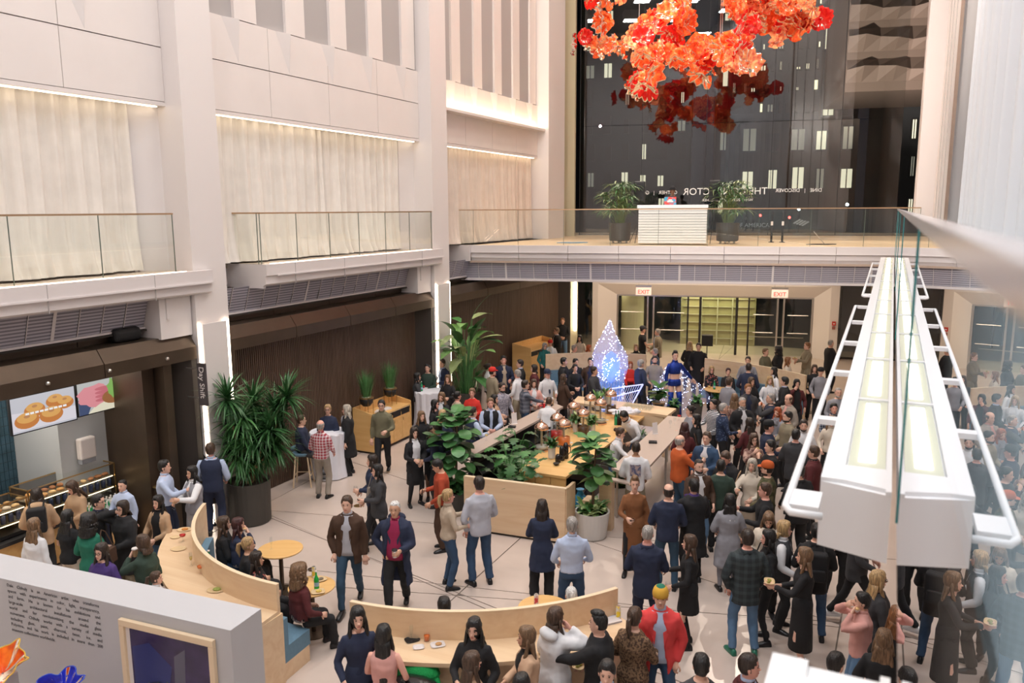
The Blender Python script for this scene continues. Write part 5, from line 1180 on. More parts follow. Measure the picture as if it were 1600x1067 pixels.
            if hs in ('long', 'xlong', 'wavy') :
                for sd in (-1, 1): hb.cat(MB().tube([(sd * .076, .0, .15), (sd * .090, -.005, .05), (sd * .098, .02, -.06), (sd * .092, .06, -.17)], [.012, .022, .026, .012], 7).xf(MH))
            if hs == 'curly':
                r2 = random.Random(PCOUNT)
                for k in range(60):
                    a = r2.uniform(-2.6, 2.6) + pi; z = r2.uniform(-.09, .22); rr_ = .115 * math.sqrt(max(.1, 1 - ((z - .08) / .20) ** 2)); hb.cat(MB().ell((rr_ * sin(a), rr_ * cos(a) - .01, z), (.028, .028, .026), 6, 4).xf(MH))
        elif hs in ('pony', 'bun'):
            hb.loft([[MH @ Vector(q) for q in r] for r in shell(.03, .012, (.187, .182, .16, .12, .06, .03, 0, 0, 0), 0)])
            if hs == 'bun': hb.cat(MB().ell((0, -.125, .15), (.045, .04, .045), 10, 7).xf(MH))
            else: hb.cat(MB().tube([(0, -.10, .14), (0, -.15, .12), (.01, -.165, .03), (.0, -.14, -.10)], [.022, .032, .036, .010], 8).xf(MH))
        elif hs == 'quiff':
            hb.loft([[MH @ Vector(q) for q in r] for r in shell(.04, .006, (.187, .186, .17, .14, .07, .04, .0, .0, .0), 0)]); hb.cat(MB().ell((0, .01, .222), (.058, .085, .04), 12, 8).xf(MH))
        if hs in ('cap', 'beanie'):
            cc = hcol.split('+'); cm_ = cloth(cc[0]); under = hairmat('db')
            hb.loft([[MH @ Vector(q) for q in r] for r in shell(.04, .006, (.2, .2, .15, .12, .06, .04, .0, .0, .0), 0)])
            obj('hair', hb, under, root, smooth=True)
            zl = .135 if hs == 'cap' else .115; kb = MB(); kb.loft([[MH @ Vector((x, y, z)) for x, y, z in headring(zl + (z - .10) * 1.0 if z > .10 else zl, rx, yf, yb, 0, 16, .017 if z < .2 else .022)] for z, rx, yf, yb, ns in HEAD if z > .10])
            cap_ = obj('cap' if hs == 'cap' else 'knit_hat', kb, cm_, root, smooth=True)
            if hs == 'cap': obj('visor', MB().cat(MB().loft([[(x, .08 + (.085 * cos(x * 11)), .14 + dzz) for x in (-.075, -.05, -.025, 0, .025, .05, .075)] + [(x, .06, .145 + dzz) for x in (.06, 0, -.06)] for dzz in (0, .008)]).xf(MH)), cm_, root)
            elif len(cc) > 1: obj('pompom', MB().cat(MB().ell((0, -.0, .25), (.05, .05, .045), 10, 7).xf(MH)), cloth(cc[1]), root, smooth=True)
        else: obj('hair', hb, hm, root, smooth=True)
    if 'greenhat' in extra: obj('hat_top', MB().cat(MB().ell((0, -.008, .205), (.066, .08, .045), 14, 8).xf(MH)), cloth('gn'), root, smooth=True)
    if 'yoke' in extra:
        yk = MB()
        for k in range(16):
            a = 2 * pi * k / 16; yk.cat(MB().add([(.175 * sin(a - .15), .118 * cos(a - .15), 1.395), (.175 * sin(a + .15), .118 * cos(a + .15), 1.395), (.205 * sin(a), .155 * cos(a), 1.33)], [(0, 2, 1)]))
        obj('yoke_pattern', yk, cloth('wh'), root)
    if 'beard' in extra:
        bb_ = MB(); bb_.loft([[MH @ Vector(((x) * (1.05), (y + .006) if y > 0 else y * .5, z)) for x, y, z in headring(z, rx, yf, yb, 0, 16, .006)] for z, rx, yf, yb in ((-.012, .038, .075, .05), (.0, .046, .092, .06), (.018, .056, .096, .07), (.032, .060, .090, .06))]); obj('beard', bb_, hairmat(hcol if hcol in HC else 'db'), root, smooth=True)
    if 'glasses' in extra:
        q_ = MB()
        for sd in (-1, 1): q_.tube([(sd * .030 + .02 * cos(a), .098, .11 + .016 * sin(a)) for a in [k * pi / 4 for k in range(9)]], .003, 4); q_.rod((sd * .05, .096, .113), (sd * .078, .0, .105), .003, 4)
        q_.rod((-.012, .1, .113), (.012, .1, .113), .003, 4); obj('glasses', q_.xf(MH), BLACK, root)
    if 'band' in extra: obj('headband', MB().cat(MB().tube([(.082 * cos(a), .01, .10 + .125 * sin(a)) for a in [k * pi / 8 for k in range(9)]], .010, 6).xf(MH)), WHITE2, root)
    if 'bag' in extra or 'pack' in extra:
        bc = cloth(extra.split('bc=')[1].split()[0]) if 'bc=' in extra else cloth('bk')
        if 'pack' in extra:
            t2 = thing('backpack', 'backpack worn by ' + ' '.join(label.split()[:11]), 'backpack', p, root.rotation_euler[2]); o_ = obj('body', MB().box(-.14, -.33, 1.0, .14, -.17, 1.42), bc, t2); bevel(o_, .04, 3); o_ = obj('pocket', MB().box(-.10, -.37, 1.03, .10, -.32, 1.2), bc, t2); bevel(o_, .02); obj('strap', MB().tube([(.1, -.18, 1.4), (.1, -.05, 1.46), (.1, .14, 1.36), (.1, .15, 1.2)], .015, 5).tube([(-.1, -.18, 1.4), (-.1, -.05, 1.46), (-.1, .14, 1.36), (-.1, .15, 1.2)], .015, 5), bc, t2)
        else:
            t2 = thing('handbag', 'bag carried by ' + ' '.join(label.split()[:11]), 'bag', p, root.rotation_euler[2]); o_ = obj('body', MB().extr([(-.15, .92), (.15, .92), (.13, 1.16), (-.13, 1.16)], .25, .33, 'x'), bc, t2); bevel(o_, .015); obj('strap', MB().tube([(.29, -.12, 1.15), (.22, -.05, 1.4), (.20, 0, 1.45), (.22, .06, 1.4), (.29, .12, 1.15)], .010, 5), bc, t2)
    for o_, rm in parts:
        if rm:
            md = o_.modifiers.new('knit', 'REMESH'); md.mode = 'VOXEL'; md.voxel_size = .018 if p.length < 14 else .024; md.use_smooth_shade = True
            ms_ = o_.modifiers.new('soft', 'SMOOTH'); ms_.iterations = 2; ms_.factor = .5
            dp_ = o_.modifiers.new('folds', 'DISPLACE'); dp_.texture = FOLD; dp_.strength = .030 if p.length < 15 else .022; dp_.mid_level = .5; dp_.texture_coords = 'LOCAL'
    Mw = Matrix.Translation(p) @ Matrix.Rotation(root.rotation_euler[2], 4, 'Z') @ Matrix.Scale(s, 4)
    for ch_ in held:
        sd = 1 if ch_.islower() else -1; held_item(ch_.lower(), Mw @ Vector(hands[sd]), -radians(face), label)
    return root, Mw, hands
DR = {'o': mat('drink_orange', (.75, .16, .02), .15), 'r': mat('drink_red', (.6, .02, .02), .15), 'y': mat('drink_pale', (.70, .50, .16), .15), 'k': mat('drink_dark', (.05, .015, .01), .15), 'c': mat('drink_cream', (.65, .45, .28), .3)}
GL = pane_glass('drink_glass', (.93, .95, .95), 1.3)
HM = {}
def glass_thing(kind, p, label, group=None, rz=0):
    """one drinking glass: bowl and its drink; meshes are shared between alike glasses"""
    if kind not in HM:
        if kind[0] == 'w':   bowl = MB().lathe([(.034, 0), (.034, .004), (.004, .008), (.004, .085), (.03, .105), (.038, .14), (.031, .18)], 14, cap=False); dr = MB().lathe([(.002, .092), (.028, .106), (.036, .135)], 12)
        elif kind[0] == 'f': bowl = MB().lathe([(.028, 0), (.028, .004), (.004, .008), (.004, .08), (.018, .10), (.024, .15), (.021, .21)], 12, cap=False); dr = MB().lathe([(.002, .085), (.016, .10), (.021, .14)], 10)
        elif kind[0] == 't': bowl = MB().lathe([(.03, 0), (.034, .005), (.038, .09)], 14, cap=False); dr = MB().lathe([(.029, .008), (.036, .07)], 12)
        else:                bowl = MB().lathe([(.03, 0), (.03, .004), (.004, .008), (.004, .07), (.045, .09), (.052, .125), (.05, .13)], 14, cap=False); dr = MB().lathe([(.002, .072), (.04, .09), (.048, .118)], 12)
        HM[kind] = (bowl.mesh('glass', GL, True), dr.mesh('drink', DR[kind[1]], True) if kind[1] != '0' else None)
    a, b = HM[kind]; o = link({'w': 'wine_glass', 'f': 'champagne_flute', 't': 'tumbler', 'x': 'cocktail_glass'}[kind[0]], a, None, p, rz, label=label, category='glass')
    if group: o['group'] = group
    if b: link('drink', b, o)
    return o
def held_item(c, p, rz, label):
    w = ' '.join(label.split()[:9]); up = Vector((0, 0, -.09))
    if c == 'w': glass_thing('wy', p + up, 'wine glass held by ' + w)
    elif c == 'g': glass_thing('w0', p + up, 'empty stemmed glass held by ' + w)
    elif c == 'o': glass_thing('to', p + up * .5, 'orange drink held by ' + w)
    elif c == 'r': glass_thing('wk', p + up, 'glass of dark wine held by ' + w)
    elif c == 'm': glass_thing('xk', p + up, 'dark cocktail held by ' + w)
    elif c == 'n': glass_thing('xc', p + up, 'creamy cocktail held by ' + w)
    elif c in 'ck':
        t = thing('coffee_cup', ('paper cup with dark lid held by ' if c == 'c' else 'kraft paper cup with pale lid held by ') + ' '.join(label.split()[:8]), 'cup', p - Vector((0, 0, .06)), rz)
        obj('cup', MB().lathe([(.03, 0), (.042, .11)], 16), mat('cup_white', (.8, .8, .8), .5) if c == 'c' else mat('cup_kraft', (.45, .28, .15), .7), t, smooth=False); obj('lid', MB().lathe([(.044, .108), (.044, .122), (.036, .13)], 16), BLACK if c == 'c' else WHITE2, t)
    elif c == 'f':
        t = thing('phone', 'dark phone held by ' + w, 'phone', p, rz); o = obj('case', MB().box(-.036, -.005, -.07, .036, .005, .075), BLACK, t); obj('screen', MB().box(-.032, -.0065, -.065, .032, -.005, .07), mat('phone_screen', (.02, .02, .03), .1), t)
    elif c == 'p':
        t = thing('plate', 'small bamboo plate of food held by ' + w, 'plate', p + Vector((0, 0, .03)), rz); o = obj('dish', MB().loft([[(x * k, y * k, z) for x, y in sup(.10, .07, 16, .6)] for k, z in ((.8, 0), (1, .018), (.9, .02), (.75, .006))]), mat('bamboo', (.68, .50, .28), .6), t); obj('food', MB().ell((.01, 0, .02), (.035, .03, .02), 8, 6).ell((-.04, .01, .018), (.02, .025, .015), 8, 5), mat('food_mix', (.30, .28, .06), .7, var=.5, scale=60), t)
    elif c == 's':
        t = thing('pastry', 'small snack held by ' + w, 'food', p, rz); obj('bun', MB().ell((0, 0, .02), (.035, .03, .022), 10, 7), PAS[1], t, smooth=True); obj('wrapper', MB().lathe([(.02, -.02), (.036, .015)], 10), WHITE2, t)
# ================================================================= the bar
bt = thing('bar_counter', 'long taupe bar counter on the left side of the bar with dark shelves below', 'counter', (0, 0, 0), RZ)
obj('counter_top', MB().prism([(-8.02, 14.75), (-7.60, 14.05), (-7.42, 18.7), (-7.84, 19.0)], 1.06, 1.11), TAUPE, bt)
obj('front', MB().prism([(-7.98, 14.85), (-7.93, 14.75), (-7.78, 18.9), (-7.82, 18.9)], 0, 1.06), DARKB, bt); obj('under_shelf', MB().prism([(-7.9, 14.8), (-7.5, 14.3), (-7.3, 18.6), (-7.75, 18.8)], .6, .64), BLACK, bt); obj('under_shelf', MB().prism([(-7.9, 14.8), (-7.5, 14.3), (-7.3, 18.6), (-7.75, 18.8)], .2, .24), BLACK, bt)
bt = thing('bar_counter', 'taupe bar counter on the right side of the bar on slim metal legs', 'counter', (0, 0, 0), RZ)
obj('counter_top', MB().prism([(-4.72, 14.5), (-4.06, 14.1), (-4.10, 18.9), (-4.72, 18.9)], 1.06, 1.11), TAUPE, bt); obj('front', MB().prism([(-4.7, 14.9), (-4.66, 14.9), (-4.66, 18.8), (-4.7, 18.8)], .5, 1.06), mat('bar_inner', (.10, .09, .085), .5), bt)
for (v, u) in ((-4.12, 14.3), (-4.14, 16.5), (-4.16, 18.7), (-4.66, 14.7), (-4.66, 18.7)): obj('leg', MB().box(v - .02, u - .02, 0, v + .02, u + .02, 1.06), STEEL, bt)
bt = thing('bar_counter', 'plywood rear bar counter behind the island, carrying racks of small glasses', 'counter', (0, 0, 0), RZ)
obj('counter_top', MB().prism([(-7.4, 19.3), (-4.75, 18.95), (-4.72, 19.75), (-7.5, 20.0)], 1.04, 1.10), PLY, bt); obj('front', MB().prism([(-5.6, 19.05), (-4.85, 18.98), (-4.85, 19.08), (-5.6, 19.15)], .75, 1.04), PLY, bt)
for (v, u) in ((-7.35, 19.4), (-5.55, 19.1), (-4.85, 19.05), (-7.4, 19.9), (-4.85, 19.65)): obj('side_panel', MB().box(v - .03, u - .03, 0, v + .03, u + .03, 1.04), PLY, bt)
isl = thing('bar_island', 'amber plywood island in the middle of the bar with copper-topped drink dispensers', 'counter', (0, 0, 0), RZ)
obj('top', MB().prism([(-6.45, 13.9), (-5.45, 13.9), (-5.35, 19.0), (-6.85, 19.0)], .95, 1.0), PLYO, isl)
for k in range(3): obj('front_board', MB().box(-6.44 + k * .33, 13.92, 0, -6.12 + k * .33, 13.95, .95), PLYO, isl)
obj('side_panel', MB().box(-5.5, 15.6, 0, -5.46, 18.95, .95), DARKB, isl); obj('side_panel', MB().box(-6.44, 13.95, 0, -6.40, 18.95, .95), DARKB, isl); obj('lower_shelf', MB().box(-6.4, 13.95, .3, -5.5, 15.6, .34), DARKB, isl)
bf_ = thing('end_screen', 'broad pale plywood panel closing the near end of the bar', 'partition', (0, 0, 0), RZ)
o = obj('front_panel', MB().prism([(-7.15, 12.86), (-5.12, 13.02), (-5.12, 13.08), (-7.15, 12.92)], .05, 1.08), PLY, bf_); obj('side_return', MB().box(-5.16, 13.05, .05, -5.10, 13.5, 1.08), PLY, bf_); obj('top_cap', MB().prism([(-7.15, 12.86), (-5.10, 13.02), (-5.10, 13.10), (-7.15, 12.94)], 1.08, 1.10), PLYE, bf_); obj('plinth', MB().prism([(-7.1, 12.90), (-5.16, 13.05), (-5.16, 13.15), (-7.1, 13.0)], 0, .05), DARKB, bf_)
bt = thing('side_table', 'narrow pale table right of the bar front with plywood boxes under it', 'table', (0, 0, 0), RZ); obj('top', MB().prism([(-4.85, 14.05), (-4.1, 13.95), (-4.1, 14.1), (-4.85, 14.2)], 1.0, 1.03), TAUPE, bt); obj('box', MB().box(-4.8, 14.0, 0, -4.55, 14.2, 1.0), PLY, bt); obj('box', MB().box(-5.0, 13.6, 0, -4.85, 13.9, .7), PLY, bt)
# glass dispensers with copper domes
COP = mat('copper_dome', (.75, .50, .38), .12, .95)
for i, (x, y, c) in enumerate(((896, 668, 'clear'), (922, 654, 'clear'), (938, 662, 'clear'), (954, 647, 'dark'), (870, 688, 'red'), (881, 698, 'amber'), (911, 680, 'dark'), (846, 704, 'clear'))):
    lab = ('third from the back', 'second from the back', 'in front of the bottles', 'farthest at the back', 'filled with red drink', 'filled with amber drink', 'beside the white vase', 'nearest, empty and clear')[i]
    t = thing('drink_dispenser', 'tall glass drink dispenser with copper dome lid, ' + lab, 'dispenser', P(x, y, 1.0)); t.scale = (1.2, 1.2, 1.15)
    obj('vessel', MB().lathe([(.11, .03), (.12, .05), (.12, .42)], 18, cap=False), GL, t, smooth=True); obj('drink', MB().lathe([(.105, .05), (.112, .06), (.112, .2 if c != 'clear' else .1), (.02, .2 if c != 'clear' else .1)], 16), {'clear': mat('drink_clear', (.5, .48, .42), .1), 'red': DR['r'], 'dark': DR['k'], 'amber': DR['o']}[c], t, smooth=True)
    obj('dome', MB().lathe([(.13, .42), (.128, .46), (.10, .51), (.05, .545), (.01, .555)], 20), COP, t, smooth=True); obj('finial', MB().ell((0, 0, .575), (.02, .02, .025), 8, 6), COP, t, smooth=True); obj('tap', MB().rod((.115, 0, .08), (.165, 0, .08), .012), STEEL, t); obj('foot', MB().lathe([(.13, 0), (.13, .03)], 18), COP, t)
    obj('centre_tube', MB().rod((0, 0, .05), (0, 0, .42), .02, 8), STEEL, t)
def bouquet(label, p, seed, r=.16, h=.22, ms=(LGM, LGY, LGL), potm=None):
    t = thing('vase_plant', label, 'plant', p); obj('vase', MB().lathe([(.06, 0), (.075, .02), (.08, .24), (.06, .24)], 16), potm or mat('vase_white', (.72, .70, .66), .35), t); undergrowth(t, h, r * .5, 34, .20, .03, ms, seed, 'foliage', .3, 1.5)
bouquet('leafy bouquet in a white vase at the middle of the island', P(925, 678, 1.0), 41)
bouquet('green and white bouquet in a white vase near the front of the island', P(862, 716, 1.0), 42, ms=(LGD, LGM))
bouquet('bushy green bouquet at the back of the island', P(900, 675, 1.0), 43, .2, ms=(LGD, LGM, LGY))
bouquet('green bouquet beside the rear dispensers', P(935, 640, 1.05), 44, .2, ms=(LGM, LGL))
bouquet('leafy bouquet of pale flowers at the rear left corner', P(948, 632, 1.1), 45, .18, ms=(LGM, LGY))
# monstera trailing over the bar front
def monstera(label, p, n, h, seed, L_=.36, spread=.3):
    t = thing('potted_monstera', label, 'plant', p); rnd = random.Random(seed); pot(t, .18, .24, .45, POTD)
    for i in range(n):
        y = i * 2.4 + rnd.uniform(-.4, .4); z = h * rnd.uniform(.5, 1.05); r = rnd.uniform(.05, spread); q = Vector((r * cos(y), r * sin(y), z))
        o = obj('leaf', leaf(L_ * rnd.uniform(.8, 1.2), L_ * .42, rnd.uniform(.7, 1.6), 9, 'oval', -.05, .45).xf(orient(y, rnd.uniform(-.1, .9), q)), rnd.choice((LGD, LGM, LGM, LGD)), t)
        obj('leaf_stalk', MB().tube([(0, 0, .42), (q.x * .4, q.y * .4, z * .8), tuple(q)], .008, 4), LGM, o)
monstera('big split-leaf plant spilling over the middle of the bar front', R(-6.25, 13.45, 0), 24, 1.35, 51)
monstera('split-leaf plant behind the bar front, left of the island', R(-6.85, 14.2, 0), 22, 1.35, 52, .34, .4)
monstera('darker split-leaf plant rising by the long taupe counter', R(-7.1, 15.2, 0), 18, 1.35, 53, .34, .3)
t = thing('blue_bag', 'crumpled blue plastic sack behind the bar front', 'bag', R(-6.75, 13.25, .0)); obj('sack', MB().ell((0, 0, .42), (.22, .14, .42), 14, 9), mat('blue_plastic', (.02, .22, .42), .35, var=.3, scale=12, bump=.8, bscale=12), t, smooth=True); obj('neck', MB().lathe([(.08, .8), (.05, .87), (.09, .93)], 12), MATS['blue_plastic'], t)
t = thing('blue_bag', 'blue plastic sack between the island and the fig planter', 'bag', R(-5.15, 13.9, .0)); obj('sack', MB().ell((0, 0, .36), (.2, .15, .36), 14, 9), MATS['blue_plastic'], t, smooth=True); obj('neck', MB().lathe([(.07, .7), (.05, .76), (.08, .8)], 12), MATS['blue_plastic'], t)
bouquet('dark trailing plant in a pale block vase inside the right counter', P(1000, 700, .75), 46, .3, .24, (LGD,), mat('vase_grey', (.45, .45, .47), .5))
o = thing('plant_stand', 'potted plant on a brass-legged black bowl before the costumed performer', 'plant', P(1028, 668, 0)); obj('bowl', MB().lathe([(.04, .5), (.14, .55), (.19, .75), (.17, .75)], 20), BLACK, o); obj('rim', MB().lathe([(.195, .73), (.195, .76), (.17, .76)], 20), BRASS, o)
for k in range(4): obj('leg', MB().rod((.2 * cos(k * 1.57 + .6), .2 * sin(k * 1.57 + .6), 0), (.19 * cos(k * 1.57 + .6), .19 * sin(k * 1.57 + .6), .74), .01), BRASS, o)
rnd = random.Random(77)
for i in range(20): obj('leaf', leaf(.36, .12, rnd.uniform(.5, 1.3), 5, 'oval', .1).xf(orient(i * 2.4, rnd.uniform(0, 1.0), Vector((0, 0, rnd.uniform(.78, 1.15))))), rnd.choice((LGM, LGO, LGD)), o)
for i, (x, y) in enumerate(((1088, 655), (1052, 662), (1118, 648))):
    t = thing('floor_plant', ('leafy low plant behind the right counter, by the tall boots', 'dark leafy plant at the end of the right counter', 'leafy plant under the standing group near the round table')[i], 'plant', P(x, y, 0)); pot(t, .14, .18, .5, POTD); undergrowth(t, .5, .1, 18, .22, .05, (LGD, LGM), 60 + i)
# glass racks, bottles, small things on the bar
gi = 0
for i in range(6):
    for j in range(8): glass_thing('t0', R(-7.0 + i * .085, 16.6 + j * .1, .92), 'small empty glass in the close ranks beside the bending bar worker', 'empty glasses beside the bending worker')
t = thing('glass_rack', 'dark steel table holding ranks of empty glasses inside the bar', 'table', (0, 0, 0), RZ); obj('top', MB().box(-7.08, 16.5, .88, -6.5, 17.5, .92), BLACK, t); obj('lower_shelf', MB().box(-7.08, 16.5, .4, -6.5, 17.5, .43), STEEL, t)
for (v, u) in ((-7.06, 16.52), (-6.52, 16.52), (-7.06, 17.48), (-6.52, 17.48)): obj('leg', MB().box(v - .015, u - .015, 0, v + .015, u + .015, .88), STEEL, t)
for i in range(8):
    for j in range(5): glass_thing('t0', R(-5.95 + i * .095, 19.2 + j * .095, 1.10), 'small empty glass in the flat ranks on the rear bar counter', 'empty glasses on the rear counter')
for i in range(9):
    o = obj('bottle', MB().lathe([(.036, 0), (.036, .16), (.013, .21), (.013, .28)], 10), mat('bottle_dark', (.02, .012, .01), .12) if i % 3 else MATS['bottle_green'], None, P(962 + (i % 5) * 4, 664 - (i // 5) * 5, 1.1)); o['label'] = 'dark bottle in the cluster at the rear end of the island'; o['category'] = 'bottle'; o['group'] = 'dark bottles on the island'
for i in range(3):
    t = thing('coffee_urn', ('tallest', 'middle', 'nearest small')[i] + ' black coffee urn at the near right corner of the island', 'urn', P(872 + i * 6, 722 - i * 3, 1.0)); s_ = (1, .9, .5)[::-1][i]
    obj('body', MB().lathe([(.055, 0), (.06, .02), (.055, .28 * s_), (.03, .34 * s_)], 16), mat('urn_black', (.015, .012, .012), .15), t, smooth=True); obj('handle', MB().tube([(.05, 0, .08 * s_), (.1, 0, .14 * s_), (.1, 0, .24 * s_), (.05, 0, .28 * s_)], .009, 6), BLACK, t)
for i, (x, y, z, l) in enumerate(((880, 733, 1.0, 'small black bowl at the near edge of the island'),)):
    t = thing('bowl', l, 'bowl', P(869, 727, 1.0)); obj('dish', MB().lathe([(.03, 0), (.06, .03), (.065, .05), (.055, .05)], 16), BLACK, t)
cl = MB()
rnd = random.Random(9)
for k in range(14): cl.ell((rnd.uniform(-.35, .35), rnd.uniform(-.14, .14), rnd.uniform(.02, .12)), (rnd.uniform(.08, .16), rnd.uniform(.07, .12), rnd.uniform(.04, .08)), 9, 6)
o = obj('gauze', cl, mat('gauze_white', (.78, .78, .84), .9, bump=1, bscale=14), None, P(975, 646, 1.11), 0, True); o['label'] = 'crumpled white gauze on the rear bar counter below the sculpture'; o['category'] = 'cloth'
for i, (x, y, l) in enumerate(((1009, 702, 'black card reader on the right bar counter'), (858, 634, 'black card reader at the far end of the long counter'), (800, 668, 'black card reader in the middle of the long counter'))):
    t = thing('card_reader', l, 'card reader', P(x if i else 1020, y if i else 692, 1.11), RZ + .3); o = obj('case', MB().box(-.09, -.06, 0, .09, .06, .045), BLACK, t); bevel(o, .01); obj('screen', MB().box(-.06, -.04, .046, .03, .03, .048), mat('phone_screen', (.02, .02, .03), .1), t)
for i, (x, y, l) in enumerate(((804, 662, 'standing white menu card on the long taupe counter'), (1024, 678, 'standing white menu card on the right bar counter'))):
    t = thing('menu_card', l, 'card', P(x, y, 1.11), RZ + .9); obj('sheet', MB().add([(-.07, 0, 0), (.07, 0, 0), (.07, .03, .26), (-.07, .03, .26), (-.07, .006, 0), (.07, .006, 0), (.07, .036, .26), (-.07, .036, .26)], [(0, 1, 2, 3), (7, 6, 5, 4), (0, 3, 7, 4), (1, 5, 6, 2), (2, 6, 7, 3)]), WHITE2, t); obj('foot', MB().box(-.07, -.03, 0, .07, .05, .008), WHITE2, t)
for i, (k, x, y, l) in enumerate((('w0', 789, 664, 'left of two empty glasses on the long taupe counter'), ('w0', 796, 661, 'right of two empty glasses on the long taupe counter'), ('xr', 845, 640, 'red cocktail at the far end of the long counter'), ('wy', 760, 688, 'pale wine in a glass at the near end of the long counter'),
        ('xr', 1061, 656, 'red cocktail at the far end of the right counter'), ('w0', 1054, 664, 'empty glass at the far end of the right counter'), ('w0', 1047, 668, 'empty stemmed glass on the right counter, second from its far end'))): glass_thing(k, P(x, y, 1.11), l)
t = thing('drink_can', 'red can on the far end of the long taupe counter', 'can', P(850, 637, 1.11)); obj('can', MB().lathe([(.028, 0), (.033, .01), (.033, .11), (.027, .12)], 14), mat('can_red', (.6, .03, .04), .3, .3), t); obj('lid', MB().lathe([(.027, .12), (.027, .123)], 14), STEEL, t)
t = thing('pitcher', 'kraft-sleeved paper container on the far end of the long counter', 'container', P(861, 633, 1.11)); obj('body', MB().box(-.07, -.05, 0, .07, .05, .16), MATS.get('cup_kraft') or mat('cup_kraft', (.45, .28, .15), .7), t); obj('contents', MB().box(-.06, -.04, .16, .06, .04, .2), WHITE2, t)
# ================================================================= glowing sculpture
LB = emis('led_blue_white', (.55, .62, 1), 9); ROD = mat('frame_lit_white', (.65, .68, .9), .4, emit=(.45, .5, 1), es=.9)
VEIL = None
def veil(name, c, a):
    m = bpy.data.materials.new(name); m.use_nodes = True; n = m.node_tree; N = n.nodes; L = n.links; N.clear(); o = N.new('ShaderNodeOutputMaterial'); mx = N.new('ShaderNodeMixShader'); t = N.new('ShaderNodeBsdfTransparent'); d = N.new('ShaderNodeBsdfPrincipled')
    d.inputs['Base Color'].default_value = (*c, 1); d.inputs['Roughness'].default_value = .3; d.inputs['Emission Color'].default_value = (.3, .38, 1, 1); d.inputs['Emission Strength'].default_value = .22; mx.inputs[0].default_value = a
    L.new(t.outputs[0], mx.inputs[1]); L.new(d.outputs[0], mx.inputs[2]); L.new(mx.outputs[0], o.inputs[0]); return m
VW = veil('veil_white', (.62, .66, .85), .26); VB = veil('veil_blue', (.10, .32, .70), .55)
sp = P(951, 655, 0)
sc_ = thing('light_sculpture', 'tall flame-shaped veil sculpture covered in tiny blue-white lights', 'sculpture', sp, 0)
rnd = random.Random(21)
prof = [(0, .30, .0), (.35, .40, -.02), (.8, .44, -.03), (1.25, .42, .0), (1.6, .50, .04), (1.95, .50, .02), (2.25, .36, 0), (2.55, .20, -.02), (2.8, .09, -.01), (3.0, .012, 0)]
mb = MB(); n = 20
def fp(z, a):
    for p_, q_ in zip(prof[:-1], prof[1:]):
        if p_[0] <= z <= q_[0]: t_ = (z - p_[0]) / (q_[0] - p_[0]); r = p_[1] + (q_[1] - p_[1]) * t_; x0 = p_[2] + (q_[2] - p_[2]) * t_; break
    r *= 1 + .10 * sin(3 * a + z * 2); return (x0 + r * cos(a), .55 * r * sin(a), z)
mb.loft([[fp(z, 2 * pi * i / n) for i in range(n)] for z, _, _ in prof], 0, False)
obj('veil', mb, VW, sc_, smooth=True)
mb = MB(); mb.loft([[(.22 * k * cos(2 * pi * i / 10) + .05, .14 * k * sin(2 * pi * i / 10), z) for i in range(10)] for z, k in ((1.1, .2), (1.35, 1.0), (1.7, 1.2), (1.95, .7), (2.05, .1))]); obj('inner_fold', mb, VB, sc_, smooth=True)
mb = MB()
for k in range(210):
    z = rnd.uniform(.1, 2.95); a = rnd.uniform(0, 6.28); x, y, zz = fp(z, a); r = .013; mb.add([(x + r, y, zz), (x - r, y, zz), (x, y + r, zz), (x, y - r, zz), (x, y, zz + r), (x, y, zz - r)], [(0, 2, 4), (2, 1, 4), (1, 3, 4), (3, 0, 4), (2, 0, 5), (1, 2, 5), (3, 1, 5), (0, 3, 5)])
for k in range(90):
    a = rnd.uniform(0, 6.28); z = rnd.uniform(1.15, 2.0); x, y, zz = .05 + .25 * cos(a), .17 * sin(a), z; r = .015; mb.add([(x + r, y, zz), (x - r, y, zz), (x, y + r, zz), (x, y - r, zz), (x, y, zz + r), (x, y, zz - r)], [(0, 2, 4), (2, 1, 4), (1, 3, 4), (3, 0, 4), (2, 0, 5), (1, 2, 5), (3, 1, 5), (0, 3, 5)])
o = obj('tiny_light', mb, LB, sc_); o['kind'] = 'stuff'
for k in range(9): z0, z1 = .02, 1.15; obj('blue_strip', MB().box(-.36 + k * .08, -.27, .1, -.31 + k * .08, -.262, 1.2), VB, sc_)
fr_ = thing('wire_frame', 'lit white angular wire frame with strung lines at the right of the flame sculpture', 'sculpture', sp, 0)
pts = [(-.35, -.3, .95), (.95, -.3, 1.12), (.55, -.3, .35), (-.30, -.3, .38), (-.35, -.3, .95), (-.38, -.3, .62), (.85, -.3, .95)]
for a_, b_ in ((0, 1), (1, 2), (2, 3), (3, 0), (5, 6), (5, 2)): obj('frame_bar', MB().rod(pts[a_], pts[b_], .018), ROD, fr_)
for k in range(9): obj('string', MB().rod((.35 + k * .07, -.3, 1.04 + k * .009), (.18 + k * .045, -.3, .36), .005, 4), ROD, fr_)
for (x, y) in ((.5, -.3), (-.3, -.3), (.1, .2)): obj('leg', MB().rod((x, y, 0), (x, y, .37), .015), ROD, fr_)
l_ = bpy.data.lights.new('sculpture_glow', 'POINT'); l_.energy = 30; l_.color = (.4, .5, 1); l_.shadow_soft_size = .3; lo = bpy.data.objects.new('sculpture_glow', l_); lo.location = sp + Vector((0, 0, 1.5)); COL.objects.link(lo)
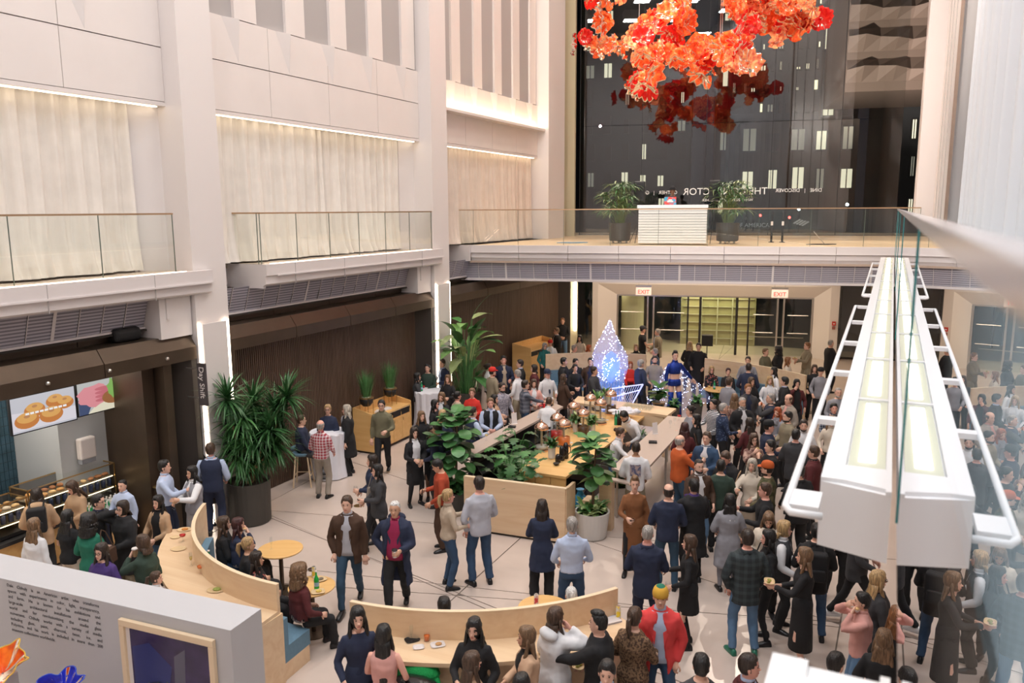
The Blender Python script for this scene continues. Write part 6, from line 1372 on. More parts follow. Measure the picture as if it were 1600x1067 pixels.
# ================================================================= exhibition wall, lower left
E0 = P(0, 903, 2.3); E1 = P(360, 985, 2.3); EA = atan2((E1 - E0).y, (E1 - E0).x)
EW = Vector((E1.x, E1.y, 0))
ex = struct('wall_exhibit'); ex.location = EW; ex.rotation_euler[2] = EA
o = obj('body', MB().box(-6, 0, 0, .0, .44, 2.3), GREYP, ex); bevel(o, .004)
lines = ['Dale Chihuly is an American artist who transforms', 'spaces with experiments in color, light, transparency,', 'and form. He is known for his exhibitions and', 'large-scale architectural installations around the', 'world and for revolutionizing the studio glass', 'movement. Chihuly works with a variety of media', 'including glass, paint, charcoal, neon, ice, and', 'Polyvitro, and his work is included in more than 200', 'museum collections worldwide.']
tw_ = thing('wall_text', 'block of small dark grey justified text on the pale exhibition wall', 'lettering', EW, EA)
GT = mat('text_grey', (.10, .10, .11), .6)
for i, s_ in enumerate(lines):
    words = s_.split(' '); o = None; x = 0; objs = []
    for w in words:
        t_ = text('text_word', w, .050, GT, (0, -.004, 2.225 - i * .0635), (pi / 2, 0, 0), tw_, 'LEFT', .0008); wd = max(v.co.x for v in t_.data.vertices); objs.append((t_, wd))
    tot = sum(w for _, w in objs); gap = (1.31 - tot) / max(1, len(words) - 1) if i < 8 else .016
    for t_, wd in objs: t_.location.x = -2.95 + x; x += wd + gap
pf = thing('framed_print', 'dark violet print in a pale wooden frame on the exhibition wall', 'picture', EW, EA)
x0, x1, z0, z1 = -1.35, -.18, .95, 2.18
for nm, a_ in (('frame_top', (x0, z1 - .07, x1, z1)), ('frame_side', (x0, z0, x0 + .06, z1 - .07)), ('frame_side', (x1 - .06, z0, x1, z1 - .07)), ('frame_bottom', (x0 + .06, z0, x1 - .06, z0 + .06))):
    o = obj(nm, MB().box(a_[0], -.05, a_[1], a_[2], -.002, a_[3]), PLYE if nm != 'x' else PLY, pf); bevel(o, .006)
obj('mount', MB().box(x0 + .06, -.02, z0 + .06, x0 + .11, -.006, z1 - .07), WHITE2, pf)
obj('print', MB().box(x0 + .11, -.018, z0 + .06, x1 - .06, -.006, z1 - .07), mat('print_violet', (.035, .022, .085), .25, var=.3, scale=4), pf)
for nm, pl, c in (('shape_blue', [(x0 + .13, 1.5), (x0 + .55, 1.42), (x0 + .62, 1.78), (x0 + .35, 1.98), (x0 + .13, 1.9)], (.02, .03, .16)), ('shape_dark', [(x0 + .2, 1.1), (x0 + .6, 1.15), (x0 + .68, 1.55), (x0 + .45, 1.6), (x0 + .2, 1.5)], (.03, .025, .05)), ('shape_grey', [(x0 + .62, 1.25), (x0 + .75, 1.2), (x0 + .8, 2.0), (x0 + .66, 1.9)], (.10, .10, .15))):
    obj(nm, MB().add([(a_, -.0195, b_) for a_, b_ in pl] + [(a_, -.018, b_) for a_, b_ in pl], [tuple(range(len(pl))), tuple(range(len(pl), 2 * len(pl)))[::-1]]), mat('paint_' + nm, c, .3), pf)
for k in range(6): obj('green_stroke', MB().tube([(x0 + .3 + k * .12, -.021, 1.2), (x0 + .33 + k * .12, -.021, 1.4), (x0 + .31 + k * .12, -.021, 1.55 + .03 * (k % 3))], [.008, .016, .004], 5), mat('paint_green', (.10, .16, .02), .4), pf)
def ruffle(label, p, r, m, seed, tilt, rim):
    t = thing('glass_bowl', label, 'glass sculpture', p, 0); n = 72; rings = []; rnd = random.Random(seed); ph = rnd.uniform(0, 6)
    for k, (q, z) in enumerate(((.05, 0), (.25, .05), (.5, .2), (.75, .42), (1, .62))):
        rings.append([(r * (q * (1 + .12 * q * sin(5 * a + ph) + .06 * q * sin(11 * a)) * cos(a)), r * q * (1 + .12 * q * sin(5 * a + ph) + .06 * q * sin(11 * a)) * sin(a), r * (z + .14 * q * q * sin(5 * a + ph + 1.2))) for a in [2 * pi * i / n for i in range(n)]])
    o = obj('shell', MB().loft(rings, 0, False), m, t, smooth=True); o.rotation_euler = (tilt, 0, 0)
    r2 = MB().tube([Vector(q_) for q_ in rings[-1]] + [Vector(rings[-1][0])], .006, 5); o2 = obj('rim', r2, rim, t, smooth=True); o2.rotation_euler = (tilt, 0, 0)
GBL = glassmat('glass_cobalt', (.01, .02, .55)); GRD = glassmat('glass_scarlet', (.95, .13, .01), .25)
ruffle('scarlet and orange ruffled glass bowl at the lower left edge', P(4, 1052, 1.72), .24, GRD, 1, .35, mat('rim_yellow', (.8, .5, .05), .3))
ruffle('cobalt blue ruffled glass bowl at the bottom left', P(97, 1085, 1.62), .20, GBL, 2, .2, mat('rim_blue', (.03, .08, .6), .2))
for q_, h_, l_ in ((P(4, 1052, 1.72), 1.72, 'slim pale pedestal under the scarlet glass bowl'), (P(97, 1085, 1.62), 1.62, 'slim pale pedestal under the cobalt glass bowl')):
    t = thing('pedestal', l_, 'pedestal', Vector((q_.x, q_.y, 0)), EA); obj('shaft', MB().box(-.09, -.09, .02, .09, .09, h_ - .01), GREYP, t); obj('base', MB().box(-.12, -.12, 0, .12, .12, .02), BLACK, t)
# ================================================================= things on the curved counters and tables
def dish(label, p, r=.11, food=(.70, .30, .05), rz=0, sq=False, m=None):
    t = thing('plate', label, 'plate', p, rz); obj('dish', MB().loft([[(x * k, y * k, z) for x, y in sup(r, r * .8, 16, .5 if sq else 1)] for k, z in ((.75, 0), (1, .012), (.95, .016), (.7, .006))]), m or mat('bamboo', (.68, .50, .28), .6), t)
    if food: obj('food', MB().ell((.01, 0, .018), (r * .45, r * .35, .018), 9, 6), mat('food_%.2f' % food[0], food, .6, var=.3, scale=50), t)
Z1 = 1.03
for a_ in (('plate with pizza slices at the far end of the left counter', P(288, 828, Z1), .12, (.62, .25, .05)), ('empty plate below the pizza plate on the left counter', P(279, 858, Z1), .12, None), ('small plate at the edge of the left counter', P(274, 840, Z1), .08, None), ('plate of salad in front of the child on the left counter', P(338, 922, Z1), .13, (.30, .35, .08))): dish(a_[0], a_[1], a_[2], a_[3])
dish('square white dish with a small bun on the front counter', P(684, 1008, Z1), .09, (.60, .32, .12), .3, True, WHITE2); dish('black napkin square with a glass on the front counter', P(644, 1000, Z1), .09, None, .5, True, BLACK); dish('small white card tray on the front counter', P(654, 1012, Z1), .07, None, .2, True, WHITE2)
dish('nearer plate on the round table with the green bottle', P(497, 925, .745), .1, (.70, .50, .10), .3, True); dish('farther plate on the round table with the green bottle', P(500, 906, .745), .1, (.2, .15, .1), .6, True)
for k, x, y, z, l in (('xr', 286, 846, Z1, 'red cocktail on the left counter'), ('tr', 307, 822, Z1, 'red drink at the far end of the left counter'), ('f0', 298, 826, Z1, 'empty flute beside the red drink, left counter'), ('f0', 301, 838, Z1, 'second empty flute on the left counter'), ('f0', 308, 842, Z1, 'third empty flute on the left counter'), ('fy', 299, 884, Z1, 'flute of pale wine in the middle of the left counter'), ('xo', 314, 896, Z1, 'orange cocktail left of the green bottle'), ('f0', 348, 916, Z1, 'flute beside the salad plate'), ('xc', 358, 908, Z1, 'stemmed glass with orange garnish near the plywood screen'), ('to', 383, 936, Z1, 'short glass with an orange slice near the end of the left counter'),
                  ('to', 667, 1001, Z1, 'orange drink in a tumbler on the front counter'), ('f0', 643, 1002, Z1, 'flute on the black napkin'), ('f0', 632, 994, Z1, 'flute left of the black napkin'), ('f0', 780, 986, Z1, 'tall flute at the middle of the front screen'), ('f0', 810, 984, Z1, 'tall flute right of the middle of the front screen'), ('xc', 925, 962, Z1, 'cocktail glass at the right part of the front counter'), ('f0', 945, 958, Z1, 'empty flute at the right end of the front screen'), ('f0', 952, 956, Z1, 'last empty flute at the right end of the front screen'),
                  ('f0', 424, 858, .745, 'single empty flute on the round table by the blue bench'), ('xk', 487, 900, .745, 'dark drink on the round table with the plates'), ('wy', 500, 665, 1.085, 'small candle glass on the near cloth table'), ('tr', 662, 606, 1.085, 'red drink on the far cloth table'), ('wy', 656, 604, 1.085, 'pale drink on the far cloth table'), ('ty', 1108, 606, .745, 'pale drink on the round table at the rear bench'), ('w0', 1106, 602, .745, 'stemmed glass on the round table at the rear bench')): glass_thing(k, P(x, y, z), l)
def bottle(label, p, m, h=1.0, lab=None):
    t = thing('bottle', label, 'bottle', p); obj('glass', MB().lathe([(.034 * h, 0), (.036 * h, .01), (.036 * h, .15 * h), (.013 * h, .21 * h), (.013 * h, .26 * h)], 14), m, t, smooth=False); obj('cap', MB().lathe([(.015 * h, .26 * h), (.015 * h, .275 * h)], 10), WHITE2, t)
    obj('label', MB().lathe([(.0368 * h, .05 * h), (.0368 * h, .11 * h)], 14, cap=False), lab or mat('label_blue', (.35, .55, .7), .5), t)
bottle('green water bottle standing on the left curved counter', P(328, 892, Z1), MATS['bottle_green'], 1.15); bottle('green bottle on the round table beside the seated curly-haired person', P(495, 920, .745), mat('bottle_bright', (.02, .40, .06), .12)); bottle('red-capped clear bottle on the front counter', P(937, 966, Z1), mat('bottle_red', (.7, .10, .04), .2), 1, WHITE2); bottle('small green bottle on the far cloth table', R(-11.8, 18.85, 1.085), MATS['bottle_green']); bottle('green bottle on the round table at the rear bench', P(1116, 608, .745), MATS['bottle_green'])
def can(label, p, c, h=.15):
    t = thing('drink_can', label, 'can', p); obj('can', MB().lathe([(.027, 0), (.032, .01), (.032, h - .01), (.026, h)], 14), pattern('can_%.2f' % c[0], c, (.75, .75, .75), 'noise', 16, .3), t); obj('lid', MB().lathe([(.026, h), (.026, h + .003)], 14), STEEL, t)
can('tall yellow can on the round table with the plates', P(491, 902, .745), (.65, .50, .05), .17); can('red and blue can on the round table behind the front screen', P(838, 944, .745), (.55, .05, .08)); can('yellow and blue can at the right end of the front counter', P(966, 966, Z1), (.80, .62, .02), .17)
t = thing('napkins', 'folded white napkins at the right end of the front counter', 'napkins', P(955, 970, Z1), .4); o = obj('stack', MB().box(-.11, -.08, 0, .11, .08, .02), mat('napkin_blue', (.55, .6, .75), .8), t); obj('top_napkin', MB().box(-.1, -.09, .02, .1, .05, .028), WHITE2, t)
t = thing('napkins', 'crumpled cloth napkin on the left counter beside the green bottle', 'napkins', P(344, 893, Z1), 1.0); obj('cloth', MB().ell((0, 0, .02), (.10, .05, .025), 12, 6).ell((.05, .03, .03), (.05, .04, .025), 10, 6), WHITE2, t, smooth=True)
t = thing('coat', 'black leather coat lying over a stool at the bottom edge', 'coat', Vector((P(652, 1078, .8).x, P(652, 1078, .8).y, 0)), -.5); obj('body', MB().ell((0, 0, .80), (.36, .2, .14), 16, 8).ell((.1, -.12, .72), (.3, .16, .2), 14, 8), mat('leather_black', (.012, .012, .013), .25, bump=1, bscale=12), t, smooth=True); obj('sleeve', MB().tube([(-.3, 0, .8), (-.36, -.1, .6), (-.34, -.12, .45)], .06, 10), MATS['leather_black'], t, smooth=True)
t = thing('jacket', 'bright green knitted jacket heaped on the stool by the front counter', 'jacket', Vector((P(648, 1040, .9).x, P(648, 1040, .9).y, 0)), -.5); obj('body', MB().ell((0, 0, .86), (.34, .18, .16), 16, 8).ell((.12, .04, .94), (.16, .13, .09), 12, 8), mat('knit_green', (.01, .30, .07), .95, bump=1, bscale=60), t, smooth=True); obj('sleeve', MB().tube([(.28, 0, .86), (.36, -.05, .7), (.33, -.08, .5)], .05, 10), MATS['knit_green'], t, smooth=True)
t = thing('bar_stool', 'stool under the heaped coats at the front counter', 'stool', Vector((P(650, 1052, .85).x, P(650, 1052, .85).y, 0))); obj('seat', MB().lathe([(.03, .66), (.2, .67), (.2, .7), (.03, .71)], 20), TEAL, t)
for k in range(4): obj('leg', MB().rod((.2 * (1 if k % 2 else -1), .2 * (1 if k > 1 else -1), 0), (.13 * (1 if k % 2 else -1), .13 * (1 if k > 1 else -1), .67), .018), PLYE, t)
t = thing('pa_stand', 'black square box speaker on a stand near the revolving doors', 'speaker', P(1103, 590, 0), BZ); o = obj('cabinet', MB().box(-.2, -.15, 1.2, .2, .15, 1.6), BLACK, t); bevel(o, .02); obj('pole', MB().rod((0, 0, 0), (0, 0, 1.2), .02), BLACK, t); obj('foot', MB().lathe([(.22, 0), (.2, .02)], 16), BLACK, t)
o = obj('floor_drain', MB().lathe([(.10, .0), (.10, .004)], 24), BRASS, None, P(560, 790, 0)); o['label'] = 'small round brass floor plate beyond the walking pair'; o['category'] = 'floor plate'
CROWD = '''
56,764,1.66,335,nn,long:db,puffer:tn,jeans:bk,|person in a tan padded jacket with a dark backpack, back turned, far left||pack hood
52,811,1.62,10,dd,long:lb,shirt:wh,jeans:bg,|person in a loose pale blouse, back turned, nearest behind the text wall's left end
117,749,1.63,200,bb,long:br,sweater:tn,pants:bk,|person in a tan sweater looking down in front of the pastry cases|s
158,743,1.50,190,dh,crop:bk,shirt:lb,pants:nv,|small person in a pale blue shirt and dark tie holding a snack|s|tie
150,774,1.76,95,nn,short:bk,jacket:bk:nv,pants:bk,|person with glasses in a black jacket facing right in the cafe queue||glasses
108,797,1.62,20,nn,long:bk,tee:bk,pants:cr,|person in a black short-sleeved top and cream trousers, back turned, cafe queue
137,806,1.66,8,nn,curly:bk,sweater:gn,pants:bk,|person in a bright green sweater with a shoulder bag, back turned||bag bc=br
188,783,1.68,205,be,bob:db,puffer:bk,pants:kh,|person in a long black padded coat holding a phone to the ear|f|glasses longhem
158,850,1.64,190,nn,long:db,jacket:pp,pants:bk,|person with glasses in a purple jacket, just behind the text wall||glasses
223,837,1.68,290,Kd,bob:br,sweater:dg,jeans:nv,|person in a dark green turtleneck holding a kraft coffee cup|K|turtle
268,774,1.60,200,bn,long:bk,cardigan:tn:bk,jeans:lj,|person in an open tan cardigan over black at the left curved counter
255,719,1.78,80,nt,short:bk,shirt:lb,pants:nv,|person in a light blue tucked shirt reaching out a snack|s|tuck
300,729,1.66,215,th,long:bk,vest:gy:wh,skirt:gy,|person in a grey sleeveless dress over white sleeves holding white wine|w
328,693,1.82,350,nn,short:br,vest:nv:lb,pants:nv,|person in a navy vest over a light blue shirt beside the charcoal planter
318,687,1.74,5,nn,short:br,coat:bk,pants:bk,|person in a black coat half hidden behind the navy vest
270,886,1.32,75,dr,pony:br,shirt:wh,pants:nv,|small person in a white shirt reaching across the left counter||
348,808,1.66,70,bb,long:br,sweater:bk,jeans:bl,|seated person in black at the far end of the left blue bench|||46
371,810,1.66,75,bf,wavy:mr,sweater:nv,pants:bk,|seated person in navy with hands raised, eating, on the left blue bench|s||46
386,840,1.62,75,bb,pony:bd,sweater:bk,pants:bk,|seated person in plain black in the middle of the left blue bench|||46
399,863,1.60,80,bb,long:db,shirt:fl,pants:bk,|seated person in a flowered top on the left blue bench|||46
466,885,1.66,50,nn,curly:lb,sweater:mr,pants:bk,|seated person in a maroon sweater and black trousers, nearest on the bench|||46
542,775,1.84,180,dp,short:br,jacket:br:lg,jeans:jn,|person walking forward in a brown blazer, grey shirt and blue jeans||walk
617,783,1.80,182,hi,crop:wh,coat:nv:mg,pants:bk,|person in an open navy parka over a magenta polo, carrying a cup|C|walk hood belly short
590,726,1.66,245,hn,long:bk,jacket:ch,pants:bk,|person in a charcoal jacket with a patterned tote, holding a dark drink|M|bag bc=cg walk
582,711,1.68,255,hn,long:db,jacket:nv,pants:bk,|person in a navy jacket just behind the one with the tote|G
699,765,1.68,72,th,pony:bd,shirt:bg,jeans:bl,|person in a beige overshirt and flared jeans holding an orange drink|o|longhem2 wide
749,745,1.86,335,pn,short:db,sweater:lg,pants:bl,|person in a grey sweater and blue trousers by the plywood bar front
847,782,1.66,8,bb,xlong:db,sweater:nv,wide:bk,|person in a navy tunic and wide black trousers, back turned||band longhem3
894,809,1.76,2,nn,short:gy,shirt:lb,pants:bl,|person in a pale blue tucked shirt and blue trousers, back turned||tuck belly
596,625,1.81,183,hd,short:bk,shirt:ol,pants:bk,|person with glasses in an olive shirt walking before the plywood console|R|glasses walk
542,633,1.68,262,dd,long:sg,coat:bk,pants:bk,|person in a black coat and grey scarf at the near cloth table||scarf=gy
500,657,1.72,15,nn,balding:gy,shirt:ck,pants:cg,|person in a red checked shirt and pale trousers, back turned
512,632,1.68,180,bb,short:bd,sweater:nv,pants:bk,|person with glasses in navy leaning on the far side of the near cloth table||glasses fem
464,642,1.74,85,ll,short:br,sweater:nv,pants:ch,|person in a black sweater seated on the blue bar stool|||72
634,581,1.64,85,ll,long:bk,sweater:ch,pants:bk,|person in a charcoal sweater seated at the far cloth table|||72
659,568,1.74,190,bb,short:bk,sweater:dg,pants:bk,|person in a dark green sweater standing behind the far cloth table
691,561,1.84,215,hn,short:br,jacket:nv:lb,pants:bk,|person in a navy jacket and blue collar beside the broad-leaved palm|W
700,586,1.64,195,hh,long:lb,sweater:bk,pants:bk,|person in a black sweater, both hands raised, before the palm planter
693,613,1.70,195,bb,wavy:lb,jacket:bk:wh,pants:bk,|person in an open black blazer and white top looking at a phone|f
713,612,1.66,60,bb,bun:bk,sweater:bg,pants:bk,|person in a beige sweater, back half turned, next to the red sweater
736,607,1.68,188,bb,pony:lb,sweater:rd,pants:bk,|person in a bright red sweater with hands together
679,625,1.64,110,nn,long:bk,dress:bk,skirt:bk,|person with a white headband and black dress, left of the black blazer||band
658,643,1.64,150,tb,long:lb,shirt:bk,pants:bk,|person in a black shirt gesturing with one raised hand
691,641,1.66,25,nn,wavy:bd,jacket:nv,pants:bk,|person in navy seen from behind, in front of the beige sweater
683,661,1.80,280,nh,short:db,jacket:nv:lb,pants:bk,|person in a navy suit jacket looking up, behind the left fig tree|g
673,667,1.62,170,bb,long:bk,dress:bk,skirt:bk,|person in a black dress between the black cardigan and the navy suit|W||d
648,668,1.68,150,bh,xlong:db,cardigan:bk:wh,skirt:bk,|person in a black cardigan, white top and black skirt holding white wine|w|tights
689,716,1.74,262,nh,short:bk,sweater:rs,pants:br,|person in a rust-red sweater looking down at a phone|f
738,636,1.76,60,nh,short:db,vest:nv:lb,pants:bk,|person in a navy vest and pale blue sleeves leaning at the long counter
766,622,1.76,172,bb,short:lb,vest:bk:lb,pants:bk,|person in a black vest and pale sleeves facing out behind the long counter
784,598,1.80,140,nn,short:db,shirt:pt,pants:bk,|person with glasses in a grey patterned shirt behind the long counter||beard glasses
772,617,1.62,110,bb,long:bk,shirt:pe,pants:bk,|person in a peach shirt between the patterned shirt and the black vest
820,594,1.78,75,br,short:db,shirt:pg,jeans:bl,|person in a grey plaid shirt leaning on the long counter
834,593,1.66,178,bh,long:br,jacket:pk:wh,pants:bk,|person in a pale pink jacket with an orange drink at the long counter|o
809,578,1.74,300,nn,short:gy,shirt:wh,pants:kh,|person in a white shirt and khaki trousers behind the plaid shirt
814,562,1.78,262,nn,short:db,jacket:bk:lb,pants:bk,|person in a black blazer and blue collar before the far plywood console
834,570,1.66,262,nn,bob:db,sweater:mr,pants:bk,|person in a maroon sweater by the far plywood console
784,556,1.88,165,hn,messy:bk,jacket:nv:bg,pants:bk,|tall person in a navy blazer over a beige sweater holding wine|w
769,575,1.76,60,nn,cap:rd,jacket:kh,pants:bk,|person in a red cap and brown jacket||beard
765,568,1.66,80,nn,bun:db,shirt:wh,pants:bk,|person in a white shirt just behind the red cap
859,578,1.76,150,hn,cap:nv,shirt:wh,pants:nv,|person in a blue cap, white shirt and navy tie||tie
886,558,1.80,100,nn,short:bk,coat:bk,pants:bk,|person in a long black coat, left of the black dress by the sculpture
897,561,1.72,150,nn,short:bk,coat:bk,pants:bk,|person in a black coat standing behind the two other black coats
898,569,1.66,165,bb,bun:bk,dress:bk,skirt:bk,|person in an all-black dress, hands together, left of the sculpture
920,559,1.76,190,nn,short:bk,jacket:br:nv,pants:bk,|person in a brown jacket over navy behind the black dress
928,573,1.76,110,bb,short:db,jacket:ch,pants:ch,|person in a charcoal suit right beside the glowing sculpture
876,585,1.64,60,hb,long:br,jacket:br,pants:bk,|person in a dark brown jacket next to the blue cap
860,531,1.66,200,nn,beanie:rd+gd,coat:wh:cr,pants:bk,|person in a red knit hat with pompom and a white coat||fem
851,536,1.62,165,nn,bob:gy,sweater:tl,pants:bk,|person with glasses and a teal scarf beside the red knit hat||glasses scarf=tl
870,512,1.84,255,nn,short:lb,jacket:bk:lg,pants:bk,|person in a black blazer and grey collar, standing at the rear left||glasses
879,497,1.84,182,bb,short:gn,shirt:bk,jeans:lj,|person in a black shirt and blue jeans looking at a phone, rearmost left|f
897,539,1.72,110,ll,short:gy,jacket:bk,pants:bk,|seated person in black behind the rear left screen|||60
906,524,1.64,200,nn,long:bk,sweater:cr,pants:bk,|person in a cream sweater standing behind the rear left screen
920,539,1.60,130,nn,bob:rd,sweater:cr,pants:bk,|person in cream nearest the sculpture behind the rear left screen
994,538,1.62,190,nn,bob:bd,sweater:bk,pants:bk,|person in a black turtleneck before the entrance||turtle
1004,510,1.82,90,nh,cap:ch,tee:bk,pants:bk,|person in a dark cap and black tee shirt near the entrance doors
1028,514,1.80,262,nn,short:gy,jacket:kh:lb,pants:bk,|person in a brown jacket and blue collar near the entrance doors
1024,544,1.74,300,wn,crop:gy,shirt:dn,pants:bk,|person in a denim-blue shirt stretching out one arm
1023,556,1.76,182,nn,short:db,sweater:cg,pants:bk,|person in a grey-brown sweater behind the plant on brass legs||beard
1001,562,1.78,70,nn,short:gy,jacket:nv:wh,pants:bk,|person in a dark suit with white shirt beside the wire frame
985,565,1.60,180,ll,bob:rd,sweater:rd,pants:bk,|seated person in red at the rear bench|||46
1078,534,1.68,20,nn,wavy:bd,coat:bk,pants:bk,|person in a long black coat, back turned, near the revolving doors
1092,536,1.80,200,nn,short:db,coat:bk,pants:bk,|person in a long black coat facing forward near the revolving doors
1112,572,1.66,185,ll,bob:bd,shirt:fl,pants:bk,|seated person with glasses in a black flowered top, rear right bench|||46|glasses
1138,575,1.64,185,ll,short:mr,sweater:bk,pants:bk,|seated person in a plain black sweater at the rear right bench|||46|fem
1169,557,1.74,200,nn,short:db,sweater:gy,pants:bk,|person in a light grey sweater behind the rear right bench
1170,568,1.78,15,nn,short:db,jacket:nv,pants:bk,|person in a navy jacket, back turned, before the rear right screen
1196,544,1.74,140,bb,short:lb,jacket:ol,pants:bk,|person in an olive jacket leaning over the rear right screen
1217,542,1.68,262,hh,curly:bk,jacket:bk,pants:bk,|person in a black jacket eating by the rear right screen|s
1231,558,1.62,120,bb,long:gn,sweater:cr,pants:bk,|person in a cream sweater at the rear right screen
1262,535,1.80,262,th,short:gn,shirt:kh,pants:kh,|person in a khaki shirt holding a plate before the right door jamb|P
1298,531,1.80,80,bb,crop:gy,jacket:bk,pants:bk,|person in a black jacket at the far right behind the light beam
1273,570,1.66,200,nn,long:br,sweater:bk,pants:bk,|person in black left of the black knit hat and grey sweater
1283,574,1.70,200,nn,beanie:bk,sweater:gy,pants:bk,|person in a black knit hat and pale grey sweater||fem
1210,574,1.64,255,nn,long:bk,shirt:wh,pants:bk,|person in a white shirt before the rear right screen
1203,588,1.68,185,nn,long:bd,jacket:wh:wh,pants:bk,|person in an open white jacket, facing forward
1227,589,1.78,290,nn,short:bk,jacket:bk:lb,pants:bk,|person in a black suit with blue collar, right of the white jacket
1245,593,1.66,185,nf,bob:bk,cardigan:mr:bk,pants:bk,|person resting a hand on the cheek, maroon cardigan over black
1139,590,1.78,60,nn,short:br,jacket:gy:wh,pants:gy,|person in a grey suit jacket, back turned, right of the small round table
1174,590,1.66,160,nn,long:br,sweater:bk,pants:bk,|person in a black sweater peering from behind the dark zipped jacket
1169,600,1.80,182,nn,short:gn,jacket:ch:nv,pants:bk,|person in a dark zipped jacket over navy in the middle of the crowd
1205,615,1.74,280,kn,crop:gy,vest:nv:ch,pants:bk,|person in a navy vest sipping an orange drink|O
1233,616,1.80,245,nn,balding:br,jacket:cg:pk,pants:bk,|person in a taupe-brown blazer with a pink collar
1160,621,1.80,170,tn,crop:gy,jacket:bk:wh,pants:bk,|person in a black suit and white open shirt gesturing with one hand||beard
1130,630,1.80,95,nh,crop:gy,shirt:dt,pants:bk,|person in a navy dotted shirt facing right, holding wine|w
1116,624,1.74,250,nh,short:bk,shirt:st,pants:bk,|person in a striped shirt at the end of the right counter
1148,616,1.66,20,nn,long:lb,shirt:sn,pants:bk,|person in a red patterned blouse, back turned, behind the black suit
1216,637,1.64,235,hn,wavy:rd,sweater:gy,pants:bk,|person in a grey sweater and grey scarf holding an orange drink|o|scarf=gy
1232,643,1.76,262,nn,messy:bk,jacket:kh,pants:bk,|person in a khaki jacket facing left, beside the grey scarf||beard
1201,658,1.78,95,nh,cap:bk,jacket:nv,pants:bk,|person in a black cap and navy jacket facing right|o
1178,678,1.70,182,nk,wavy:br,shirt:sn,skirt:bk,|person with glasses in a brown patterned blouse drinking from a glass|w|glasses
1172,654,1.64,340,nn,long:db,sweater:mr,pants:bk,|person in dark maroon seen from behind, beside the patterned blouse
1105,675,1.80,215,hn,short:br,jacket:bl:wh,pants:nv,|person in a bright blue suit jacket and white open shirt|M
1062,680,1.78,75,tt,balding:gy,sweater:or,jeans:jn,|person in an orange-red sweater gesturing with both hands|w|belly
1070,661,1.66,15,nn,long:mr,sweater:mr,pants:bk,|person in maroon with a brown shoulder bag, back turned, right counter||bag bc=br
1079,634,1.66,262,hh,bun:bk,sweater:gy,pants:bk,|person in a pale grey sweater at the far end of the right counter
1089,648,1.66,262,nn,long:bk,dress:bk,skirt:bk,|person in a black dress and skirt at the right counter
1244,671,1.78,30,nn,short:bk,jacket:ch,pants:bk,|person in a dark grey jacket, back turned, near the light beam|g
1256,656,1.78,200,nn,short:db,shirt:wh,pants:bk,|person in a white shirt partly behind the light beam||beard
1205,688,1.78,270,kn,short:bk,sweater:bk,pants:bk,|person in a black sweater lifting food to the mouth|S
1138,703,1.78,230,bb,short:br,jacket:bk:nv,pants:bk,|person in a black jacket over navy looking down|||nod
1100,717,1.78,170,nh,crop:db,jacket:br:wh,jeans:lj,|person in a brown jacket over white, blue jeans, holding dark wine|r|beard
1119,720,1.72,10,nn,short:bk,sweater:dg,pants:bk,|person in a dark green sweater, back turned, behind the brown jacket
1177,718,1.70,212,bt,long:sg,sweater:cr,skirt:bg:.25,|person in a cream turtleneck and long beige skirt with a shoulder bag|s|turtle bag bc=tn
1199,722,1.78,305,nn,cap:or,jacket:cm,pants:bk,|person in a bright orange cap and camouflage jacket||beard
1197,755,1.76,282,ht,short:br,sweater:bk,pants:bk,|person in a black sweater holding an orange drink, facing left|O||r
1085,749,1.78,348,tn,short:bk,coat:bk:pp,pants:bk,|person in a black overcoat with a purple scarf, one hand reaching out||scarf=pp
1141,773,1.64,8,nn,long:bk,coat:gy,leggings:gy,|person in a long grey patterned cardigan, back turned||yoke
1045,757,1.78,8,nn,balding:db,sweater:nv,jeans:jn,|person in a navy sweater and blue jeans, back turned, by the brown dress
992,745,1.74,182,dh,quiff:lb,dress:rb,dress:rb:.38,|person in a belted brown coat dress holding a dark drink|m|tights fem
1012,822,1.78,18,nh,crop:gy,jacket:nv:pk,pants:nv,|person in a navy suit with pink collar holding a plate, back turned|p|glasses
1079,837,1.66,282,nh,long:br,dress:bk,dress:bk:.58,|person in a fitted black dress and tall boots holding a glass|G|boots
1027,919,1.80,192,ph,beanie:yl,jacket:cy:lb,jeans:bl,|person in a mustard and green knit hat and bright red fleece|n|greenhat
1169,828,1.82,2,pp,short:db,jacket:pl,jeans:lj,|person in a dark plaid blazer, blue jeans and green shoes, back turned
1207,801,1.68,200,nn,long:lb,jacket:cr:bk,pants:bk,|person in an open cream jacket looking down behind the plaid blazer|||nod
1204,828,1.68,275,nn,xlong:bk,shirt:bk,leggings:bk,|person in a sheer black top, leggings and black bag|G|bag bc=bk
1226,813,1.68,118,nn,bob:bd,vest:ch:wh,pants:bk,|person in a white top and charcoal padded vest
1259,857,1.70,285,th,long:lb,dress:bk,dress:bk:.30,|person in a long black dress holding a plate of food|P
1268,817,1.74,15,nn,short:bk,jacket:bk,jeans:bl,|person in black with a black backpack beside the light beam||pack
1353,928,1.62,280,ff,short:bk,shirt:pk,jeans:lj,|person in a pink shirt eating, near the bottom right|S
1372,893,1.68,90,nn,long:bd,coat:ch,pants:bk,|person with glasses in a grey wool coat, lower right||glasses
1382,986,1.66,30,nn,long:lb,sweater:bk,pants:bk,|person in a black sweater and trousers at the lower right
1399,948,1.64,15,nn,long:gn,shirt:bk,pants:bk,|person in a black shirt beside the glass, lower right
1306,1021,1.70,60,nn,short:bk,sweater:ch,pants:bk,|person in charcoal whose head shows above the blurred beam end
1169,1023,1.76,100,nn,short:db,jacket:mr:lb,pants:bk,|person in a maroon jacket with pale collar at the bottom edge
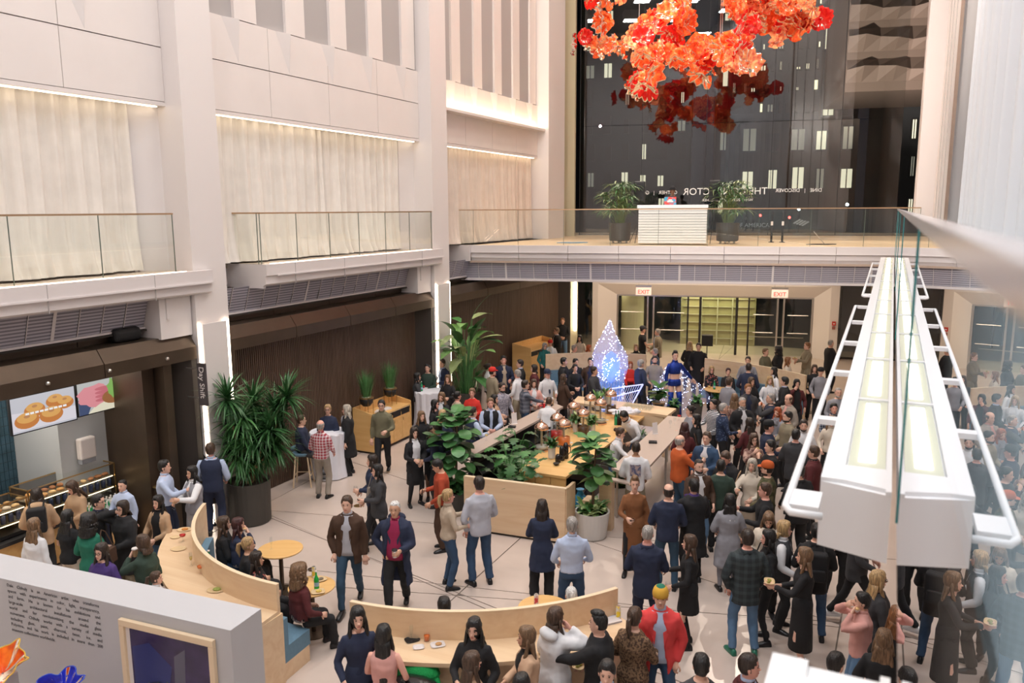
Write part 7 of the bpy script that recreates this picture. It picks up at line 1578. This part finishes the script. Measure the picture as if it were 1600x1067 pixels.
1097,1024,1.74,2,nn,messy:bk,sweater:ch,pants:bk,|person in a charcoal sweater at the bottom edge, back turned
565,951,1.72,165,nn,long:bk,dress:nv,dress:nv:.5,|person in a navy scoop-neck dress, left of the front screen
593,976,1.66,5,bn,xlong:bk,tank:pk,jeans:lj,|person in a sleeveless pink top, back turned, left of the green jacket
741,967,1.68,190,nh,wavy:bk,sweater:bk,jeans:lj,|person in a black turtleneck and pale jeans at the front counter||turtle
736,1021,1.64,60,nn,long:br,shirt:pe,jeans:lj,|person with a white headband and peach shirt at the bottom edge||band
825,980,1.66,262,bb,long:lb,cardigan:pe:bk,jeans:bl,|person in a black top and peach cardigan at the front counter
866,952,1.70,55,nf,long:br,puffer:wh,pants:bk,|person in a bulky white hooded padded jacket||hood
937,958,1.76,295,rn,quiff:bk,coat:bk,pants:bk,|person in a black coat leaning toward the front counter|p
997,948,1.68,40,nh,pony:br,jacket:tw,pants:bk,|person in a brown tweed jacket|
949,1033,1.78,190,nn,short:bk,shirt:lb,pants:bk,|person in a blue shirt at the bottom edge, below the black coat
815,1055,1.66,200,nn,long:bk,sweater:bk,pants:bk,|person in black at the bottom edge below the peach cardigan
694,935,1.64,340,ll,bob:bk,sweater:bk,pants:bk,|seated person in black, head just above the front curved screen, left part|||46
893,918,1.66,350,ll,crop:wh,sweater:cr,pants:bk,|seated person in cream, head just above the front curved screen, right part|||46
863,637,1.66,20,hn,short:br,shirt:wh,pants:bk,|bar worker in white bending among the glass racks||band2|||20
948,650,1.80,240,hh,short:bk,shirt:wh,pants:bl,|bar worker in a white shirt and blue apron leaning over the island||beard|||38
954,680,1.66,110,hr,bun:br,shirt:wh,pants:bl,|bar worker in a white shirt and blue apron beside the fig tree||tuck|||12
994,691,1.78,8,nn,crop:db,sweater:wh,pants:kh,|person in a white sweatshirt with a square back print||print|||c
1310,606,1.76,185,nn,crop:gy,sweater:gy,pants:bk,|person in grey glimpsed between the rungs of the light beam||beard
1303,630,1.74,185,nn,short:bk,shirt:pw,pants:bk,|person in a dark windowpane shirt glimpsed behind the beam rungs
1273,697,1.78,300,nn,short:br,jacket:mr:bk,pants:bk,|person in a maroon blazer and black turtleneck behind the beam rail||glasses
1300,650,1.66,200,nn,long:lb,shirt:cr,pants:bk,|person in cream hidden behind the beam rungs
1250,725,1.80,350,nn,short:bk,jacket:bk,wide:bk,|person in black standing below the beam rail, back turned
1312,770,1.76,190,nn,short:bk,sweater:bk,pants:bk,|person in a black sweater mostly hidden by the end of the light beam
1345,800,1.78,110,nn,short:br,jacket:ch,slim:bk,|striding person in black trousers and white trainers below the beam end||walk|||w
1052,301,1.78,185,bb,cap:bk,sweater:bk,pants:bk,|person in a dark cap standing behind the white booth
'''
def crowd():
    SP = []
    for ln in CROWD.strip().split('\n'):
        a, b = ln.split(',|'); f = a.split(','); b = b.split('|') + [''] * 6
        label, held, ex = b[0], b[1], b[2]; tail = [x for x in b[3:] if x]
        px, py, h, face = (float(x) for x in f[:4]); kw = {}
        for x in tail:
            if x in ('46', '72', '60'): kw['zs'] = int(x) / 100 + (.02 if x == '72' else 0)
            elif x in ('20', '38', '12'): kw['lean'] = int(x)
            elif x in SK: kw['skin'] = x
            elif x == 'nod': kw['nod'] = 28
            elif x == 'glasses': ex += ' glasses'
            elif x == 'fem': kw['fem'] = True
            elif x == 'w': kw['shoe'] = 'wh'
        if 'fem' in ex: kw['fem'] = True
        if 'belly' in ex: kw['belly'] = .05
        if 'walk' in ex: kw['legs'] = 'w'
        if 'looking down' in label: kw['nod'] = 25
        if 'longhem2' in ex: ex = ex.replace('longhem2', '')
        if 'longhem3' in ex: ex = ex.replace('longhem3', 'longhem')
        if 'green shoes' in label: kw['shoe'] = 'gn'
        if 'skin' not in kw: kw['skin'] = random.Random(int(px * 3 + py)).choice('aaaabr') if 'bright green' not in label else 'c'
        fix = {'behind the white booth': Bk(6.1, 1.9, 5.05), 'bending among': R(-7.3, 17.3), 'leaning over the island': R(-4.98, 17.3), 'beside the fig tree': R(-5.02, 15.5), 'seated on the blue bar stool': R(-11.72, 13.62)}
        fx = [v for k, v in fix.items() if k in label and v is not None]
        if fx: p = fx[0]; kw['skin'] = kw['skin'] if 'booth' not in label else 'd'
        else: p = person(px, py, h, face, f[4], f[5], f[6], f[7], label, want=True, **kw)
        SP.append([p.copy(), p.copy(), bool(fx) or 'zs' in kw, (px, py, h, face, f[4], f[5], f[6], f[7], label), dict(held=held, extra=ex, **kw)])
    for it in range(40):                      # nobody stands inside somebody else
        for i in range(len(SP)):
            for j in range(i):
                d = SP[i][0] - SP[j][0]; d.z = 0; l = d.length
                if l < .46 and abs(SP[i][0].z - SP[j][0].z) < 1:
                    d = d / l if l > .01 else Vector((1, 0, 0)); k = (.46 - l) / 2
                    if not SP[i][2]: SP[i][0] += d * k
                    if not SP[j][2]: SP[j][0] -= d * k
        for q in SP:
            if not q[2]: q[0] += (q[1] - q[0]) * .06
            v_, u_ = q[0].dot(V), q[0].dot(U)
            if q[0].z < 1:
                if 9 < u_ < 28 and v_ < -11.95: q[0] += V * (-11.95 - v_)
                if u_ < 9.8 and v_ < -12.5: q[0] += V * (-12.5 - v_)
                if not q[2]:
                    for (c_, r_, an_, *_) in (pr, pr2):
                        d_ = Vector((v_ - c_[0], u_ - c_[1])); a_ = atan2(d_.y, d_.x)
                        lo_, hi_ = min(an_), max(an_); k_ = [a_ + 2 * pi * m for m in (-1, 0, 1) if lo_ - .03 < a_ + 2 * pi * m < hi_ + .03]
                        if k_ and r_ - .1 < d_.length < r_ + .70: d_ = d_.normalized() * (r_ + .70 - d_.length); q[0] += V * d_.x + U * d_.y
    for p, _, _, a, k in SP: person(*a, pos=p, **k)
crowd()
# the costumed performer with a cape of lights
SEQ = mat('sequin_blue', (.01, .04, .30), .25, .5, var=.7, scale=60, bump=.8, bscale=90)
MATS['sq'] = SEQ
perf, Mp, hp = person(1050, 541, 1.98, 172, 'wd', 'quiff:bk', 'shirt:sq', 'shorts:sq', 'costumed performer in sequinned blue top, shorts and tall boots spreading a cape of lights', extra='crop', fem=True, skin='a', pos=P(1052, 650, 0))
cape = thing('light_cape', 'translucent winged cape dotted with tiny blue lights worn by the costumed performer', 'cape', perf.location, perf.rotation_euler[2])
for sd in (-1, 1):
    top = Vector((sd * .16, -.10, 1.62)); vs = []; nn_ = 12; rr = 9
    tipx, tipz = (-1.45, .30) if sd < 0 else (.75, .35)
    for i in range(rr + 1):
        t_ = i / rr
        for j in range(nn_ + 1):
            k = j / nn_; e = Vector((sd * .12 + (tipx - sd * .12) * k, -.25 - .25 * sin(k * 3.1), .02 + (tipz) * k)); q = top.lerp(e, t_); q.y += .05 * sin(j * 1.9) * t_; vs.append(tuple(q))
    fs = [(i * (nn_ + 1) + j, i * (nn_ + 1) + j + 1, (i + 1) * (nn_ + 1) + j + 1, (i + 1) * (nn_ + 1) + j) for i in range(rr) for j in range(nn_)]
    obj('wing', MB().add(vs, fs), VW, cape, smooth=True); mb = MB(); rnd = random.Random(5 + sd)
    for k in range(150):
        x, y, z = vs[rnd.randrange(nn_ + 1, len(vs))]; x += rnd.uniform(-.05, .05); z += rnd.uniform(-.04, .04); r = .011; y -= .01
        mb.add([(x + r, y, z), (x - r, y, z), (x, y + r, z), (x, y - r, z), (x, y, z + r), (x, y, z - r)], [(0, 2, 4), (2, 1, 4), (1, 3, 4), (3, 0, 4), (2, 0, 5), (1, 2, 5), (3, 1, 5), (0, 3, 5)])
    o = obj('tiny_light', mb, LB, cape); o['kind'] = 'stuff'
